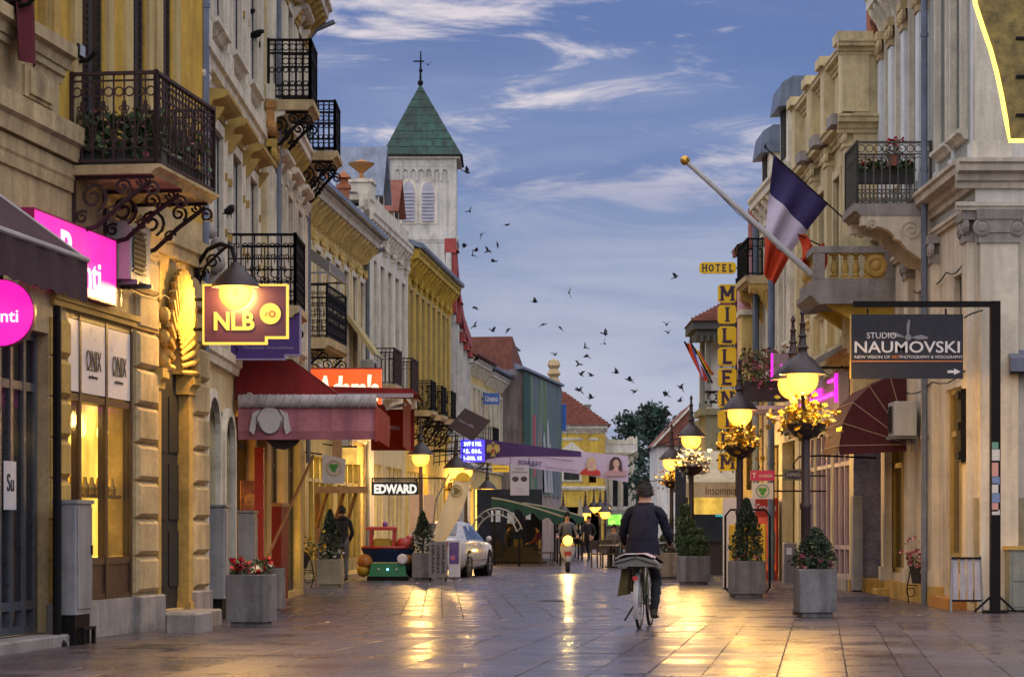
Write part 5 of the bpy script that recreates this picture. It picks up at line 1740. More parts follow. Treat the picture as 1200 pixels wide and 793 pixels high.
HT.wall(.12,HW,0,4.75,[],.2,M('olive_stone',(.22,.20,.12),.85,.2,1.2,.2,25,streak=.3),7,'wall')
HT.wall(.5,HW,4.75,7.6,[],.2,PLASTER_W,5,'loggia_back_wall',d=-2.4)
m=HT.mb();m.box(-.05,HW,-2.4,.1,4.75,4.95);HT.done(m,'loggia_floor',MATS['olive_stone'])
for s,d in ((.15,0),(.15,-2.2),(HW-.25,0)):
 m=HT.mb();m.lathe((s+.06,d-.06,5.0),[(.12,0),(.12,.2),(.085,.25),(.08,2.2),(.13,2.3),(.13,2.4)],10);HT.done(m,'column',M('grey_column',(.16,.16,.14),.7,.2),smooth=True)
m=HT.mb()
for k in range(6):
 ring(m,lambda a,b: (a,.02,b),(.32+k*.26,5.3),.13,.025,12)
m.bar((.1,.02,5.46),(HW,.02,5.46),.06);m.bar((.1,.02,5.14),(HW,.02,5.14),.06)
HT.done(m,'railing',IRON)
m=HT.mb();m.box(-.3,HW+.3,-2.7,.4,7.35,7.62);m.box(-.18,HW,-2.5,.25,7.15,7.35);HT.done(m,'eave',M('dark_olive_wood',(.05,.055,.05),.7,.2))
for k in range(9):
 m=HT.mb();m.box(-.26+k*.2,-.18+k*.2,.1,.36,6.95+.02*(k%3),7.16);HT.done(m,'fret_board',MATS['dark_olive_wood'])
m=HT.mb()
m.add([(-.35,.45,7.62),(HW+.4,.45,7.62),(HW+.4,-2.8,7.62),(-.35,-2.8,7.62),(HW*.7,-1.1,8.35),(HW*.85,-1.1,8.35)],[(0,1,5,4),(1,2,5),(2,3,4,5),(3,0,4),(0,3,2,1)]);rf=HT.done(m,'roof',TILE)
for k in range(10):
 t_=k/10
 m=HT.mb();a=Vector((-.35,.47,7.64)).lerp(Vector((HW*.7,-1.05,8.37)),t_);b=Vector((HW+.4,.47,7.64)).lerp(Vector((HW*.85,-1.05,8.37)),t_)
 m.bar(a,b,.1,.09);HT.done(m,'tile_course',TILE,rf)
SIGN_Y=M('sign_yellow',(.74,.50,.015),.45,.08,2,.02)
SIGN_K=M('sign_dark',(.03,.015,.05),.5,0)
SLAB={
 'M': [((.14,0),(.14,1)),((.86,0),(.86,1)),((.14,1),(.5,.3)),((.86,1),(.5,.3))],'I': [((.5,0),(.5,1))],'L': [((.3,0),(.3,1)),((.3,.07),(.82,.07))],
 'E': [((.25,0),(.25,1)),((.25,.07),(.8,.07)),((.25,.5),(.68,.5)),((.25,.93),(.8,.93))],'N': [((.2,0),(.2,1)),((.8,0),(.8,1)),((.2,1),(.8,0))],
 'U': [((.2,.15),(.2,1)),((.8,.15),(.8,1)),((.2,.12),(.8,.12))],'H': [((.2,0),(.2,1)),((.8,0),(.8,1)),((.2,.5),(.8,.5))],'T': [((.5,0),(.5,1)),((.1,.93),(.9,.93))],
 'O': [((.5+.36*math.cos(k*math.pi/4),.5+.43*math.sin(k*math.pi/4)),(.5+.36*math.cos((k+1)*math.pi/4),.5+.43*math.sin((k+1)*math.pi/4))) for k in range(8)]}
FEET={'M': (.14,.86),'I': (.5,),'L': (.3,),'E': (.25,),'N': (.2,.8),'U': (.2,.8),'H': (.2,.8),'T': (.5,),'O': ()}
def slab_letter(ch,parent,c,w,h,name='letter'):
 m=MB()
 for i,(p,q) in enumerate(SLAB[ch]):
  e=.0006*i
  m.bar((c[0]+(p[0]-.5)*w,c[1]-e,c[2]+(p[1]-.5)*h),(c[0]+(q[0]-.5)*w,c[1]-e,c[2]+(q[1]-.5)*h),.2*w,.012,up=(0,1,0))
 for x in FEET[ch]:
  for y in ((0,1) if ch != 'U' else (1,)):
   yy=.04 if y==0 else .96
   m.box(c[0]+(x-.5)*w-.17*w,c[0]+(x-.5)*w+.17*w,c[1]-.009,c[1]+.006,c[2]+(yy-.5)*h-.045*h,c[2]+(yy-.5)*h+.045*h)
 return m.build(name,SIGN_K,parent)
SY=62.0
k_=SY/FPX
t=thing('hotel_letter_sign','column of nine yellow letter boxes reading MILLENIUM below the hotel board','hotel sign',W(852,344,SY),0)
m=MB();m.tube([(.27,.1,.4),(.27,.1,-5.2)],.05,6);m.build('pole',IRON,t)
for k,ch in enumerate('MILLENIUM'):
 z=-k*24.6*k_
 h=10.6*k_
 m=MB();c_=.05
 m.prism([(-h+c_,z-h),(h-c_,z-h),(h,z-h+c_),(h,z+h-c_),(h-c_,z+h),(-h+c_,z+h),(-h,z+h-c_),(-h,z-h+c_)],-.08,.08);bx=m.build('letter_box',SIGN_Y,t)
 slab_letter(ch,bx,(0,-.085,z),.37,.37)
 m=MB();m.bar((-.15,0,z-h),(-.15,0,z-h-.06),.03);m.bar((.15,0,z-h),(.15,0,z-h-.06),.03);m.build('link',IRON,t)
t=thing('hotel_board','yellow HOTEL board projecting over the street above the letter boxes','hotel sign',W(841,314,SY),0)
w,h,c_=21.5*k_,6.6*k_,.06
m=MB();m.prism([(-w+c_,-h),(w-c_,-h),(w,-h+c_),(w,h-c_),(w-c_,h),(-w+c_,h),(-w,h-c_),(-w,-h+c_)],-.05,.05);m.build('board',SIGN_Y,t)
for k,ch in enumerate('HOTEL'):
 slab_letter(ch,t,(-.34+k*.17,-.055,0),.15,.19)
m=MB();m.bar((w,0,0),(w+.3,.1,0),.04);m.build('arm',IRON,t)
t=thing('awning','cream cafe awning with lettering on its fascia below the hotel letters','awning',W(838,570,63),0)
m=MB();m.add([(-.75,0,.1),(.8,0,.1),(.95,2.2,1.0),(-.6,2.2,1.0),(-.75,0,.06),(.8,0,.06),(.95,2.2,.96),(-.6,2.2,.96)],[(0,1,2,3),(4,7,6,5),(0,4,5,1),(1,5,6,2),(2,6,7,3),(3,7,4,0)]);m.build('canopy',M('cream_canvas',(.42,.36,.24),.85,.15,2,.1,streak=.2),t)
m=MB();m.box(-.76,.81,-.03,.0,-.28,.12);m.build('fascia',MATS['cream_canvas'],t)
text('Insomnia',M('brown_ink',(.1,.05,.03),.6,0),t,(.15,-.034,-.1),.8,.22)
m=MB();m.box(-.7,.78,.02,.05,-.72,-.28);m.build('lit_strip',EM('amber_strip',(1,.6,.08),0.36,.4),t)
m=MB();m.bar((-.7,.1,-.3),(-.7,.1,PZ(570,63)*-1),.07);m.build('post',IRON,t)
m=MB();m.bar((.75,.1,-.3),(.75,.1,PZ(570,63)*-1),.07);m.build('post',IRON,t)
t=thing('cafe_interior','dark cafe interior with teal glow under the cream awning','cafe',(PX(838,66),66,0))
m=MB();m.box(-1.0,1.0,1.2,1.4,0,3.0);m.build('back_wall',M('dim_interior',(.05,.055,.07)),t)
m=MB();m.box(-.7,-.2,1.17,1.19,1.7,1.95);m.box(.1,.5,1.17,1.19,1.6,1.9);m.build('lit_panel',EM('teal_light',(.1,.7,.7),0.252,.5),t)
m=MB();m.box(-.6,.4,.3,.6,0,.9);m.box(-.65,.45,.25,.65,.9,.96);m.build('bar_counter',WOOD_D,t)
Q=Fac('far_house','far white gabled house with red roof half hidden by the lamps','building',(PX(770,150),150),(PX(812,150),150),'L')
Q.wall(0,Q.len,0,6.6,[(1.0,1.5,3.6,5.6)],.2,PLASTER_W,8,'wall')
m=Q.mb();m.add([(-.3,.3,6.5),(Q.len+.4,.3,6.5),(Q.len+.4,-8,6.5),(-.3,-8,6.5),(Q.len*.9,.3,9.0),(Q.len*.9,-8,9.0)],[(0,1,4),(1,2,5,4),(2,3,5),(3,0,4,5)]);Q.done(m,'roof',TILE)
Q.win(1.0,1.5,3.6,5.6,.1,1,(.6,),WOOD_D,PANE,.07)
m=Q.mb();m.bar((-.4,.4,6.3),(Q.len*.95,.4,8.95),.22,.12);Q.done(m,'barge_board',TRIM_W)
box_plant('window_box','trough with red geranium on the ring-pattern iron balcony','plant',Ra.world(4.0,.72,7.0),Ra.rz+R(90),.95,.2,.22,FL_RED,300,.12,hang=.06,fl=14,up=.18)
t=thing('potted_geranium','red geranium in bloom standing on the ring-pattern iron balcony rail','plant',Ra.world(3.78,.62,7.26),0)
m=MB();m.lathe((0,0,0),[(.08,0),(.11,.16),(.12,.17)],10);m.build('pot',POT,t)
m=MB();leaves(m,[(rng.gauss(0,.09),rng.gauss(0,.09),.2+rng.random()*.12) for _ in range(60)],.08,0,rng);m.build('foliage',LEAF,t)
m=MB();flower_heads(m,[(rng.gauss(0,.07),rng.gauss(0,.07),.32+rng.random()*.14) for _ in range(26)],.03,0);m.build('blossom',FL_RED,t)
t=thing('awning','maroon quarter-round awning with pale ribs over a doorway','awning',Ra.world(5.5,.02,2.68),Ra.rz)
RR,LW_=1.27,2.0
NQ=5
an=[math.pi/2*k/NQ for k in range(NQ+1)]
m=MB()
for k in range(NQ):
 p,q=(math.cos(an[k])*RR,math.sin(an[k])*RR),(math.cos(an[k+1])*RR,math.sin(an[k+1])*RR)
 m.add([(0,p[0],p[1]),(LW_,p[0],p[1]),(LW_,q[0],q[1]),(0,q[0],q[1])],[(0,1,2,3)])
 m.add([(0,0,0),(0,p[0],p[1]),(0,q[0],q[1])],[(0,1,2)])
 m.add([(LW_,0,0),(LW_,p[0],p[1]),(LW_,q[0],q[1])],[(0,1,2)])
m.build('canopy',MAROON,t)
m=MB()
m.add([(0,0,0),(0,RR,0),(0,RR,-.16),(0,0,-.09)],[(0,1,2,3)]);m.add([(0,RR,0),(LW_,RR,0),(LW_,RR,-.16),(0,RR,-.09)],[(0,1,2,3)]);m.build('valance',MAROON,t)
PIP=M('pale_piping',(.32,.22,.17),.8,.1)
for k in range(NQ+1):
 m=MB();p=(math.cos(an[k])*RR,math.sin(an[k])*RR);m.tube([(-.012,.05,.02),(-.012,p[0]*1.005,p[1]*1.005),(LW_,p[0]*1.005,p[1]*1.005)],.009,5);m.build('piping',PIP,t)
acunit('air conditioner standing on brackets in front of the maroon awning',(6.86,41.3,PZ(511,41.3)),R(-90),.72,.58,.38)
Yp=35.5
kp=Yp/FPX
bp=W(1166,717,Yp)
t=thing('gallows_signpost','tall black square post with a long arm, stickers on its shaft','post',(bp.x,Yp,0))
pw=5.5*kp
ht=PZ(353,Yp)
m=MB();m.box(-pw,pw,-pw,pw,0,ht);m.build('shaft',IRON,t)
m=MB();xa=PX(1000,Yp)-bp.x;m.box(xa,-pw,-.035,.035,ht-.085,ht);m.build('arm',IRON,t)
m=MB();m.box(-.16,.16,-.16,.16,0,.04);m.bar((-.05,0,.25),(-.3,0,.02),.03);m.bar((.05,0,.25),(.3,0,.02),.03);m.build('foot',IRON,t)
STK=[M('sticker_white',(.5,.48,.46),.5,.1),M('sticker_pink',(.5,.25,.22),.5,.1),M('sticker_blue',(.14,.2,.36),.5,.1),M('sticker_teal',(.1,.25,.2),.5,.1)]
for k,(py,h_,mt) in enumerate(((522,8,3),(533,13,0),(550,16,1),(563,9,2),(572,12,0),(583,11,2),(594,10,1),(600,6,0))):
 m=MB();z=PZ(py,Yp);m.box(-pw*.85,pw*(.8 if k%2 else .5),-pw-.004,-pw-.001,z-h_*kp/2,z+h_*kp/2);m.build('sticker',STK[mt],t)
t=thing('studio_sign','dark blue studio sign hanging from the arm of the black post','sign',W(1062.5,406,Yp))
hw,hh=65.5*kp,37.5*kp
m=MB();m.box(-hw,hw,-.045,.045,-hh,hh);m.build('board',M('navy_board',(.009,.010,.020),.6,.1,2,.02),t)
m=MB();m.box(-hw-.012,-hw-.001,-.05,.05,-hh,hh);m.build('edge_trim',M('brass_edge',(.5,.32,.08),.4,.1,metal=.5),t)
SW=M('sign_white',(.50,.50,.54),.5,.05)
SG=M('sign_grey',(.16,.17,.2),.5,.05)
SO=M('sign_orange',(.50,.17,.04),.5,.05)
text('STUDIO',SW,t,(-hw*.46,-.05,hh*.34),.43,.085)
text('NAUMOVSKI',SW,t,(0,-.05,-hh*.02),hw*1.88,.17,bold=.012)
text('NEW VISION OF',SW,t,(-hw*.62,-.05,-hh*.33),.52,.045)
text('ART',SO,t,(-hw*.21,-.05,-hh*.33),.12,.045)
text('PHOTOGRAPHY & VIDEOGRAPHY',SW,t,(hw*.43,-.05,-hh*.33),.92,.045)
m=MB();m.box(-hw+.01,hw-.01,-.052,-.046,-hh*.48,-hh*.45);m.build('rule',SO,t)
m=MB();m.prism([(hw*.72,-hh*.75),(hw*.84,-hh*.75),(hw*.84,-hh*.69),(hw*.95,-hh*.79),(hw*.84,-hh*.89),(hw*.84,-hh*.83),(hw*.72,-hh*.83)],-.052,-.046);m.build('arrow',SW,t)
m=MB()
m.prism([(.0,.10),(.02,.10),(.03,.25),(.045,.37),(.02,.4),(-.01,.3)],-.052,-.046)
m.prism([(-.02,.13),(-.16,.2),(-.29,.2),(-.3,.17),(-.14,.14)],-.052,-.046);m.prism([(.05,.13),(.2,.17),(.3,.14),(.3,.11),(.16,.1)],-.052,-.046)
m.lathe((.015,-.046,.13),[(.045,0),(.045,-.012),(.001,-.014)],12,ax='y');m.build('propeller_emblem',SG,t)
for x in (-hw*.7,hw*.7):
 m=MB();m.bar((x,0,hh),(x,0,hh+.09),.025);m.build('hanger',IRON,t)
m=MB();m.tube([(hw+.02,0,hh*.9),(hw+.12,0,hh*1.02),(hw+.3,0,hh*1.14)],.012,5);m.build('cable',IRON,t)
Yn=33.5
kn=Yn/FPX
t=thing('neon_sign','curved dark sign with a glowing yellow edge at the top right corner','shop sign',W(1183,165,Yn))
edge=[(-42,175),(-40,160),(-31,132),(-22,106),(-15,80),(-9,52),(-4,24),(0,0),(60,0)]
pts=[(x*kn,0,z*kn) for x,z in edge]
m=MB();m.tube(pts,.032,8);m.build('light_tube',EM('yellow_light',(1.0,.66,.12),1.44),t,True)
m=MB();m.prism([(x*kn+.02,z*kn+.02) for x,z in edge]+[(60*kn,175*kn)],.02,.22);m.build('board',M('tarnished_brass',(.15,.11,.03),.35,.6,5,.3,8,metal=.4,grime=.5),t)
m=MB()
for z in (30,75,120): m.bar((8*kn,-.0,z*kn),(60*kn,-.0,z*kn),.05,.04)
m.tube([(45*kn,-.01,20*kn),(45*kn,-.01,160*kn)],.03,6);m.build('grille',IRON,t)
m=MB();m.bar((60*kn,.12,60*kn),(60*kn,2.9,60*kn),.05);m.bar((60*kn,.12,140*kn),(60*kn,2.9,140*kn),.05);m.build('wall_arm',IRON,t)
FB,FW,FR=M('flag_blue',(.028,.02,.10),.75,.1,3,.05),M('flag_white',(.50,.44,.58),.75,.08,3,.05),M('flag_red',(.48,.045,.01),.75,.1,3,.05)
Yf=45.3
p0,p1=W(897,173,Yf),Rc.world(Rc.S(1000),.02,PZ(266,45.1))
t=thing('flag','blue white and red tricolour hanging from a thin pole on the cream house','flag',p0)
m=MB();m.tube([(0,0,0),p1-p0],.016,6);m.lathe((0,0,-.02),[(.02,0),(.028,.04),(.002,.1)],8);m.build('pole',IRON,t)
m=MB();m.box((p1-p0).x-.03,(p1-p0).x+.05,-.08,.05,(p1-p0).z-.1,(p1-p0).z+.1);m.build('wall_socket',IRON,t)
kf=Yf/FPX
TL,TR=(906,181),(970,239)
def band_fn(l0,l1,r0,r1,seed):
 def fn(u,v):
  a=(l0[0]+(l1[0]-l0[0])*v,l0[1]+(l1[1]-l0[1])*v)
  b=(r0[0]+(r1[0]-r0[0])*v,r0[1]+(r1[1]-r0[1])*v)
  x=a[0]+(b[0]-a[0])*u
  y=a[1]+(b[1]-a[1])*u
  q=.08*math.sin(u*11+y*.03)*(.3+.7*min(1,(y-170)/90))+.05*math.sin(u*5+y*.06)
  return ((x-897)*kf,q,(173-y)*kf)
 return fn
for nm,l0,l1,r0,r1,mt in (('blue_band',TL,(902,225),TR,(946,270),FB),('white_band',(902,225),(897,274),(946,270),(922,302),FW),('red_band',(897,272),(895,322),(926,300),(908,334),FR)):
 m=MB();m.grid(band_fn(l0,l1,r0,r1,1),16,10);m.build(nm,mt,t,'all')
Yw=44.4
a,b=W(806,191,Yw),W(952,322,Yw)
t=thing('flagpole','thick white flagpole with a gilt ball leaning out from the stone balcony','flagpole',b)
d=a-b
m=MB();m.tube([(0,0,0),d*.5,d],[.062,.055,.045],10);m.build('pole',M('white_pole',(.45,.45,.48),.5,.1,3,.03),t,True)
m=MB();m.ball(d+d.normalized()*.07,.09,12,8);m.build('ball',M('gilt_ball',(.5,.3,.06),.3,.2,5,.1,metal=.8),t,True)
m=MB();m.tube([d*.98,d*.6+Vector((0,0,-.1)),d*.25+Vector((0,0,-.03))],.008,4);m.build('halyard',IRON,t)
t=thing('flag','furled red flag drooping beside the tricolour at the stone balcony','flag',W(935,276,44.9))
kw=44.9/FPX
m=MB();m.grid(lambda u,v: ((u*30+6*math.sin(v*3))*kw,.1*math.sin(u*12+v*4),(-v*34-u*12+5*math.sin(u*7))*kw),14,8);m.build('cloth',FR,t,'all')
m=MB();m.tube([(0,0,.02),(32*kw,0,-14*kw)],.014,5);m.build('rod',IRON,t)
Yg=72
kg=Yg/FPX
t=thing('flag','small multicoloured flags drooping from the hotel loggia','flag',W(802,402,Yg))
for nm,dx,mt,w_ in (('red_cloth',0,FR,7),('blue_cloth',5,M('flag_navy',(.03,.05,.25),.75,.1),7),('white_cloth',10,FW,7)):
 m=MB();m.grid(lambda u,v: ((u*w_+dx+v*(24-dx))*kg*.9,.06*math.sin(u*6+v*5)+dx*.004,(-v*(44-dx*.4)-dx*1.3*(1-v))*kg),4,10);m.build(nm,mt,t,'all')
for nm,dx,mt in (('black_cloth',8,IRON),('yellow_cloth',12,SIGN_Y),('crimson_cloth',16,FR)):
 m=MB();m.grid(lambda u,v: ((u*4+dx+v*(26-dx*.4))*kg*.9,.25+.05*math.sin(u*6+v*5),(-v*(36-dx*.5)-dx*.9+6)*kg),4,10);m.build(nm,mt,t,'all')
m=MB();m.tube([(0,0,.05),(30*kg,.2,-46*kg)],.03,5);m.tube([(7*kg,.25,.1),(34*kg,.3,-46*kg)],.03,5);m.build('pole',IRON,t)
box_plant('balcony_flowers','large mass of pink hanging flowers above the middle street lamp','plant',W(895,470,51),R(4),1.0,.5,.4,FL_PNK,900,.5,hang=.2,fl=150,up=.75,leaf=LEAF_Y)
t=thing('stone_shelf','small white stone shelf carrying the pink balcony flowers','shelf',W(905,476,51))
m=MB();m.box(-.55,1.2,-.25,.5,-.08,.0);m.box(-.45,1.1,-.15,.5,-.16,-.08);m.build('slab',TRIM_W,t)
m=MB();m.prism([(-.1,-.16),(.5,-.16),(.5,-.6)],.3,.5,'yz');m.build('bracket',TRIM_W,t)
t=thing('shop_sign','small magenta phone shop sign above the round green logo','sign',W(893.5,557,48))
m=MB();m.box(-.24,.24,-.05,.05,-.1,.1);m.build('board',M('magenta_board',(.40,.012,.10),.45,.1),t)
text('T',SW,t,(-.17,-.055,0),None,.1,bold=.02)
text('mobile',SW,t,(.06,-.055,0),.26,.07)
m=MB();m.bar((.24,0,0),(1.3,.3,0),.03);m.build('arm',IRON,t)
t=thing('round_logo_sign','round white sign with a green clover under the magenta phone sign','sign',W(893.5,575,48))
m=MB();m.box(-.21,.21,-.04,.04,-.16,.16);m.build('board',SW,t)
m=MB();ring(m,lambda a,b: (a,-.045,b),(0,0),.125,.015,20);m.build('ring',M('logo_teal',(.1,.25,.24),.5,.1),t)
m=MB()
for k in range(3): m.lathe((.045*math.cos(k*2.1+.5),-.042,.045*math.sin(k*2.1+.5)),[(.045,0),(.045,-.01),(.001,-.01)],12,ax='y')
m.build('clover',M('logo_green',(.05,.25,.04),.5,.1),t)
m=MB();m.bar((.21,0,0),(1.3,.3,0),.03);m.build('arm',IRON,t)
t=thing('oval_sign','small oval hanging shop sign beneath the double lamp','sign',W(930,556,43))
m=MB();m.box(-.19,.19,-.03,.03,-.1,.1);m.build('board',M('olive_board',(.13,.13,.05),.6,.1),t)
m=MB();m.lathe((0,0,0),[(.001,-.035),(1,-.035),(1,.035),(.001,.035)],24,ax='y');o=m.build('oval',SIGN_K,t);o.scale=(.165,1,.075)
text('EXPRESS',M('cream_ink',(.45,.4,.28),.5,0),t,(0,-.04,0),.24,.06)
m=MB();m.tube([(0,0,.1),(.0,0,.2),(.1,0,.32),(.5,0,.34),(1.5,.2,.3)],.018,6);m.build('arm',IRON,t)
for Fk_,a_,b_,h_,d_ in ((Ra,.1,8.5,3.62,.14),(Ra,.6,5.2,5.32,.05),(A,6.0,11.8,4.1,.1),(B,.2,7.4,3.9,.16),(C,.2,6.2,7.62,.15),(D,.5,14,4.9,.2),(Rc,.2,7,4.3,.17)):
 m=Fk_.mb();m.tube([(a_+(b_-a_)*k/12,d_,h_-.1*math.sin(math.pi*(k%4)/4)) for k in range(13)],.011,4);Fk_.done(m,'cable',IRON)
PAVE=bpy.data.materials.new('paving_stone')
PAVE.use_nodes=True
def pave_nodes():
 N,L=PAVE.node_tree.nodes,PAVE.node_tree.links
 b=N['Principled BSDF']
 g=N.new('ShaderNodeNewGeometry')
 oi=N.new('ShaderNodeObjectInfo')
 def nz(sc,det,st=(1,1,1)):
  mp=N.new('ShaderNodeMapping');mp.inputs['Scale'].default_value=st
  n=N.new('ShaderNodeTexNoise');n.inputs['Scale'].default_value=sc;n.inputs['Detail'].default_value=det;n.inputs['Roughness'].default_value=.62
  L.new(g.outputs['Position'],mp.inputs[0]);L.new(mp.outputs[0],n.inputs['Vector'])
  return n.outputs[0]
 def mr(s,a,b_,c,d):
  r=N.new('ShaderNodeMapRange');r.inputs[1].default_value=a;r.inputs[2].default_value=b_;r.inputs[3].default_value=c;r.inputs[4].default_value=d
  L.new(s,r.inputs[0]);return r.outputs[0]
 def mul(a,f):
  x=N.new('ShaderNodeMix');x.data_type='RGBA';x.blend_type='MULTIPLY';x.inputs[0].default_value=1
  if isinstance(a,tuple): x.inputs[6].default_value=a
  else: L.new(a,x.inputs[6])
  L.new(f,x.inputs[7]);return x.outputs[2]
 c=mul((.062,.050,.068,1),mr(nz(.5,6),.3,.7,.65,1.35))
 c=mul(c,mr(nz(9,5),.3,.7,.8,1.2))
 c=mul(c,mr(oi.outputs['Random'],0,1,.78,1.2))
 c=mul(c,mr(nz(3.1,7),.60,.68,1.0,.55))
 L.new(c,b.inputs['Base Color'])
 r1=mr(nz(1.1,5),.35,.68,.14,.38)
 ad=N.new('ShaderNodeMath');ad.operation='ADD'
 L.new(r1,ad.inputs[0]);L.new(mr(nz(22,4),.4,.7,0,.12),ad.inputs[1])
 ad2=N.new('ShaderNodeMath');ad2.operation='ADD'
 L.new(ad.outputs[0],ad2.inputs[0]);L.new(mr(oi.outputs['Random'],0,1,-.04,.08),ad2.inputs[1])
 L.new(ad2.outputs[0],b.inputs['Roughness'])
 b.inputs['Specular IOR Level'].default_value=.55
 bp=N.new('ShaderNodeBump');bp.inputs['Strength'].default_value=.08;bp.inputs['Distance'].default_value=.006
 L.new(nz(14,6),bp.inputs['Height'])
 bp2=N.new('ShaderNodeBump');bp2.inputs['Strength'].default_value=.06;bp2.inputs['Distance'].default_value=.03
 L.new(nz(2.2,3),bp2.inputs['Height']);L.new(bp.outputs[0],bp2.inputs['Normal'])
 L.new(bp2.outputs[0],b.inputs['Normal'])
pave_nodes()
EARTH=M('earth',(.07,.06,.055),.95,.3,.05,.2,3)
MORTAR=M('mortar_joint',(.035,.03,.03),.9,.3,3,.3,30)
m=MB();m.add([(-900,-60,-.06),(900,-60,-.06),(900,3000,-.06),(-900,3000,-.06)],[(0,1,2,3)])
tag(m.build('ground',EARTH),kind='structure')
m=MB();m.add([(-9,8,-.03),(12,8,-.03),(12,320,-.03),(-9,320,-.03),(-9,8,-.012),(12,8,-.012),(12,320,-.012),(-9,320,-.012)],[(0,3,2,1),(4,5,6,7),(0,1,5,4),(1,2,6,5),(2,3,7,6),(3,0,4,7)])
pav=tag(m.build('pavement',MORTAR),kind='structure')
m=MB();m.add([(-9,78,-.006),(12,78,-.006),(12,320,-.006),(-9,320,-.006)],[(0,1,2,3)]);m.build('far_paving',PAVE,pav)
rp=random.Random(11)
def lay(ang,y0,y1,wr,lr,clip):
 """slabs in running courses along a direction; returns (centre, w, l)"""
 ca,sa=math.cos(ang),math.sin(ang)
 out=[]
 b=-14.0
 while b<16:
  w=rp.choice(wr)
  a=y0-6-rp.random()*2
  while a<y1+6:
   l=rp.uniform(*lr)
   cb,cc=b+w/2,a+l/2
   x,y=cb*ca+cc*sa,-cb*sa+cc*ca
   if clip(x,y):
    out.append((x,y,w,l,ang))
   a+=l
  b+=w
 return out
def xl(y):
 return -5.9+.155*(y-20) if y<32 else -4.5+.0*y
near_s=lay(R(7.3),16,33,(.58,.58,.3,.47,.62),(.8,1.9),lambda x,y: 17.2<y<33.5 and xl(y)-.2<x<8.2)
far_s=lay(R(-1.7),33,78,(.32,.43,.3,.5),(.6,1.6),lambda x,y: 31.3 <= y<78.6 and -5.2<x<8.2)
near_s.sort(key=lambda q: q[1])
SLABS=[]
for v in range(5):
 m=MB()
 e,q=.5,.47
 z=[rp.uniform(-.0012,.0012) for _ in range(4)]
 m.add([(-.5,-.5,-.02),(.5,-.5,-.02),(.5,.5,-.02),(-.5,.5,-.02),(-.5,-.5,-.004),(.5,-.5,-.004),(.5,.5,-.004),(-.5,.5,-.004),(-.496,-.498,z[0]),(.496,-.498,z[1]),(.496,.498,z[2]),(-.496,.498,z[3])],
   [(0,1,5,4),(1,2,6,5),(2,3,7,6),(3,0,4,7),(4,5,9,8),(5,6,10,9),(6,7,11,10),(7,4,8,11),(8,9,10,11)])
 o=m.build('paving_slab',PAVE,pav)
 SLABS.append(o)
vis=[q for q in near_s]
one,rest=vis[:300],vis[300:]
for k,(x,y,w,l,a) in enumerate(one):
 o=SLABS[k] if k<5 else SLABS[k%5].copy()
 if k >= 5:
  COL.objects.link(o)
  o.parent=pav
 o.location=(x,y,rp.uniform(-.0015,.0015))
 o.rotation_euler=(rp.gauss(0,R(.10)),rp.gauss(0,R(.10)),-a)
 o.scale=(w-.010,l-.008,1)
m=MB()
for x,y,w,l,a in rest+far_s:
 ca,sa=math.cos(a),math.sin(a)
 z=rp.uniform(-.002,.002)-(.007 if y<33.6 and a<0 else 0)
 tx_,ty_=rp.gauss(0,.0016),rp.gauss(0,.0016)
 def P(u,v,h):
  return (x+u*ca+v*sa,y-u*sa+v*ca,z+h+u*tx_+v*ty_)
 hw,hl=w/2-.0055,l/2-.005
 m.add([P(-hw,-hl,-.012),P(hw,-hl,-.012),P(hw,hl,-.012),P(-hw,hl,-.012),P(-hw+.003,-hl+.003,0),P(hw-.003,-hl+.003,0),P(hw-.003,hl-.003,0),P(-hw+.003,hl-.003,0)],
   [(0,1,5,4),(1,2,6,5),(2,3,7,6),(3,0,4,7),(4,5,6,7)])
tag(m.build('paving_stones',PAVE,pav),kind='stuff')
for px_,py_,w_,l_ in ((185,757,.62,.9),(648,704,.5,.7)):
 m=MB();Y_=GY(py_);x_=PX(px_,Y_)
 m.cbox(-w_/2,w_/2,-l_/2,l_/2,-.01,.006,.004)
 for k in range(5): m.box(-w_/2+.06,w_/2-.06,-l_/2+l_*(k+.3)/5,-l_/2+l_*(k+.6)/5,.006,.010)
 o=m.build('access_cover',M('cast_iron_cover',(.05,.042,.04),.5,.3,6,.2),pav);o.location=(x_,Y_,0);o.rotation_euler=(0,0,-R(7))
m=MB();m.prism([(5.55,41.0),(6.4,41.0),(6.4,60),(5.0,60),(5.3,50)],-.02,.09,'xy');tag(m.build('footway',PAVE),kind='structure')
LIRON=M('lamp_iron',(.03,.016,.018),.5,.2,8,.1)
def basket(t,x,y,z,r,n=110,seed=0):
 g=random.Random(seed)
 m=MB();m.lathe((x,y,z),[(.05,-r*.75),(r*.55,-r*.6),(r*.95,-r*.15),(r,0),(r*.92,.0)],14)
 b=m.build('flower_basket',LIRON,t,True)
 m=MB()
 pts=[(x+g.gauss(0,r*.62),y+g.gauss(0,r*.62),z+g.gauss(.08,.13)) for _ in range(n)]
 leaves(m,pts,.1,0,g);m.build('foliage',LEAF_Y,b)
 m=MB();flower_heads(m,[pts[g.randrange(n)] for _ in range(int(n*.55))],.042,0);m.build('blossom',FL_YEL if seed%2 else FL_WHT,b)
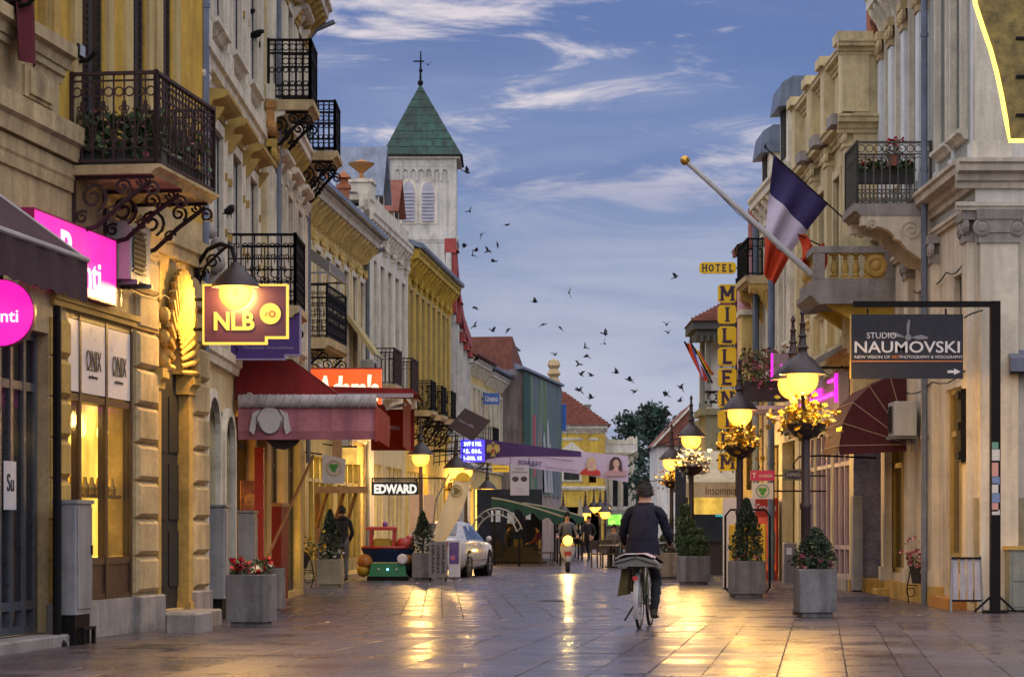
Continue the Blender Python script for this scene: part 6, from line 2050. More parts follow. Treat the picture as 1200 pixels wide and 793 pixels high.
def street_lamp(label,x,y,gz=3.32,heads=((0,0),),k=1.0,power=70,bask=True,seed=0,group='street lamps along the pedestrian street',pole_dx=0):
 t=thing('street_lamp',label,'street lamp',(x,y,0),0,group)
 m=MB();m.lathe((pole_dx,0,0),[(.19,0),(.19,.08),(.14,.14),(.13,.5),(.15,.55),(.1,.65),(.085,.8)],12);m.build('base',LIRON,t,True)
 m=MB();m.lathe((pole_dx,0,0),[(.075,.8),(.07,1.5),(.085,1.53),(.085,1.58),(.065,1.62),(.058,gz-.25*k),(.08,gz-.23*k),(.08,gz-.18*k)],10);m.build('pole',LIRON,t,True)
 for hx,hy in heads:
  lamp_head(t,(hx,hy,gz),k,power)
  if hx or hy:
   m=MB();m.tube([(pole_dx,0,gz-.3),(pole_dx+(hx-pole_dx)*.3,hy*.4,gz-.42),(pole_dx+(hx-pole_dx)*.8,hy*.8,gz-.4),(hx,hy,gz-.2)],.03,6);m.build('arm',LIRON,t,True)
 if bask:
  basket(t,pole_dx,-.03,gz-.62,.30,300,seed)
 return t
street_lamp('tall double headed lamp with yellow flowers, nearest on the right before the maroon awning',PX(938,34.6),34.8,3.36,((0,-.45),(0,.7)),.88,430,True,1,pole_dx=.1)
street_lamp('lamp with flower basket beside the tall cone shrub and yellow advert stand',PX(867,44.9),44.9,3.38,((0,0),),.9,400,True,3)
street_lamp('lamp with pink and yellow flower basket by the ball topiary planter',PX(810,56),56,3.32,((0,0),),.9,800,True,4)
street_lamp('lamp half hidden behind the cyclist, third from the yellow advert stand',PX(787,78),78,3.42,((0,0),),1.1,560,True,5)
street_lamp('farther lamp just above the shoulder of the cyclist',PX(797,90),90,3.6,((0,0),),1.1,450,True,7)
street_lamp('lamp on the left standing over the cone shrub and the EDWARD board',PX(493,69),69,3.30,((0,0),),1.0,950,False,9)
street_lamp('lamp behind the feather flag near the blue light board',PX(534,84),84,3.3,((0,0),),1.15,650,True,11)
street_lamp('lamp with two heads between the feather flag and the pavement cafe',PX(546,92),92,3.45,((0,0),),1.0,450,False,12)
street_lamp('lamp with orange flower basket in front of the cafe arch',PX(571,108),108,3.0,((0,0),),1.15,650,True,13)
street_lamp('far lamp right above the scooter rider',PX(660,130),130,2.15,((0,0),),1.0,90,False,15)
street_lamp('far lamp between the scooter and the yellow end house',PX(686,135),135,2.1,((0,0),),1.2,90,False,17)
street_lamp('far four-headed lamp below the green lit sign',PX(703,140),140,2.5,((-.35,0),(.35,.1),(0,-.5)),1.0,80,False,19)
street_lamp('far lamp at the chairs below the green lit sign',PX(709,125),125,2.1,((0,0),),1.05,90,False,21)
def planter(label,px,py,w,h,rz,cat='planter',mat=None):
 Y=GY(py)
 t=thing('planter',label,cat,(PX(px,Y),Y+w/2,0),rz,'concrete planters in the street')
 m=MB();a=w/2
 m.cbox(-a,a,-a,a,.07,h,.012)
 m.box(-a+.05,a-.05,-a+.05,a-.05,0,.07);m.build('box',mat or CONC,t)
 m=MB();m.box(-a+.04,a-.04,-a+.04,a-.04,h-.03,h+.012);m.build('earth_fill',SOIL,t)
 return t,h
def conifer(label,loc,h,r,n,seed,mat=LEAF_D,shape='cone',cat='shrub'):
 g=random.Random(seed)
 n=int(n*1.9)
 t=thing('conifer' if shape=='cone' else 'topiary',label,cat,loc,0,'evergreens in the planters')
 m=MB();m.tube([(0,0,-.05),(.01,0,h*.5),(0,0,h*.9)],[.03,.02,.008],6);m.build('trunk',WOOD_D,t)
 m=MB()
 pts=[]
 for _ in range(n):
  if shape=='cone':
   u=g.random()**.75
   z=h*(.03+.97*u)
   prof=r*((1-u)**.75*.95+.05)*(.75+.5*min(1,u*6))
  else:
   u=g.random()
   z=h*u
   c=[(.25,.27),(.62,.24),(.9,.14)]
   ci=min(c,key=lambda q: abs(q[0]-u))
   prof=r*(max(.04,1-((u-ci[0])/ci[1])**2))**.5*ci[1]/.27
  a=g.random()*6.283
  lump=1+.16*math.sin(a*3+z*9+seed)+.1*math.sin(a*7-z*17)
  q=prof*lump*(g.random()**.35)
  pts.append((q*math.cos(a),q*math.sin(a),z+g.gauss(0,.012)))
 leaves(m,pts,.066,0,g);m.build('foliage',mat,t)
 return t
def low_flowers(label,loc,w,petals,n,seed,green=LEAF,up=.16):
 g=random.Random(seed)
 t=thing('flower_bed',label,'flowers',loc)
 pts=[(g.uniform(-w,w),g.uniform(-w,w),.02+g.random()*up) for _ in range(n)]
 m=MB();leaves(m,pts,.09,0,g);m.build('foliage',green,t)
 for i,pt in enumerate(petals):
  m=MB();flower_heads(m,[pts[g.randrange(n)] for _ in range(n // 7)],.04,0);m.build('blossom',pt,t)
 return t
t,h=planter('grey planter of red and white flowers, nearest on the left',292,735,.50,.66,R(-14));loc=t.location
low_flowers('low red and white flowers in the nearest left planter',(loc.x,loc.y,h),.24,(FL_RED,FL_RED,FL_WHT),190,5)
t,h=planter('grey box with a blue sticker right behind the nearest left planter',309,719,.46,.66,R(-14));
m=MB();m.box(.05,.17,-.236,-.231,.42,.58);m.build('sticker',M('sticker_sky',(.2,.42,.55),.5,.05),t)
t,h=planter('pale planter with a dark cone shrub near the person in black on the left',386,688,.50,.60,R(-6),mat=M('planter_buff',(.32,.29,.22),.85,.16,2.2,.35,45,streak=.25));loc=t.location
conifer('dark cone shrub in the pale planter near the person in black',(loc.x,loc.y,h),1.05,.26,1400,2)
low_flowers('white flowers at the foot of the dark cone shrub on the left',(loc.x,loc.y,h),.24,(FL_WHT,FL_WHT),120,6)
t,h=planter('planter at the lamp post between toy ride and grey notice board',495,680,.48,.66,R(-4));loc=t.location
conifer('cone shrub in front of the left lamp post by the feather flag',(loc.x,loc.y,h),1.0,.27,1200,3)
t,h=planter('light grey planter with a bushy round shrub, nearest on the right',958,723,.53,.67,R(2));loc=t.location
conifer('bushy short shrub in the nearest right planter',(loc.x,loc.y,h),.56,.30,1300,4,LEAF_D)
low_flowers('pinkish flowers round the short shrub in the nearest right planter',(loc.x,loc.y,h),.24,(FL_PNK,),110,8)
t,h=planter('light grey planter with a tall cone shrub before the yellow advert stand',877,700,.60,.66,R(3));loc=t.location
conifer('tall pointed cone shrub before the yellow advert stand',(loc.x,loc.y,h),1.12,.30,1700,9,LEAF_D)
low_flowers('small flowers round the tall cone shrub',(loc.x,loc.y,h),.27,(FL_PNK,),90,9)
t,h=planter('light grey planter with ball topiary, right of the cyclist',814,685,.60,.64,R(14));loc=t.location
conifer('ball-clipped evergreen right of the cyclist',(loc.x+.08,loc.y,h),.62,.27,1300,12,LEAF,'ball')
conifer('taller tiered evergreen behind the ball-clipped one',(loc.x-.18,loc.y+.3,h),1.15,.24,1500,13,LEAF,'ball')
t,h=planter('pale planter half hidden by the cyclist',780,679,.7,.66,R(20));loc=t.location
conifer('thin evergreen in the planter half hidden by the cyclist',(loc.x,loc.y,h),.5,.22,600,14,LEAF_D)
SKIN=M('skin',(.36,.20,.14),.6,.08,6,.05)
HAIR_G=M('grey_hair',(.03,.026,.022),.8,.3,20,.2)
HAIR_K=M('dark_hair',(.015,.012,.01),.7,.3,20,.2)
NAVY=M('navy_jacket',(.006,.005,.017),.85,.25,7,.4,14)
BLACKC=M('black_cloth',(.012,.012,.016),.9,.25,6,.3,14)
JEAN=M('dark_jeans',(.018,.02,.032),.85,.25,6,.3,14)
SHOE=M('brown_shoe',(.05,.035,.02),.6,.2,6,.1)
GREYC=M('grey_cloth',(.09,.09,.1),.9,.2,6,.3,14)
REDC=M('maroon_cloth',(.10,.02,.03),.9,.2,6,.3,14)
def finger_chain(J,E,wr,side,pal,d,up):
 """palm plus four curled fingers and a thumb rooted at wrist wr; d = pointing direction"""
 d=Vector(d).normalized();up=Vector(up).normalized()
 sd=d.cross(up).normalized()*side
 p=Vector(J[wr][0])+d*.06
 J[pal]=(tuple(p),.030);E.append((wr,pal))
 for i,(o,l) in enumerate(((-.028,.055),(-.01,.068),(.01,.062),(.028,.048))):
  a=p+sd*o+d*.035
  b=a+d*l*.5-up*.012
  c=b+d*l*.25-up*.035
  for k,q,r in ((0,a,.0105),(1,b,.0095),(2,c,.008)):
   J[f'{pal}f{i}{k}']=(tuple(q),r)
  E+=[(pal,f'{pal}f{i}0'),(f'{pal}f{i}0',f'{pal}f{i}1'),(f'{pal}f{i}1',f'{pal}f{i}2')]
 a=p-sd*.036-up*.01
 b=a+d*.035-up*.02
 J[pal+'t0']=(tuple(a),.012);J[pal+'t1']=(tuple(b),.0095)
 E+=[(pal,pal+'t0'),(pal+'t0',pal+'t1')]
def body(parent,J,E,zone,mats,root='pelvis',sub=2):
 """one continuous skinned figure; zone maps a joint name prefix to a material slot"""
 names=list(J)
 me=bpy.data.meshes.new('body')
 me.from_pydata([J[n][0] for n in names],[(names.index(a),names.index(b)) for a,b in E],[])
 o=bpy.data.objects.new('body',me)
 COL.objects.link(o)
 md=o.modifiers.new('skin','SKIN')
 md.use_smooth_shade=True
 sl=me.skin_vertices[0].data
 for i,n in enumerate(names):
  r=J[n][1]
  sl[i].radius=r if isinstance(r,tuple) else (r,r)
  sl[i].use_root=(n==root)
 s2=o.modifiers.new('sub','SUBSURF');s2.levels=sub;s2.render_levels=sub
 dg=bpy.context.evaluated_depsgraph_get()
 nm=bpy.data.meshes.new_from_object(o.evaluated_get(dg))
 bpy.data.objects.remove(o)
 nm.materials.clear()
 for m_ in mats: nm.materials.append(m_)
 segs=[(Vector(J[a][0]),Vector(J[b][0]),b) for a,b in E]
 def zn(n):
  return next((z for pre,z in zone if n.startswith(pre)),0)
 for p in nm.polygons:
  c=p.center
  best,bz=1e9,0
  for a,b,n in segs:
   ab=b-a
   t=max(0,min(1,(c-a).dot(ab)/max(1e-9,ab.length_squared)))
   dd=(c-a-ab*t).length
   if dd<best:
    best,bz=dd,zn(n)
  p.material_index=bz
  p.use_smooth=True
 for v in nm.vertices:
  c=v.co
  if c.z<1.5 and min((c-Vector(J[n][0])).length for n in J if n.startswith('palm'))>.09:
   a=mnoise.noise(Vector((c.x*9,c.y*9,c.z*20+c.x*14)))+.6*mnoise.noise(Vector((c.x*25,c.y*22,c.z*34)))
   v.co=c+v.normal*a*.018
 ob=bpy.data.objects.new('body',nm)
 COL.objects.link(ob)
 ob.parent=parent
 return ob
def face_bits(parent,c,fwd,hair,k=1.0):
 """hair cap, ears, nose and eyes on a head centred at c looking along fwd"""
 f=Vector(fwd).normalized();r=f.cross(Vector((0,0,1))).normalized();u=r.cross(f)
 c=Vector(c)
 m=MB()
 vs,n,kk=[],14,7
 fs=[]
 for i in range(kk+1):
  a=math.pi*.53*i/kk
  for j in range(n):
   b=2*math.pi*j/n
   back=.5-.5*math.cos(b)
   aa=a*(.66+.54*min(1,back*1.6))
   wob=1+.05*math.sin(b*5+i)+.04*math.sin(b*3-i*2)
   q=c+((r*math.sin(b)*.083+f*math.cos(b)*.1)*math.sin(aa)*wob+u*(.118*math.cos(aa)*wob))*k
   vs.append(q-f*.006)
 for i in range(kk):
  for j in range(n):
   l=(j+1)%n
   fs.append((i*n+j,i*n+l,(i+1)*n+l,(i+1)*n+j))
 m.add(vs,fs)
 gh=random.Random(5)
 leaves(m,[q+(q-c)*gh.uniform(0,.12) for q in vs for _ in range(4) if q.z>c.z-.05],.035,0,gh)
 m.build('hair',hair,parent)
 for s in (-1,1):
  m=MB();m.ball(c+r*s*.085*k-u*.01,.03,8,6,sx=.5,sz=1.1);m.build('ear',SKIN,parent,'all')
  m=MB();m.ball(c+f*.088+r*s*.032+u*.012,.012,8,6);m.build('eye',MATS['dark_ink'],parent,'all')
 m=MB();m.tube([c+f*.092+u*.02,c+f*.112-u*.02,c+f*.094-u*.032],[.009,.016,.012],6);m.build('nose',SKIN,parent,'all')
 m=MB();m.bar(c+f*.094-u*.056-r*.022,c+f*.094-u*.056+r*.022,.008);m.build('mouth',REDC,parent)
RZ=-R(10.5)
bx_,by_=1.665,30.33
t=thing('bicycle','old bicycle ridden away down the middle of the street, with a pale rear mudguard','bicycle',(bx_,by_,0),RZ)
TYRE=M('tyre_rubber',(.012,.012,.012),.8,.2,8,.1)
CHROME=M('bike_chrome',(.35,.35,.36),.3,.1,3,.02,metal=.8)
BGREEN=M('bike_olive',(.05,.06,.03),.5,.2,5,.05)
for nm,yy in (('rear_wheel',-.525),('front_wheel',.53)):
 m=MB();m.tube([(0,yy+.325*math.cos(a*math.pi/16),.335+.325*math.sin(a*math.pi/16)) for a in range(32)],.019,6,closed=True);wo=m.build(nm,TYRE,t,True)
 m=MB();m.tube([(0,yy+.30*math.cos(a*math.pi/16),.335+.30*math.sin(a*math.pi/16)) for a in range(32)],.011,5,closed=True);m.build('rim',CHROME,wo,True)
 m=MB()
 for k in range(18): m.tube([(.02*(-1)**k,yy,.335),(0,yy+.3*math.cos(k*.349),.335+.3*math.sin(k*.349))],.0022,3)
 sp=m.build('spokes',CHROME,wo);sp['kind']='stuff'
 m=MB();m.tube([(-.05,yy,.335),(.05,yy,.335)],.02,8);m.build('hub',CHROME,wo)
m=MB()
fr=[((0,-.15,.9),(0,-.04,.29)),((0,-.14,.84),(0,.36,.86)),((0,-.04,.29),(0,.37,.78)),((0,.35,.98),(0,.42,.66))]
for a,b in fr: m.tube([a,b],.017,8)
for s in (-1,1):
 m.tube([(s*.012,-.13,.8),(s*.055,-.525,.335),(s*.02,-.04,.29)],.010,6)
 m.tube([(s*.02,.42,.68),(s*.05,.47,.5),(s*.055,.53,.335)],.012,6)
m.build('frame',BGREEN,t,True)
for nm,yy,a0,a1 in (('rear_mudguard',-.525,40,215),('front_mudguard',.53,30,170)):
 m=MB()
 m.grid(lambda u,v: ((v-.5)*.062,yy+(.365-.012*(2*v-1)**2)*math.cos(R(a0+(a1-a0)*u)),.335+(.365-.012*(2*v-1)**2)*math.sin(R(a0+(a1-a0)*u))),18,4);m.build(nm,M('pale_mudguard',(.36,.35,.36),.4,.15,4,.05),t,'all')
m=MB();m.prism([(-.035,-.30),(.035,-.30),(.045,-.22),(-.045,-.22)],.55,.60,'xy');o=MB().box(-.03,.03,-.905,-.89,.60,.65)
o.build('rear_reflector',M('red_reflector',(.45,.02,.03),.3,.1,3,0),t)
m=MB();m.lathe((0,-.17,.93),[(.02,-.05),(.09,0),(.1,.03),(.02,.06)],12);m.box(-.03,.03,-.17,.06,.93,.97);m.build('saddle',BLACKC,t,True)
m=MB();m.tube([(-.28,.30,1.04),(-.2,.4,1.05),(0,.37,1.03),(.2,.4,1.05),(.28,.30,1.04)],.012,8);m.tube([(0,.35,.97),(0,.36,1.04)],.014,8);m.build('handlebar',CHROME,t,True)
for s in (-1,1):
 m=MB();m.tube([(s*.28,.30,1.04),(s*.29,.2,1.035)],.018,8);m.build('grip',BLACKC,t,True)
m=MB()
for x in (-.07,0,.07): m.bar((x,-.85,.76),(x,-.25,.76),.012)
m.bar((-.08,-.85,.76),(.08,-.85,.76),.012);m.bar((-.08,-.3,.76),(.08,-.3,.76),.012)
for s in (-1,1): m.bar((s*.07,-.8,.76),(s*.06,-.525,.34),.01)
m.build('luggage_rack',IRON,t)
m=MB();m.lathe((.05,-.04,.29),[(.09,-.004),(.1,0),(.09,.004)],16,ax='x');m.bar((.07,-.04,.29),(.09,-.0,.13),.02);m.bar((-.07,-.04,.29),(-.09,-.08,.45),.02);m.build('crank',CHROME,t)
for s,p in ((1,(.13,0,.125)),(-1,(-.13,-.08,.455))):
 m=MB();m.box(p[0]-.045,p[0]+.045,p[1]-.03,p[1]+.03,p[2]-.012,p[2]+.012);m.build('pedal',IRON,t)
m=MB();m.bar((-.06,-.5,.3),(-.17,-.62,.1),.016);m.build('kickstand',IRON,t)
tb=thing('bundle','bundle of newspapers and grey cloth tied over the bicycle rack','bundle',(bx_,by_,0),RZ)
m=MB()
m.grid(lambda u,v: ((u-.5)*.56 ,-.66+(v-.5)*.42,.86-.32*(u-.5)**2*1.6+.03*math.sin(v*7+u*5)+.04),12,8)
m.grid(lambda u,v: ((u-.5)*.55,-.66+(v-.5)*.44,.77-.14*(u-.5)**2),10,4)
m.grid(lambda u,v: ((u-.5)*.56,-.875,.77+v*(.12-.30*(u-.5)**2)),12,3)
for s in (0,1): m.grid(lambda u,v: ((s-.5)*.555,-.66+(u-.5)*.43,.745+v*.06),8,2)
m.build('wrapping',M('grey_sacking',(.17,.16,.15),.9,.25,7,.4,20),tb,'all')
for i,(a,b,mt) in enumerate(((-.5,-.05,M('newsprint',(.44,.42,.48),.9,.15,12,.2)),(-.02,.42,M('pink_paper',(.45,.32,.36),.85,.2,9,.2)))):
 m=MB();m.grid(lambda u,v: ((a+(b-a)*u)*.5,-.89+v*.42,.93-.22*(a+(b-a)*u)**2-.03*abs(u-.5)+.012*math.sin(v*9)),8,6);m.build('paper',mt,tb,'all')
m=MB();m.tube([(-.26,-.885,.80),(0,-.9,.87),(.27,-.885,.79)],.008,4);m.build('cord',IRON,tb)
tb=thing('bag','dark olive shopping bag hanging at the left of the bicycle rear wheel','bag',(bx_,by_,0),RZ)
m=MB();m.add([(-.10,-.68,.74),(-.10,-.38,.74),(-.13,-.36,.42),(-.13,-.72,.42),(-.20,-.66,.74),(-.20,-.4,.74),(-.25,-.38,.40),(-.25,-.7,.40)],[(0,1,2,3),(4,7,6,5),(0,4,5,1),(1,5,6,2),(2,6,7,3),(3,7,4,0)]);m.build('sack',M('olive_bag',(.06,.05,.015),.8,.3,6,.3),tb)
m=MB();m.tube([(-.14,-.6,.73),(-.12,-.55,.79),(-.12,-.5,.79),(-.14,-.45,.73)],.01,5);m.build('strap',IRON,tb)
t=thing('person','person in a dark navy jacket and dark trousers cycling away down the street','person',(bx_,by_,0),RZ)
J={'pelvis': ((0,-.2,.99),(.165,.13)),'waist': ((0,-.16,1.13),(.195,.15)),'chest': ((0,-.07,1.33),(.215,.155)),'collar': ((0,-.0,1.485),(.12,.09)),'neck': ((0,.03,1.555),.075),
  'headl': ((0,.055,1.61),(.080,.088)),'headt': ((0,.06,1.715),(.088,.1))}
E=[('pelvis','waist'),('waist','chest'),('chest','collar'),('collar','neck'),('neck','headl'),('headl','headt')]
for s,n in ((-1,'l'),(1,'r')):
 J['shoulder'+n]=((s*.195,-.01,1.44),.078);J['elbow'+n]=((s*.285,.08,1.17),.062);J['forearm'+n]=((s*.29,.19,1.08),.05);J['wrist'+n]=((s*.285,.235,1.062),.034)
 E+=[('collar','shoulder'+n),('shoulder'+n,'elbow'+n),('elbow'+n,'forearm'+n),('forearm'+n,'wrist'+n)]
 finger_chain(J,E,'wrist'+n,s,'palm'+n,(0,.7,-.15),(0,.2,1))
 kn,an,toe=(((.125,.14,.60),(.125,-.04,.21),(.13,.12,.135)) if s>0 else ((-.125,.24,.86),(-.125,-.07,.54),(-.13,.06,.475)))
 J['hip'+n]=((s*.095,-.16,.94),.105);J['knee'+n]=(kn,.072);J['calf'+n]=(tuple(Vector(kn).lerp(Vector(an),.45)),.068);J['ankle'+n]=(an,.052);J['footh'+n]=((an[0],an[1]-.03,an[2]-.065),.042);J['foott'+n]=(toe,.036)
 E+=[('pelvis','hip'+n),('hip'+n,'knee'+n),('knee'+n,'calf'+n),('calf'+n,'ankle'+n),('ankle'+n,'footh'+n),('footh'+n,'foott'+n)]
ZONE=[('neck',3),('head',3),('palm',3),('hip',1),('knee',1),('calf',1),('ankle',1),('foot',2)]
body(t,J,E,ZONE,[NAVY,BLACKC,SHOE,SKIN])
face_bits(t,(0,.06,1.685),(0,1,0),HAIR_G,k=1.16)
m=MB();m.tube([(.098*math.cos(a),.0+.085*math.sin(a),1.535) for a in [k*math.pi/6 for k in range(12)]],.026,6,closed=True);m.build('jacket_collar',NAVY,t,True)
m=MB()
m.grid(lambda u,v: ((.20+.02*v)*math.sin(u*6.283),-.185+(.165+.02*v)*math.cos(u*6.283),1.08-v*.17+.01*math.sin(u*25)),24,4);m.build('jacket_hem',NAVY,t,'all')
def standing(label,loc,rz,top,legs,hair=HAIR_K,k=1.0,walk=.0,hood=False,group=None):
 t=thing('person',label,'person',loc,rz,group)
 J={'pelvis': ((0,0,.95),(.15,.11)),'waist': ((0,0,1.1),(.155,.11)),'chest': ((0,0,1.32),(.185,.13)),'collar': ((0,0,1.46),(.11,.085)),'neck': ((0,.01,1.53),.055),'headl': ((0,.025,1.60),(.066,.076)),'headt': ((0,.02,1.70),(.073,.088))}
 E=[('pelvis','waist'),('waist','chest'),('chest','collar'),('collar','neck'),('neck','headl'),('headl','headt')]
 for s,n in ((-1,'l'),(1,'r')):
  w=walk*s
  J['shoulder'+n]=((s*.185,0,1.43),.068);J['elbow'+n]=((s*.25,-.02+w*.1,1.16),.052);J['wrist'+n]=((s*.22,.12+w*.1,.98),.034)
  E+=[('collar','shoulder'+n),('shoulder'+n,'elbow'+n),('elbow'+n,'wrist'+n)]
  finger_chain(J,E,'wrist'+n,s,'palm'+n,(0,.6,-.6),(0,.6,.6))
  J['hip'+n]=((s*.09,0,.9),.1);J['knee'+n]=((s*.1,.03-w*.12,.5),.066);J['calf'+n]=((s*.1,0-w*.2,.34),.058);J['ankle'+n]=((s*.1,-.02-w*.3,.09),.044);J['foott'+n]=((s*.11,.14-w*.3,.04),.036)
  E+=[('pelvis','hip'+n),('hip'+n,'knee'+n),('knee'+n,'calf'+n),('calf'+n,'ankle'+n),('ankle'+n,'foott'+n)]
 body(t,J,E,ZONE,[top,legs,SHOE,SKIN],sub=1)
 face_bits(t,(0,.02,1.675),(0,1,0),hair)
 if hood:
  m=MB();m.ball((0,-.045,1.51),.1,10,6,sz=.7,sx=1.2);m.build('hood',top,t,'all')
 t.scale=(k,k,k)
 return t
def seated(label,loc,rz,top,legs,hair=HAIR_K,scooter=False,group=None):
 t=thing('person',label,'person',loc,rz,group)
 y0,z0=(0,.48) if not scooter else (-.2,.80)
 J={'pelvis': ((0,y0,z0+.1),(.15,.12)),'waist': ((0,y0+.02,z0+.25),(.155,.12)),'chest': ((0,y0+.05,z0+.47),(.19,.13)),'collar': ((0,y0+.06,z0+.61),(.11,.085)),'neck': ((0,y0+.08,z0+.68),.055),'headl': ((0,y0+.1,z0+.75),(.066,.076)),'headt': ((0,y0+.1,z0+.85),(.073,.088))}
 E=[('pelvis','waist'),('waist','chest'),('chest','collar'),('collar','neck'),('neck','headl'),('headl','headt')]
 for s,n in ((-1,'l'),(1,'r')):
  J['shoulder'+n]=((s*.19,y0+.05,z0+.57),.068);J['elbow'+n]=((s*.27,y0+.15,z0+.33),.052);J['wrist'+n]=((s*(.29 if scooter else .16),y0+.4,z0+.26),.034)
  E+=[('collar','shoulder'+n),('shoulder'+n,'elbow'+n),('elbow'+n,'wrist'+n)]
  finger_chain(J,E,'wrist'+n,s,'palm'+n,(0,.8,-.1),(0,.1,1))
  J['hip'+n]=((s*.1,y0+.06,z0+.06),.095);J['knee'+n]=((s*.14,y0+.44,z0+.06),.066);J['calf'+n]=((s*.14,y0+.44,z0-.12),.056);J['ankle'+n]=((s*.13,y0+.42,z0-.37),.044);J['foott'+n]=((s*.13,y0+.56,z0-.42),.036)
  E+=[('pelvis','hip'+n),('hip'+n,'knee'+n),('knee'+n,'calf'+n),('calf'+n,'ankle'+n),('ankle'+n,'foott'+n)]
 body(t,J,E,ZONE,[top,legs,SHOE,SKIN],sub=1)
 face_bits(t,(0,y0+.1,z0+.825),(0,1,0),hair)
 return t
standing('person in a black hooded top standing by the dark cone shrub on the left',(PX(401,57.5),57.5,0),R(20),BLACKC,GREYC,k=1.0,hood=True)
standing('person in dark clothes walking among the cafe tables far down the street',(PX(690,96),96,0),R(150),BLACKC,BLACKC,walk=.8)
sx_,sy_=PX(665,70.2),70.2
t=thing('scooter','motor scooter riding towards the viewer with its headlight on','scooter',(sx_,sy_,0),R(180))
SCB=M('scooter_grey',(.14,.13,.12),.4,.2,4,.05)
for nm,yy in (('front_wheel',.60),('rear_wheel',-.58)):
 m=MB();m.tube([(0,yy+.18*math.cos(a*math.pi/10),.235+.18*math.sin(a*math.pi/10)) for a in range(20)],.055,8,closed=True);wo=m.build(nm,TYRE,t,True)
 m=MB();m.lathe((0,yy,.235),[(.13,-.04),(.13,.04)],14,ax='x');m.build('rim',STEEL,wo)
m=MB();m.grid(lambda u,v: ((v-.5)*.15*(1-.3*(2*u-1)**2),.60+.26*math.cos(R(150-130*u)),.235+(.26-.03*(2*v-1)**2)*math.sin(R(150-130*u))),10,5);m.build('front_mudguard',SCB,t,'all')
m=MB()
m.grid(lambda u,v: ((u-.5)*(.24+.2*math.sin(v*2.6)),.42-.12*v+.10*(1-(2*u-1)**2),.38+v*.50),10,8);m.build('leg_shield',M('scooter_pale',(.30,.28,.25),.4,.1,3,.03),t,'all')
m=MB();m.box(-.17,.17,-.15,.36,.28,.36);m.build('footboard',SCB,t)
m=MB();m.add([(-.17,-.1,.3),(.17,-.1,.3),(.12,-.85,.55),(-.12,-.85,.55),(-.17,-.12,.72),(.17,-.12,.72),(.12,-.9,.72),(-.12,-.9,.72)],[(0,1,2,3),(4,7,6,5),(0,4,5,1),(1,5,6,2),(2,6,7,3),(3,7,4,0)]);m.build('rear_body',SCB,t)
m=MB();m.cbox(-.15,.15,-.8,-.1,.72,.80,.03);m.build('seat',BLACKC,t)
m=MB();m.tube([(-.33,.26,.99),(-.15,.3,1.0),(.15,.3,1.0),(.33,.26,.99)],.016,6);m.cbox(-.14,.14,.22,.42,.84,1.02,.03);m.build('handlebar',SCB,t)
for s in (-1,1):
 m=MB();m.tube([(s*.2,.3,1.0),(s*.3,.3,1.16)],.008,5);m.ball((s*.31,.3,1.2),.06,8,6,sy=.3);m.build('mirror',IRON,t,True)
 m=MB();m.ball((s*.17,.42,.80),.035,8,6);m.build('indicator',M('amber_lens',(.5,.2,.02),.3),t,True)
m=MB();m.tube([(-.09,.6,.24),(-.08,.42,.5),(0,.36,.8)],.022,6);m.tube([(.09,.6,.24),(.08,.42,.5),(0,.36,.8)],.022,6);m.build('fork',STEEL,t)
m=MB();m.box(-.1,.1,.50,.52,.50,.62);m.build('front_grille',M('red_badge',(.35,.04,.03),.5,.1),t)
m=MB();m.ball((0,.42,.93),.14,14,8,sy=.5);m.build('headlight',EM('headlight',(1.0,.44,.03),6),t,True)
l=bpy.data.lights.new('headlight_beam','SPOT');l.energy=90;l.color=(1,.68,.2);l.spot_size=R(50);l.spot_blend=.6;l.shadow_soft_size=.08
o=bpy.data.objects.new('headlight_beam',l);COL.objects.link(o);o.parent=t;o.location=(0,.5,.93);o.rotation_euler=(R(84),0,0)
p=seated('rider in dark clothes on the motor scooter',(sx_,sy_,0),R(180),GREYC,BLACKC,HAIR_K,True)
SILVER=M('silver_paint',(.52,.51,.50),.3,.05,2,.01,metal=.15,coat=.6)
CGLASS=GLASS('car_glass',(.02,.025,.04),1,.04)
t=thing('parked_car','silver saloon car parked facing away behind the notice boards','car',(-1.72,64.4,0),-R(11))
ST=[(-2.28,.70,.42,.86,.60,.98),(-2.2,.80,.30,.90,.66,1.02),(-1.9,.87,.22,.93,.70,1.05),(-1.72,.885,.20,.94,.69,1.07),(-.95,.89,.20,.95,.575,1.43),(-.3,.89,.20,.94,.585,1.465),(.35,.89,.20,.93,.575,1.43),(1.15,.885,.20,.91,.70,.97),(1.7,.86,.22,.86,.66,.90),(2.1,.80,.28,.76,.6,.80),(2.26,.66,.38,.66,.5,.70)]
m=MB()
K_=9
def sect(q):
 y,w,zs,zb,wr,zt=q
 pr=[(0,zs),(w*.86,zs),(w*.985,zs+.12),(w,(zs+zb)/2),(w*.985,zb-.06),(w*.95,zb),(wr*1.02,zt-.06),(wr*.8,zt-.01),(0,zt)]
 return pr
vs,fs=[],[]
for q in ST:
 pr=sect(q)
 vs+=[(x,q[0],z) for x,z in pr]+[(-x,q[0],z) for x,z in pr[1:-1]][::-1]
NN=2*K_-2
for i in range(len(ST)-1):
 for k in range(NN):
  l=(k+1)%NN
  fs.append((i*NN+k,i*NN+l,(i+1)*NN+l,(i+1)*NN+k))
fs+=[tuple(range(NN)),tuple(range((len(ST)-1)*NN,len(ST)*NN))]
m.add(vs,fs);ob=m.build('car_body',SILVER,t,'all')
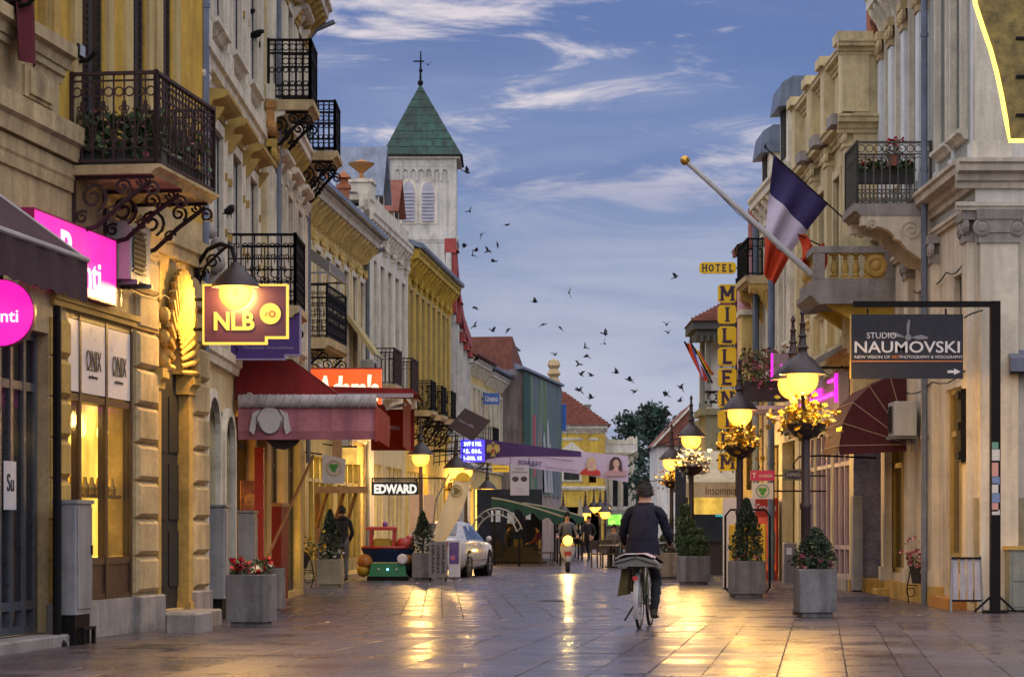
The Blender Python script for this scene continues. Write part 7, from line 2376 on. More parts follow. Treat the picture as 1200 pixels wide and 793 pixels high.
def on_side(y,f,s,e=.006):
 """point on the cabin side: f from belt (0) to roof rail (1)"""
 for a,b in zip(ST,ST[1:]):
  if a[0] <= y <= b[0]:
   u=(y-a[0])/(b[0]-a[0])
   q=[a[i]+(b[i]-a[i])*u for i in range(6)]
   pr=sect(q)
   x=pr[5][0]+(pr[6][0]-pr[5][0])*f+e
   return (s*x,y,pr[5][1]+(pr[6][1]-pr[5][1])*f)
for s in (-1,1):
 for poly in ([(-1.42,.08),(-.98,.08),(-.98,.88),(-1.1,.8)],[(-.92,.07),(-.2,.07),(-.2,.92),(-.92,.9)],[(-.13,.07),(.82,.07),(.42,.8),(.3,.9),(-.13,.92)]):
  m=MB();pts=[on_side(y,f,s) for y,f in poly];m.add(pts,[tuple(range(len(pts)))]);m.build('side_window',CGLASS,t)
 for yy in (-1.32,1.32):
  m=MB();m.lathe((s*.70,yy,.33),[(.39,-.19),(.39,.186 if s>0 else -.2),(.001,.186 if s>0 else -.2)],22,ax='x') if s>0 else m.lathe((s*.70,yy,.33),[(.001,-.186),(.39,-.186),(.39,.19)],22,ax='x');m.build('wheel_well_shade',IRON,t)  # dark disc on the car side stands in for the shaded wheel well
  m=MB();m.tube([(s*.80,yy+.27*math.cos(a*math.pi/12),.325+.27*math.sin(a*math.pi/12)) for a in range(24)],.07,8,closed=True);w_=m.build('wheel',TYRE,t,True)
  m=MB();m.lathe((s*.86,yy,.325),[(.22,-.05),(.225,.02),(.19,.02),(.17,0),(.001,.0)],20,ax='x')
  for k in range(6): m.bar((s*.872,yy,.325),(s*.872,yy+.2*math.cos(k*1.047),.325+.2*math.sin(k*1.047)),.05,.02)
  m.build('rim',M('alloy_rim',(.4,.4,.42),.35,.1,3,0,metal=.7),w_)
 m=MB();m.ball((s*1.0,.62,1.0),.1,10,6,sx=.8,sy=.5,sz=.7);m.build('mirror',SILVER,t,True)
 for yy in (-.75,.15):
  m=MB();m.bar((s*.895,yy-.09,.84),(s*.895,yy+.09,.84),.02,.025);m.build('door_handle',SILVER,t)
 m=MB();m.prism([(s*.48,.80),(s*.80,.80),(s*.80,.93),(s*.50,.95)],-2.3,-2.12);m.build('tail_light',M('tail_light_red',(.40,.015,.02),.25,.1,2,0,coat=.5),t)
 m=MB();m.box(s*.885-.008,s*.885+.008,-.9,.9,.42,.46);m.build('side_moulding',STEEL,t)
m=MB();m.add([(-.60,-1.66,1.115),(.60,-1.66,1.115),(.50,-1.03,1.41),(-.50,-1.03,1.41)],[(0,1,2,3)]);m.build('rear_window',CGLASS,t)
m=MB();m.add([(-.62,1.06,1.03),(.62,1.06,1.03),(.52,.42,1.415),(-.52,.42,1.415)],[(0,1,2,3)]);m.build('windscreen',CGLASS,t)
m=MB();m.box(-.26,.26,-2.315,-2.28,.62,.73);m.build('number_plate',PANEL,t)
m=MB();m.cbox(-.78,.78,-2.36,-2.15,.34,.58,.04);m.build('rear_bumper',SILVER,t)
m=MB();m.bar((-.70,-2.25,.90),(.70,-2.25,.90),.02,.014);m.build('boot_seam',IRON,t)
Yt=59.2
kt=Yt/FPX
t=thing('toy_ride','coin operated toy boat ride in red, blue and green in front of the left shops','toy ride',(PX(455,Yt),Yt,0))
TG,TR_,TB,TY_,TO=M('toy_green',(.01,.16,.06),.4,.15),M('toy_red',(.40,.04,.025),.4,.15),M('toy_blue',(.012,.03,.09),.4,.15),M('toy_yellow',(.42,.28,.03),.4,.15),M('toy_orange',(.35,.14,.03),.45,.15)
m=MB();m.add([(-.46,-.35,.1),(.46,-.35,.1),(.42,-.3,.42),(-.4,-.3,.42),(-.46,.35,.1),(.46,.35,.1),(.42,.3,.42),(-.4,.3,.42)],[(0,1,2,3),(4,7,6,5),(0,4,5,1),(1,5,6,2),(2,6,7,3),(3,7,4,0)]);m.build('base',TG,t)
m=MB();m.box(-.5,.5,-.36,.36,0,.1);m.build('skirt',IRON,t)
for x in (-.22,0,.22):
 m=MB();m.ball((x,-.335,.27),.03,8,6);m.build('button',EM('blue_led',(.2,.45,1),2.16) if x==0 else PANEL,t)
m=MB()
m.grid(lambda u,v: ((u-.5)*(1.0+.32*v),-.34*(.55+.45*v)*math.cos((u-.5)*2.2),.44+v*.34),14,5);m.grid(lambda u,v: ((u-.5)*(1.0+.32*v),.34*(.55+.45*v)*math.cos((u-.5)*2.2),.44+v*.34),14,5);m.add([(-.62,0,.76),(0,-.32,.76),(.62,0,.76),(0,.32,.76)],[(0,1,2,3)])
m.build('hull',TB,t,'all')
m=MB();m.tube([(-.62,-.1,.8),(-.3,-.3,.80),(.3,-.3,.80),(.64,-.1,.82),(.3,.3,.8),(-.3,.3,.8)],.04,6,closed=True);m.build('gunwale',TR_,t,True)
for x,y in ((-.42,-.26),(.14,-.26),(-.42,.26),(.14,.26)):
 m=MB();m.bar((x,y,.8),(x+.02,y,1.25),.07);m.build('canopy_post',TR_,t)
m=MB();m.cbox(-.52,.22,-.32,.32,1.22,1.31,.03);m.build('canopy',TR_,t)
m=MB();m.ball((-.08,0,1.36),.07,8,6,sz=1.2);m.build('knob',M('toy_purple',(.2,.06,.3),.4),t,True)
m=MB();m.cbox(-.36,.1,-.18,.2,.78,1.02,.05);m.build('seat',TY_,t)
m=MB();m.ball((.40,-.05,.88),.22,10,7,sx=1.1,sz=.75);m.ball((.52,-.05,.98),.12,10,7);m.build('prow_figure',TR_,t,True)
for x,z,r,mt in ((-.56,.45,.2,TO),(-.60,.25,.17,TY_),(.46,.5,.15,TO),(.50,.3,.16,IRON)):
 m=MB();m.ball((x,-.12,z),r,10,7);m.build('bumper_ball',mt,t,True)
m=MB();m.lathe((.36,-.36,.52),[(.10,0),(.13,-.02),(.1,-.05),(.001,-.05)],14,ax='y');m.build('wheel',PANEL,t)
Ya=36.0
ka=Ya/FPX
x0,x1=PX(276,Ya),PX(441,Ya)
zr,zv,zt_=PZ(470,Ya),PZ(515,Ya),PZ(420,Ya)
t=thing('awning','red bar awning with a pale rolled bar and faded pink valance on the left','awning',(x0,Ya,0))
LA=4.0
dx=x1-x0
m=MB()
m.grid(lambda u,v: (dx*.38*0+dx*u,LA*v,zt_+.02-(zt_-zr)*(min(1,max(0,u-.38)/.40))-.04*math.sin(v*9)*u),10,8)
m.grid(lambda u,v: (dx*u,-.01,(zt_-(zt_-zr)*min(1,max(0,u-.38)/.40))*(1-v)+(zr+.02)*v),10,2);m.build('canopy',REDFAB,t)
m=MB();m.tube([(.05,-.05,zr+.0),(dx,-.05,zr)],.10,12)
for k in range(16): m.tube([(.1+k*dx/16.5,-.05-.1*math.cos(a),zr+.1*math.sin(a)) if False else (.1+k*dx/16.5+.03*a,-.05-.105*math.cos(a),zr+.105*math.sin(a)) for a in (-1.2,-.4,.4,1.2)],.012,4)
m.build('rolled_sheet',M('pale_roll',(.42,.38,.39),.7,.2,5,.2,streak=.3),t,True)
m=MB();m.grid(lambda u,v: (.04+(dx-.04)*u,-.03+.02*math.sin(u*20)*v,zr-.08-(zr-.08-zv)*v),30,4);val=m.build('valance',M('faded_pink',(.44,.17,.20),.85,.25,2,.15,streak=.35,grime=.2),t)
m=MB();m.grid(lambda u,v: (.04+(dx-.04)*u,-.035+.02*math.sin(u*20),zv-.0+.13*v),30,2);m.build('hem',M('dusty_rose',(.28,.10,.12),.85,.2,2,.15),t)
m=MB();m.grid(lambda u,v: (dx+.01*math.sin(v*30),LA*u,zr-.05-.5*v),16,2);m.build('front_flap',REDFAB,t)
m=MB();m.bar((dx,-.02,zr-.6),(dx,-.02,zr-.1),.05);m.build('end_bracket',MATS['red_coping'],t)
WH=M('print_white',(.52,.48,.48),.8,.12,4,.1)
m=MB();cx=.52
pr=[(cx+.16*math.cos(a)*1.15,zr-.29+.2*math.sin(a)) for a in [k*math.pi/10 for k in range(20)]]
m.prism(pr,-.075,-.06)
for s in (-1,1):
 m.prism([(cx+s*.14,zr-.12),(cx+s*.26,zr-.18),(cx+s*.31,zr-.44),(cx+s*.24,zr-.5),(cx+s*.18,zr-.3)],-.0745,-.06)
m.build('printed_figure',WH,val)
m=MB()
for s in (-1,1): m.tube([(cx+s*.12,-.078,zr-.12),(cx+s*.2,-.078,zr-.25),(cx+s*.2,-.078,zr-.45)],.008,4)
m.tube([(cx+.17*math.cos(a),-.078,zr-.29+.2*math.sin(a)) for a in [math.pi+k*math.pi/8 for k in range(9)]],.009,4)
m.build('printed_outline',INK,val)
m=MB();m.bar((.1,.3,zt_-.5),(dx-.1,.3,zr-.02),.05);m.build('folding_arm',STEEL,t)
m=MB();m.lathe((PX(330,Ya)-x0,.25,zv+.16),[(.001,-.03),(.3,-.03),(.3,.03),(.001,.03)],20,ax='y');m.build('round_board',WOOD_D,t)
Yc=42.5
kc=Yc/FPX
xs0,xs1=PX(372,Yc),PX(491,Yc)
z1,z0=PZ(455,Yc),PZ(515,Yc)
t=thing('awning','dark red awning with pale folding arms reaching farthest over the street on the left','awning',(xs0,Yc,0))
dx=xs1-xs0
m=MB();m.add([(0,0,z1+.04),(dx-.15,0,z1),(dx,0,z1-.1),(dx,3.4,z1-.1),(dx-.15,3.4,z1),(0,3.4,z1+.04)],[(0,1,4,5),(1,2,3,4)]);m.add([(0,0,z1+.04),(dx-.15,0,z1),(dx,0,z1-.1),(0,0,z1-.08)],[(0,1,2,3)]);m.build('canopy',REDFAB,t)
m=MB();m.grid(lambda u,v: (dx-.28-.5*0,u*3.4,z1-.12-v*(z1-z0)),10,2);m.grid(lambda u,v: (dx*.42+u*dx*.46,3.3,z1-.2-v*(z1-z0-.12)),8,2);m.build('drop_sheet',REDFAB,t)
m=MB()
m.box(.3,dx-.1,-.05,.02,z1-.16,z1-.09);m.build('front_bar',M('pale_mauve_rail',(.33,.28,.33),.5,.1),t)
for p,q in (((.9,.0,z1-.42),(dx-.25,.4,z1-.26)),((.9,.1,z1-.62),(dx-.4,.9,z1-.66)),((.9,-.02,z1-.1),(.9,-.02,z1-.7))):
 m=MB();m.bar(p,q,.055);m.build('folding_arm',M('pale_arm',(.4,.36,.33),.5,.1),t)
Yd=48.5
t=thing('light_box_sign','glowing orange sign with white lettering half hidden behind the red awnings','shop sign',W(403,455,Yd))
kd=Yd/FPX
m=MB();m.box(-44*kd,44*kd,-.1,.1,-24*kd,22*kd);m.build('light_box',EM('orange_light',(1.0,.09,.008),0.828,.25,scale=1.2),t)
m=MB();m.box(-45*kd,45*kd,-.09,.11,22*kd,24*kd);m.build('frame',MATS['red_coping'],t)
text("Adam's",EM('cream_light',(1,.75,.5),0.936),t,(.07,-.105,-.02),74*kd,34*kd,bold=.05,shear=.1)
m=MB();m.bar((-44*kd,0,0),(-44*kd-.6,0,0),.05);m.build('arm',IRON,t)
t=thing('menu_board','dark red upright board standing below the red awning','board',(PX(321,41.5),41.5,0),R(-8))
m=MB();m.box(-.19,.19,-.25,.25,.04,1.62);m.build('panel',M('red_panel',(.16,.012,.014),.6,.2,3,.1),t)
m=MB();m.box(-.21,.21,-.27,.27,1.62,1.68);m.box(-.2,.2,-.26,.26,0,.04);m.build('trim',TAN,t)
t=thing('post','bright red door post of the bar under the red awning','post',(PX(304,37.6),37.6,0))
m=MB();m.box(-.07,.07,-.07,.07,0,2.5);m.build('shaft',M('red_post',(.26,.02,.012),.5,.15,3,.05),t)
m=MB();m.box(-.1,.1,-.1,.1,0,.15);m.build('collar',IRON,t)
t=thing('poster','menu poster with pictures of food beside the red door post','poster',(PX(292,38.4),38.4,1.5),R(14))
m=MB();m.box(-.14,.14,-.02,.02,-.5,.5);m.build('sheet',M('food_print',(.35,.16,.08),.5,.7,3,0),t)
for q_ in (-.2,.2):
 m=MB();m.ball((.02,-.02,q_),.1,10,6,sy=.1);m.build('printed_dish',M('dish_print',(.5,.3,.12),.5,.5,9,0),t)
t=thing('wooden_pole','slanting wooden pole leaning under the red awning','pole',(PX(304,38.8),38.8,0))
m=MB();m.tube([(0,0,.5),(.75,1.4,2.45)],.025,6);m.build('shaft',TAN,t)
m=MB();m.tube([(0,0,0),(0,0,.55)],.02,6);m.build('foot_rod',STEEL,t)
t=thing('wall_lamp_strip','upright glowing orange lamp strip inside the bar front','lamp',(PX(329,43.2),43.2,1.0))
m=MB();m.box(-.035,.035,-.04,.04,0,1.85);m.build('diffuser',EM('hot_orange',(1,.45,.06),5.04),t)
m=MB();m.box(.04,.12,-.05,.05,-.1,1.9);m.build('housing',MATS['red_post'],t)
def pot_stand(label,loc,petals,n,r,hh,seed,dark=POT_D):
 g=random.Random(seed)
 t=thing('flower_stand',label,'flower stand',loc)
 m=MB()
 for s in (-1,1):
  m.tube([(s*r*.9,0,0),(s*r*1.1,0,hh*.4),(s*r*.7,0,hh),(s*r*.3,0,hh*.9)],.012,5)
  ring(m,lambda a,b: (a,s*.02,b),(s*r*.7,hh*.3),r*.45,.01,12)
 m.bar((-r,0,hh*.5),(r,0,hh*.5),.015);m.build('iron_stand',IRON,t)
 m=MB();m.lathe((0,0,hh*.55),[(r*.55,0),(r*.8,.24),(r*.88,.25),(r*.88,.29),(r*.7,.29)],14);p=m.build('pot',dark,t,True)
 t2=thing('flowers',label.replace('stand','plant on the stand').replace(' of ',' with '),'flowers',Vector(loc)+Vector((0,0,hh*.55+.27)))
 pts=[(g.gauss(0,r*.75),g.gauss(0,r*.75),abs(g.gauss(.12,.18))) for _ in range(n)]
 m=MB();leaves(m,pts,.09,0,g);m.build('foliage',LEAF_Y,t2)
 m=MB();flower_heads(m,[pts[g.randrange(n)] for _ in range(n // 3)],.04,0);m.build('blossom',petals,t2)
pot_stand('iron flower stand of yellow blooms on the left by the red board',(PX(352,51.2),51.2,0),FL_YEL,260,.26,.75,4)
pot_stand('curly iron flower stand of pink blooms at the white corner house',(PX(1075,40.7),40.7,0),FL_PNK,110,.16,.58,5)
Yh=50
t=thing('hanging_sign','white flag-shaped sign with a green clover on the left','sign',W(391,549,Yh))
m=MB();m.prism([(-.24,-.3),(.22,-.3),(.25,.2),(-.23,.3)],-.02,.02);m.build('board',M('bluish_white',(.42,.46,.47),.6,.08),t)
m=MB();ring(m,lambda a,b: (a,-.024,b),(0,.02),.15,.012,20);m.build('ring',M('gold_ring',(.4,.3,.1),.5),t)
m=MB()
for k in range(3): m.lathe((.05*math.cos(k*2.1+.5),-.022,.03+.05*math.sin(k*2.1+.5)),[(.05,0),(.05,-.008),(.001,-.008)],12,ax='y')
m.build('clover',MATS['logo_green'],t)
m=MB();m.bar((-.24,0,.3),(-.6,0,.34),.03);m.build('arm',IRON,t)
t=thing('timber_canopy','small timber canopy on slanting struts above the person in black','canopy',(PX(383,57),59,0))
z=PZ(575,57)
m=MB();m.box(-.35,.85,-.6,.3,z,z+.08);m.box(-.4,.9,-.66,-.58,z-.03,z+.13);m.build('roof_board',TAN,t)
for x in (-.3,.1,.4):
 m=MB();m.bar((x-.12,.25,z-.85),(x+.2,-.5,z),.07);m.build('strut',TAN,t)
m=MB();m.bar((-.4,.3,0),(-.4,.3,z+.1),.12);m.build('post',TAN,t)
for k,(px,py,w_,h_,mt,lab) in enumerate(((410,534,.35,.4,EM('fringe_light',(1,.55,.1),0.504,.4),'lit amber lampshade board over the timber canopy'),(395,525,.22,.5,TAN,'tan hanging board over the clover sign'))):
 t=thing('hanging_board',lab,'board',W(px,py,58))
 m=MB();m.box(-w_/2,w_/2,-.03,.03,-h_/2,h_/2);m.build('panel',mt,t)
 m=MB();m.bar((-w_/2,0,h_/2+.02),(w_/2,0,h_/2+.02),.04);m.bar((-w_/2,0,h_/2+.02),(-w_/2-.5,.4,h_/2+.1),.03);m.build('rail',IRON,t)
Ye=66
ke=Ye/FPX
t=thing('shop_sign','black EDWARD sign with white capitals beside the left street lamp','sign',W(463.5,570,Ye))
m=MB();m.box(-28*ke,27*ke,-.05,.05,-10*ke,5.5*ke);m.build('board',M('black_board',(.012,.012,.014),.5,.1),t)
text('EDWARD',EM('sign_glow',(1,.95,.85),0.54),t,(0,-.056,-2.6*ke),50*ke,11*ke,bold=.05)
m=MB();m.box(-28*ke,60*ke,-.03,.03,9*ke,10.5*ke);m.box(-28*ke,-26.5*ke,-.03,.03,5.5*ke,9*ke);m.box(24*ke,25.5*ke,-.03,.03,5.5*ke,9*ke);m.build('arm',IRON,t)
m=MB();m.box(-25*ke,24*ke,-.04,.04,6.4*ke,8.6*ke);sb_=m.build('upper_board',MATS['black_board'],t)
text('UNIVERSITY OF FASHION',SW,t,(-1*ke,-.045,7.5*ke),44*ke,1.5*ke)
Yr=60.5
kr=Yr/FPX
SHEER=M('lamplit_peach_sheet',(.68,.48,.34),.8,.1,2,.1)  # peach lamplight on the white sheets is put into their colour
for px,w_,lab in ((485.5,12,'narrow roll-up banner coloured peach for the light of the left street lamp'),(503,14,'broad roll-up banner coloured peach for lamplight, behind the feather flag')):
 t=thing('roll_up_banner',lab,'banner',(PX(px,Yr+3),Yr+3,0))
 m=MB();h_=PZ(582,Yr+3);m.grid(lambda u,v: ((u-.5)*w_*kr,.01*math.sin(u*9),.06+v*h_),8,4);m.build('sheet',SHEER,t)
 m=MB();m.box(-w_*kr/2,w_*kr/2,-.08,.08,0,.06);m.bar((0,.03,.06),(0,.03,h_),.02);m.build('stand',STEEL,t)
t=thing('feather_flag','white feather flag with lamp glow painted yellow on its top and a clover logo, leaning over the car','flag',(PX(506,59.5),59.5,0))
kf2=59.5/FPX
Z=lambda py: PZ(py,59.5)
oy=lambda px: (px-506)*kf2
pl=[(499,645),(511,585),(519,563),(529,553),(542,553),(551,561),(552,572),(545,588),(512,645)]
m=MB();n_=10
m.grid(lambda u,v: (oy((499+(533-499)*v**.8-(3*math.sin(v*3.1)))*(1-u)+(512+(551-512)*v**.85+5*math.sin(v*3.1))*u),.03*math.sin(u*6+v*4),Z(645-82*v)),8,12);m.build('cloth',M('flag_cloth_white',(.74,.62,.38),.8,.08,3,.05),t,'all')  # white cloth's colour brightened and yellowed for the lamp behind it
m=MB();m.prism([(oy(533+9.5+9.5*math.cos(a)),Z(563.5)+10.5*kf2*math.sin(a)) for a in [k*math.pi/10 for k in range(11)]],-.015,.015);m.build('painted_glow_top',M('flag_cloth_lamp_glow',(.80,.52,.05),.8,.08),t)  # lamp glow through the flag's top, put into the cloth colour
m=MB();ring(m,lambda a,b: (a,-.05,b),(oy(535),Z(575)),.14,.012,18)
for k in range(3): m.lathe((oy(535)+.05*math.cos(k*2.1),-.045,Z(575)+.05*math.sin(k*2.1)),[(.05,0),(.05,-.01),(.001,-.01)],10,ax='y')
m.build('logo',M('logo_olive',(.16,.15,.05),.6),t)
m=MB();m.tube([(oy(500),.05,0),(oy(511),.05,Z(585)),(oy(526),.05,Z(555))],.02,6);m.lathe((oy(500),.05,0),[(.25,0),(.25,.05),(.03,.08)],12);m.build('pole',STEEL,t)
t=thing('notice_board','grey standing board with columns of dark lettering before the car','notice board',(PX(514,58.4),58.0,0),R(3))
kb=58/FPX
m=MB();m.box(-11*kb,11*kb,-.03,.03,.09,.95);m.build('panel',M('grey_board',(.17,.155,.17),.6,.12),t)
m=MB()
for x in (-9,9): m.bar((x*kb,-.15,0),(x*kb,.15,0),.04);m.bar((x*kb,0,0),(x*kb,0,.1),.04)
m.build('foot',IRON,t)
for i,s_ in enumerate(('HRANA','CVEKINA','KAFE-BAR')):
 text(s_,INK,t,((-6+i*6)*kb,-.036,.52),.7,.07,bold=.03,rot=(R(90),R(90),0))
t=thing('poster_stand','purple and white poster stand between the grey board and the car','notice board',(PX(532.5,59),59.0,0),R(-4))
m=MB();m.box(-7*kb,7*kb,-.03,.03,.08,.98);m.build('panel',SW,t)
m=MB();m.box(-6*kb,5.5*kb,-.036,-.031,.4,.93);m.build('printed_sheet',M('violet_print',(.10,.06,.2),.5,.8,4,0),t)
for q_ in (.55,.8):
 m=MB();m.ball((.55-q_*.7-.2,-.034,q_),.06,10,6,sy=.1);m.build('printed_spot',M('pink_print',(.5,.12,.2),.5),t)
m=MB();m.bar((-6*kb,-.15,0),(-6*kb,.15,0),.04);m.bar((6*kb,-.15,0),(6*kb,.15,0),.04);m.build('foot',SW,t)
Yl=86
kl=Yl/FPX
t=thing('light_board','blue illuminated board with rows of white figures at the end of the banner','sign',W(554,528,Yl))
m=MB();m.box(-14*kl,14*kl,-.1,.1,-13*kl,13*kl);m.build('screen',EM('blue_light',(.05,.03,1.0),0.936,.3),t)
for i,s_ in enumerate(('24/7 8 70E.','15. 816.','1-800, 15')):
 text(s_,EM('figure_light',(.6,.9,1),1.58),t,(0,-.11,(8-8.5*i)*kl),21*kl,5*kl,bold=.03)
m=MB();m.bar((-14*kl,.1,0),(-14*kl-1.4,.5,0),.08);m.build('arm',IRON,t)
t=thing('tilted_sign','dark brown board tilted on its corner above the blue light board','sign',W(550,497.5,82))
k2=82/FPX
pl=[((525-550)*k2,(497.5-500)*k2),((545-550)*k2,(497.5-478)*k2),((575-550)*k2,(497.5-493)*k2),((554-550)*k2,(497.5-517)*k2)]
m=MB();m.prism(pl,-.06,.06);m.build('board',M('brown_board',(.035,.02,.028),.5,.15),t)
text('Dion caffe',M('mauve_ink',(.35,.3,.5)),t,(-.1,-.066,.05),.55,.08,roll=R(-25))
m=MB();m.bar(((525-550)*k2,.1,-.05),((525-550)*k2-.9,.5,-.05),.06);m.build('arm',IRON,t)
t=thing('iron_lattice','small iron scaffold of bars holding signs left of the blue light board','bracket',W(525,525,84))
m=MB()
for k in range(6): m.bar((-.5,0,-.5+k*.22),(.6,.1,-.35+k*.2),.03);m.bar((-.5+k*.2,0,-.6),(-.45+k*.2,0,.6),.03)
m.build('bars',IRON,t)
m=MB();m.bar((-.5,0,.1),(-1.4,.3,.1),.05);m.build('arm',IRON,t)
Yk_=100
t=thing('street_banner','purple and white concert banner strung across the street with an eagle crest and two women','banner',W(568,528,Yk_))
kk=Yk_/FPX
def bt(px): return 514+(px-568)*.155-.00022*(px-568)**2
def bb(px): return 541+(px-568)*.15-.00022*(px-568)**2+max(0,(px-676))*.08
def bp_(px,py,d=0): return ((px-568)*kk,d+.035*math.sin(px*.11),(528-py)*kk)
LIL=M('lilac_vinyl',(.46,.38,.52),.6,.08,2,.05)
PUR=M('deep_purple',(.045,.015,.10),.6,.1,2,.05)
m=MB();m.grid(lambda u,v: bp_(568+168*u,bt(568+168*u)*(1-v)+bb(568+168*u)*v),60,4);sheet=m.build('sheet',LIL,t)
m=MB();m.grid(lambda u,v: bp_(568+113*u,bt(568+113*u)*(1-v)+(bb(568+113*u)-(27*min(1,u*1.0)**.5*.75))*v,-.012),40,4);m.build('purple_wave',PUR,sheet)
text('КОНЦЕРТ',M('plum_ink2',(.05,.02,.09),.6,0),t,bp_(621,543,-.13),27*kk,6.5*kk,bold=.03,roll=R(-6))
for px,py,w_,s_ in ((642,536.5,60,'На академски хор и оркестар на универзитетот'),(658,549.5,38,'во Домот на културата, почеток 20 часот')):
 text(s_,PUR,t,bp_(px,py,-.13),w_*kk,2.4*kk,roll=R(-7))
EAG=M('eagle_gold',(.42,.30,.07),.5,.2,5,.1)
m=MB();ex,ey=578,527.5
q=lambda x,y: (bp_(ex,ey)[0]+x*kk,bp_(ex,ey)[2]+y*kk)
m.prism([q(-1.5,3),q(1.5,3),q(2,-4),q(0,-8.5),q(-2,-4)],-.16,-.14)
for s in (-1,1):
 m.prism([q(s*1.2,3),q(s*3.5,7.5),q(s*7,6),q(s*8,1),q(s*6.5,-3.5),q(s*5,-1),q(s*4,-4.5),q(s*2.6,-1)],-.162,-.14)
 m.prism([q(s*.5,3),q(s*1.2,6.5),q(s*3.2,7.6),q(s*2.4,5.4),q(s*1.8,3)],-.166,-.14)
 m.prism([q(s*1.2,-4),q(s*3.6,-7.4),q(s*2.0,-7.8)],-.164,-.14)
m.prism([q(-1.6,7.6),q(1.6,7.6),q(1.2,9.6),q(-1.2,9.6)],-.163,-.14);m.build('eagle_crest',EAG,sheet)
m=MB();m.prism([q(-1.6,1.5),q(1.6,1.5),q(1.4,-2.5),q(0,-3.6),q(-1.4,-2.5)],-.172,-.163);m.build('crest_shield',M('crest_red',(.35,.04,.03),.5),sheet)
def portrait(cx,cy,k,hair,dress,hairpoly,bodypoly,d):
 f=lambda x,y: (bp_(cx,cy)[0]+x*k*kk,bp_(cx,cy)[2]+y*k*kk)
 m=MB();m.prism([f(*p) for p in bodypoly],d-.012,d);m.build('portrait_dress',dress,sheet)
 m=MB();m.prism([f(*p) for p in hairpoly],d-.018,d-.004);m.build('portrait_hair',hair,sheet)
 m=MB();m.prism([f(3.4*math.cos(a),4.4*math.sin(a)-.4*(math.sin(a)<-.5)) for a in [j*math.pi/9 for j in range(18)]],d-.03,d-.01);m.prism([f(-1.6,-3),f(1.6,-3),f(3,-8.5),f(-3.5,-8.5)],d-.024,d-.008)
 m.build('portrait_face',M('print_skin',(.52,.33,.29),.6,.06),sheet)
 m=MB()
 for s in (-1,1): m.prism([f(s*1.5-.8,.7),f(s*1.5+.8,.7),f(s*1.5+.5,1.3),f(s*1.5-.5,1.3)],d-.034,d-.028)
 m.prism([f(-1.1,-2.4),f(1.1,-2.4),f(0,-3.1)],d-.034,d-.028);m.build('portrait_features',M('print_rouge',(.2,.05,.06),.6),sheet)
portrait(693,543,1.0,M('print_blonde',(.50,.38,.22),.7,.2,6),M('print_red',(.42,.03,.02),.6,.15),[(-4,-9),(-5.5,1),(-3.5,6.5),(0,8),(4,6.5),(5.5,0),(5,-9),(3.4,-7),(-2.5,-6)],[(-14,-13),(-12,-9),(-6,-5),(4,-5),(10,-9),(11,-14)],-.10)
portrait(722,543,1.05,M('print_brown',(.06,.03,.03),.7,.2,6),M('print_mauve',(.42,.25,.28),.6,.15),[(-8,-8),(-7,3),(-3,7.5),(3,7),(6,2),(7,-9),(3,-8),(-3,-7)],[(-14,-14),(-12,-9),(-5,-6),(5,-7),(11,-8),(12,-14)],-.10)
m=MB();m.tube([bp_(568,514),(-3.2,1,1.6)],.02,5);m.tube([bp_(568,541),(-3.2,1,-.4)],.02,5);m.tube([bp_(736,bt(736)),(10.5,2,1.4)],.02,5);m.tube([bp_(736,bb(736)),(10.5,2,-1.0)],.02,5);m.build('rope',IRON,t)
t=thing('hanging_poster','white poster with two dark drawings hung below the banner','poster',W(609,562,98))
k3=98/FPX
m=MB();m.box(-11*k3,11*k3,-.03,.03,-18*k3,17*k3);m.build('sheet',M('poster_white',(.38,.37,.44),.6,.06),t)
for x in (-5,5):
 m=MB();m.ball((x*k3,-.03,1*k3),4*k3,10,6,sy=.08,sz=.8);m.build('printed_hand',INK,t)
for i,z in enumerate((13,9,-10,-14)):
 text(('ВЕСЕЛО','МАЛО КИНО ЗА ДЕЦА','влез','слободен')[i],M('mauve_ink',(.35,.3,.5)) if i>1 else INK,t,(0,-.035,z*k3),(9,18,10,12)[i]*k3,2.2*k3)
m=MB();m.tube([(-11*k3,0,17*k3),(-11*k3,0,26*k3)],.015,4);m.tube([(11*k3,0,17*k3),(11*k3,0,26*k3)],.015,4);m.build('cord',IRON,t)
t=thing('shop_sign','small yellow sign between the cafe lamp and the white poster','sign',W(587,549,105))
m=MB();m.box(-.36,.36,-.06,.06,-.14,.14);m.build('board',EM('yellow_board_glow',(1,.55,.02),0.324),t)
text('MAKPETROL',INK,t,(0,-.066,0),.6,.09,bold=.03)
m=MB();m.bar((-.36,0,0),(-1.3,.4,0),.05);m.build('arm',IRON,t)
GRN=M('bottle_green_canvas',(.012,.05,.04),.85,.2,2,.15,60)
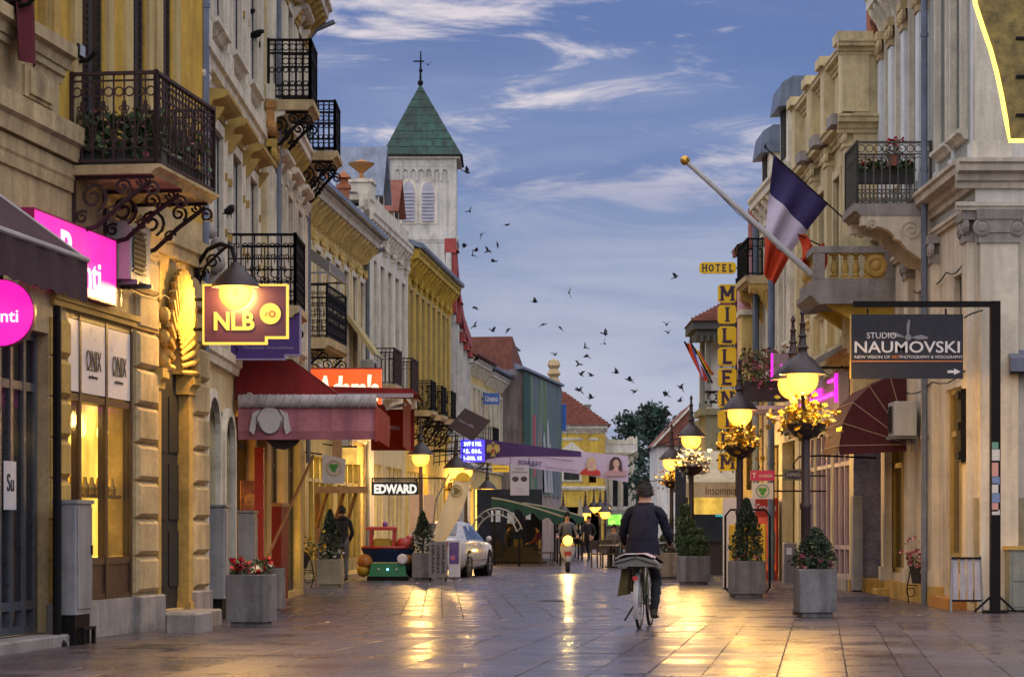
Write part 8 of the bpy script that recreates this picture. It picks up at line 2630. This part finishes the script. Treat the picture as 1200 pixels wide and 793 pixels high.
for k,(px0,y0_,lab) in enumerate(((576,84,'bottle green cafe awning, nearer of the two, over the dark terrace'),(612,98,'bottle green cafe awning, farther one, reaching to the far lamps'))):
 Yq=y0_
 t=thing('cafe_awning',lab,'awning',(PX(px0,Yq),Yq,0))
 dx=PX(660+k*25,Yq)-PX(px0,Yq)
 za,zb3=PZ(583+6*k,Yq),PZ(605,Yq)
 m=MB();m.grid(lambda u,v: (dx*u,v*11,za+(zb3-za)*u**1.3+.1*math.sin(v*3.1)),10,4);m.grid(lambda u,v: (dx*u,-.01,za+(zb3-za)*u**1.3-.30*v*(1+.3*math.sin(u*30)*v)),30,1);m.build('canopy',GRN,t)
 m=MB();m.grid(lambda u,v: (dx*u,-.015,za+(zb3-za)*u**1.3+.02-.05*v),10,1);m.grid(lambda u,v: (dx,v*11,zb3-.35*u),2,6);m.build('pale_hem',M('pale_canvas',(.30,.28,.22),.8,.15),t)
 for x,y in ((.1,.1),(dx-.1,.1),(dx-.1,5.5),(dx-.1,10.9)):
  m=MB();m.bar((x,y,0),(x,y,(za if x<1 else zb3)-.05),.08);m.build('post',IRON,t)
t=thing('arch_sign','pale metal lattice arch at the entrance of the cafe terrace','arch',(PX(582,82),82,0))
k4=82/FPX
m=MB()
A0,A1=R(20),R(160)
P1=lambda a,r: ((r*math.cos(a))*30*k4*1.05,0,PZ(633,82)+r*38*k4*math.sin(a))
for r_ in (1.0,.8): m.tube([P1(A0+(A1-A0)*j/16,r_) for j in range(17)],.03,5)
for j in range(0,17,2): m.bar(P1(A0+(A1-A0)*j/16,.8),P1(A0+(A1-A0)*min(16,j+.5)/16,1.0),.03)
m.build('lattice',M('arch_metal',(.26,.26,.27),.4,.1,metal=.4),t)
for s in (A0,A1):
 p=P1(s,.9);m=MB();m.bar((p[0],0,0),(p[0],0,p[2]),.08);m.build('post',IRON,t)
t=thing('cafe_terrace','dark wooden cafe terrace with a low screen under the green awnings','terrace',(PX(600,90),90,0))
m=MB();m.box(-1.3,1.3,0,14,.0,.06);m.build('deck',WOOD_D,t)
m=MB();m.box(-1.35,1.1,-.1,-.04,.06,.62);m.build('screen',M('dark_screen',(.03,.025,.02),.7,.3,4,.1),t)
m=MB();m.box(-1.5,1.3,14,14.2,0,3.0);m.build('back_wall',MATS['dim_interior'],t)
for x,z,w_ in ((-.9,1.6,.4),(-.2,1.5,.3),(.5,1.7,.3)):
 m=MB();m.box(x,x+w_,13.9,13.98,z,z+.5);m.build('lit_panel',EM('pale_panel_light',(.8,.75,.7),0.18,.4),t)
def chair_parts():
 t=thing('cafe_chair','dark cafe chair','chair',(0,0,0))
 m=MB();m.box(-.22,.22,-.22,.22,.43,.47);m.build('seat',WOOD_D,t)
 m=MB();m.box(-.22,.22,.19,.23,.6,.9);m.build('backrest',WOOD_D,t)
 for x in (-.2,.2):
  for y in (-.2,.2):
   m=MB();m.bar((x,y,0),(x,y*(1.05 if y>0 else 1),.43 if y<0 else .9),.035);m.build('leg',WOOD_D,t)
 return t
def table_parts():
 t=thing('cafe_table','round cafe table','table',(0,0,0))
 m=MB();m.lathe((0,0,.72),[(.4,0),(.4,.03),(.001,.03)],18);m.build('tabletop',M('pale_tabletop',(.3,.28,.27),.4,.1),t)
 m=MB();m.tube([(0,0,0),(0,0,.72)],.03,8);m.build('leg',IRON,t)
 m=MB();m.lathe((0,0,0),[(.22,0),(.22,.03),(.05,.06)],12);m.build('base',IRON,t)
 return t
c0,t0=chair_parts(),table_parts()
used=[0,0]
def put(px,Y,rz,label,table=False):
 i=1 if table else 0
 o=(t0 if table else c0) if not used[i] else copy_tree(t0 if table else c0)
 used[i]=1
 o.location=(PX(px,Y),Y,0);o.rotation_euler=(0,0,rz)
 o['label']=label
 o['group']='tables of the street cafe' if table else 'chairs of the street cafe'
put(716,80,0,'round cafe table left of the cyclist, nearest to the bicycle',True)
put(729,86,0,'round cafe table partly hidden by the cyclist',True)
put(703,79.5,R(60),'dark cafe chair turned to the left side of the cafe table by the cyclist')
put(712,81.2,R(10),'dark cafe chair at the far side of the cafe table by the cyclist')
put(724,79.6,R(-70),'dark cafe chair close behind the left arm of the cyclist')
put(738,84,R(-60),'dark cafe chair seen between cyclist and pale planter')
put(583,89,R(20),'dark chair at the left end of the terrace behind the screen')
put(603,90.6,R(-40),'dark chair in the middle of the terrace under the green awning')
put(640,84,R(100),'dark chair on the pavement left of the scooter')
seated('person seated in dark clothes under the nearer green awning',(PX(594,92),92,.06),R(-80),BLACKC,BLACKC)
seated('person in maroon seated beside the scooter on the cafe terrace',(PX(633,90),90,.0),R(70),REDC,BLACKC)
seated('person in grey sitting at the cafe table left of the cyclist',(PX(720,82.5),82.5,0),R(170),GREYC,BLACKC)
put(720,82.6,R(170),'dark chair under the person in grey by the cafe table')
t=thing('cafe_umbrella','closed pale parasol standing behind the far green awning','parasol',(PX(680,120),120,0))
m=MB();m.tube([(0,0,0),(0,0,2.9)],.03,6);m.build('pole',IRON,t)
m=MB();m.lathe((0,0,1.1),[(.12,0),(.2,.2),(.14,.9),(.04,1.7)],10);m.build('folded_cloth',M('pale_canvas',(.30,.28,.22)),t)
t=thing('drinks_fridge','red drinks fridge with white script by the round green logo','fridge',(PX(896,55.5),55.5,.09))
h_=PZ(583,55.5)-.09
m=MB();m.cbox(-.28,.28,-.28,.28,0,h_,.02);m.build('cabinet',M('fridge_red',(.42,.02,.012),.4,.1),t)
m=MB();m.box(-.23,.23,-.295,-.285,.2,h_-.45);m.build('door',EM('fridge_glow',(1,.1,.03),0.216,.4),t)
text('Coca-Cola',PANEL,t,(0,-.286,h_-.22),.46,.17,bold=.01,shear=.35)
m=MB();m.box(.19,.22,-.32,-.295,.6,1.1);m.build('handle',STEEL,t)
t=thing('advert_stand','yellow advert panel in a rounded black tube frame behind the tall cone shrub','advert stand',(PX(876,47),47,0))
k5=47/FPX
hw,zt2=26*k5,PZ(597,47)
m=MB();m.tube([(-hw+.08,0,.0),(-hw,0,.1),(-hw,0,zt2-.12),(-hw+.1,0,zt2),(hw-.1,0,zt2),(hw,0,zt2-.12),(hw,0,.1),(hw-.08,0,0)],.022,8,closed=True);m.build('tube_frame',IRON,t,True)
m=MB();m.cbox(-hw+.07,hw-.07,-.04,.04,.12,zt2-.28,.02);m.build('panel',M('advert_yellow',(.52,.36,.03),.5,.12,2,.05),t)
m=MB();m.prism([(-.1,zt2-.16),(.1,zt2-.16),(.14,zt2-.06),(-.14,zt2-.06)],-.02,.02);m.build('topper',SIGN_Y,t)
text('sladoled',M('brown_ink',(.1,.05,.03)),t,(0,-.045,zt2-.45),.5,.12,bold=.02)
m=MB();m.box(-.3,-.05,-.3,.3,0,.03);m.box(.05,.3,-.3,.3,0,.03);m.build('foot',IRON,t)
t=thing('white_panel','tall white display panel behind the yellow advert stand','panel',(PX(866,49.5),49.5,0))
m=MB();m.box(-.33,.33,-.03,.03,.05,PZ(583,49.5));m.build('sheet',PANEL,t)
m=MB();m.box(-.34,.34,-.15,.15,0,.05);m.build('foot',STEEL,t)
t=thing('electricity_box','low mauve-grey box with a white sticker right of the drinks fridge','cabinet',(PX(931,53),53,.09))
m=MB();m.cbox(-.25,.25,-.2,.2,0,.85,.015);m.build('body',M('mauve_grey_paint',(.20,.18,.20),.6,.15,3,.05,streak=.3),t)
m=MB();m.box(-.2,-.08,-.206,-.201,.6,.75);m.build('sticker',PANEL,t)
t=thing('electricity_box','tall narrow grey cabinet between mauve windows and the marble panel','cabinet',(PX(1004,44.4),44.4,0))
m=MB();m.cbox(-.09,.09,-.14,.14,.12,1.85,.01);m.build('body',GREY_P,t)
m=MB();m.box(-.08,.08,-.12,.12,0,.12);m.build('base',IRON,t)
t=thing('stone_step','small loose beige stone step before the marble panel','step',(PX(1036,43.8),43.8,0),R(10))
m=MB();m.cbox(-.2,.2,-.16,.16,0,.17,.02);m.build('block',STONE_Y,t)
t=thing('slatted_board','leaning board of four pale slats at the orange doorstep','board',(PX(1132,35.9),35.85,0),R(-4))
for k in range(4):
 m=MB();x=-.16+k*.107;m.box(x-.04,x+.04,-.01,.01,0,.62);o=m.build('slat',M('slat_grey',(.30,.29,.34),.6,.2,5,.1,rnd=.1),t);o.location=(0,0,.17);o.rotation_euler=(R(-6),0,0)
for x in (-.235,.235):
 m=MB();m.bar((x,-.03,0),(x+(.01 if x>0 else -.01)*-3,.07,.84),.03);m.build('leg',STEEL,t)
for z_,y_ in ((.8,.05),(.17,-.01)):
 m=MB();m.bar((-.22,y_,z_),(.22,y_,z_),.03);m.build('crossbar',IRON,t)
t=thing('meter_cabinet','grey double cabinet with a pale ledge at the right edge','cabinet',(PX(1207,36.1),36.15,0))
m=MB();m.cbox(-.34,.34,-.2,.2,.03,.92,.01);m.build('body',M('green_grey_paint',(.20,.21,.18),.6,.2,3,.05,streak=.3,grime=.3),t)
m=MB();m.box(-.37,.37,-.23,.2,.92,.98);m.build('ledge',STONE_Y,t)
for z0_,z1_ in ((.08,.42),(.46,.88)):
 m=MB();m.box(-.29,.29,-.212,-.203,z0_,z1_);m.build('door',MATS['green_grey_paint'],t)
t=thing('awning','small blue-grey awning over the notice board at the right edge','awning',(PX(1205,36.2),36.4,PZ(437,36.2)))
m=MB();m.add([(-.28,0,.36),(.6,0,.36),(.6,-.3,.22),(-.28,-.3,.22),(-.28,0,.0),(.6,0,.0),(.6,-.3,.0),(-.28,-.3,.0)],[(0,1,2,3),(0,3,7,4),(1,5,6,2),(3,2,6,7)]);m.build('canopy',M('bluegrey_canvas',(.13,.14,.2),.8,.15,2,.1),t)
m=MB();m.box(-.29,.61,-.31,-.28,-.02,.02);m.build('rail',IRON,t)
LEAF_T=M('tree_leaf',(.022,.05,.035),.7,.45,1.2,0)
def tree(label,x,y,h,r,n,seed,droop=0,cz=.55):
 g=random.Random(seed)
 t=thing('tree',label,'tree',(x,y,0),0,'trees beyond the white pavilion')
 m=MB();m.tube([(0,0,0),(.1,0,h*.3),(-.05,.1,h*.6),(.05,0,h*.92)],[.3,.22,.13,.04],8)
 cl=[]
 for k in range(30):
  z=h*g.uniform(.25,.98)
  rr=r*(1-abs(z/h-cz)/.62)*g.uniform(.45,1.0)
  a=g.random()*6.28
  c=Vector((math.cos(a)*rr,math.sin(a)*rr,z));cl.append(c)
  m.tube([(0,0,z*.75),c*.55+Vector((0,0,z*.38)),c],[.06,.04,.015],5)
 m.build('trunk',WOOD_D,t)
 m=MB();pts=[]
 for _ in range(n):
  c=cl[g.randrange(len(cl))]
  s=r*.22
  p=c+Vector((g.gauss(0,s),g.gauss(0,s),g.gauss(0,s*.8)))
  if droop and g.random()<.5: p.z-=g.random()*droop
  pts.append(p)
 leaves(m,pts,.55,0,g,1.3);m.build('crown',LEAF_T,t)
tree('dark bushy tree rising behind the white pavilion roof',PX(735,230),230,12.4,1.8,2400,3)
tree('tall dark tree with drooping branches between the pavilion and the hotel',PX(765,190),190,11.0,1.9,3000,5,1.6)
tree('slim dark tree partly hidden behind the far red gable',PX(778,200),200,8.8,1.6,1800,8,1.5)
bm_=[bird_mesh(f,i) for i,f in enumerate((.75,-.45,.15,1.05,-.1,.5))]
protos=[]
BP=[(63,85,8),(104,167,8),(195,133,8),(45,210,11),(162,203,11),(83,225,7),(72,242,8),(126,227,9),(149,263,13),(82,428,8),(80,495,6),(143,511,8),(200,506,7),(294,408,8),(417,375,13),(323,489,11),(386,500,7),(234,580,6),(368,597,12),(474,571,8),(484,601,8),(545,521,10),(545,557,8),(450,632,10),(460,668,7),(497,671,7),(455,722,8),(493,751,8),(585,661,8),(635,687,7),(653,729,6),(347,702,7),(766,490,6),(772,518,7),(798,320,9),(820,714,6),(766,740,9),(815,762,5)]
BP=[(530+a/3.05,220+b/3.05,c) for a,b,c in BP]+[(546.5,201.5,15),(501.5,76,10),(738,445,7),(680,457,8),(692,466,8),(744,459,6),(781,462,9),(797,454,6),(783,486,8),(779,487,6),(779,499,6),(782,503,6)]
rb=random.Random(21)
for k,(px,py,w_) in enumerate(BP):
 Yb_=max(45,min(150,.78*FPX/w_*rb.uniform(.8,1.0)))
 if k<6:
  o=bm_[k].build('pigeon',BIRD);protos.append(o)
 else:
  o=protos[rb.randrange(6)].copy();COL.objects.link(o)
 o.location=W(px,py,Yb_)
 o.rotation_euler=(rb.gauss(0,.35),rb.gauss(0,.5),rb.uniform(-math.pi,math.pi))
 tag(o,{38: 'big dark pigeon flying just right of the church belfry',39: 'lone pigeon flying by the spire cross',34: 'lone pigeon flying left of the yellow HOTEL board',14: 'widest winged pigeon in mid sky, topmost of the lower flock'}.get(k,'small dark pigeon flying in the flock above the street'),'bird','pigeons flying above the street')
bq=bird_mesh(0,3,True)
pb=None
for px,py,Yq,lab in ((299,41,38.6,'dark pigeon perched side-on at the corner of the ribbed grey house, lower of two'),(290,17,38.9,'dark pigeon on the white baroque wall near the top edge'),(269,247,33.2,'dark pigeon on the carved corbel above the wall lantern')):
 if pb is None: pb=o=bq.build('pigeon',BIRD)
 else: o=pb.copy();COL.objects.link(o)
 o.location=W(px,py,Yq);o.rotation_euler=(0,0,R(-70+px));tag(o,lab,'bird','pigeons perched on the left fronts')
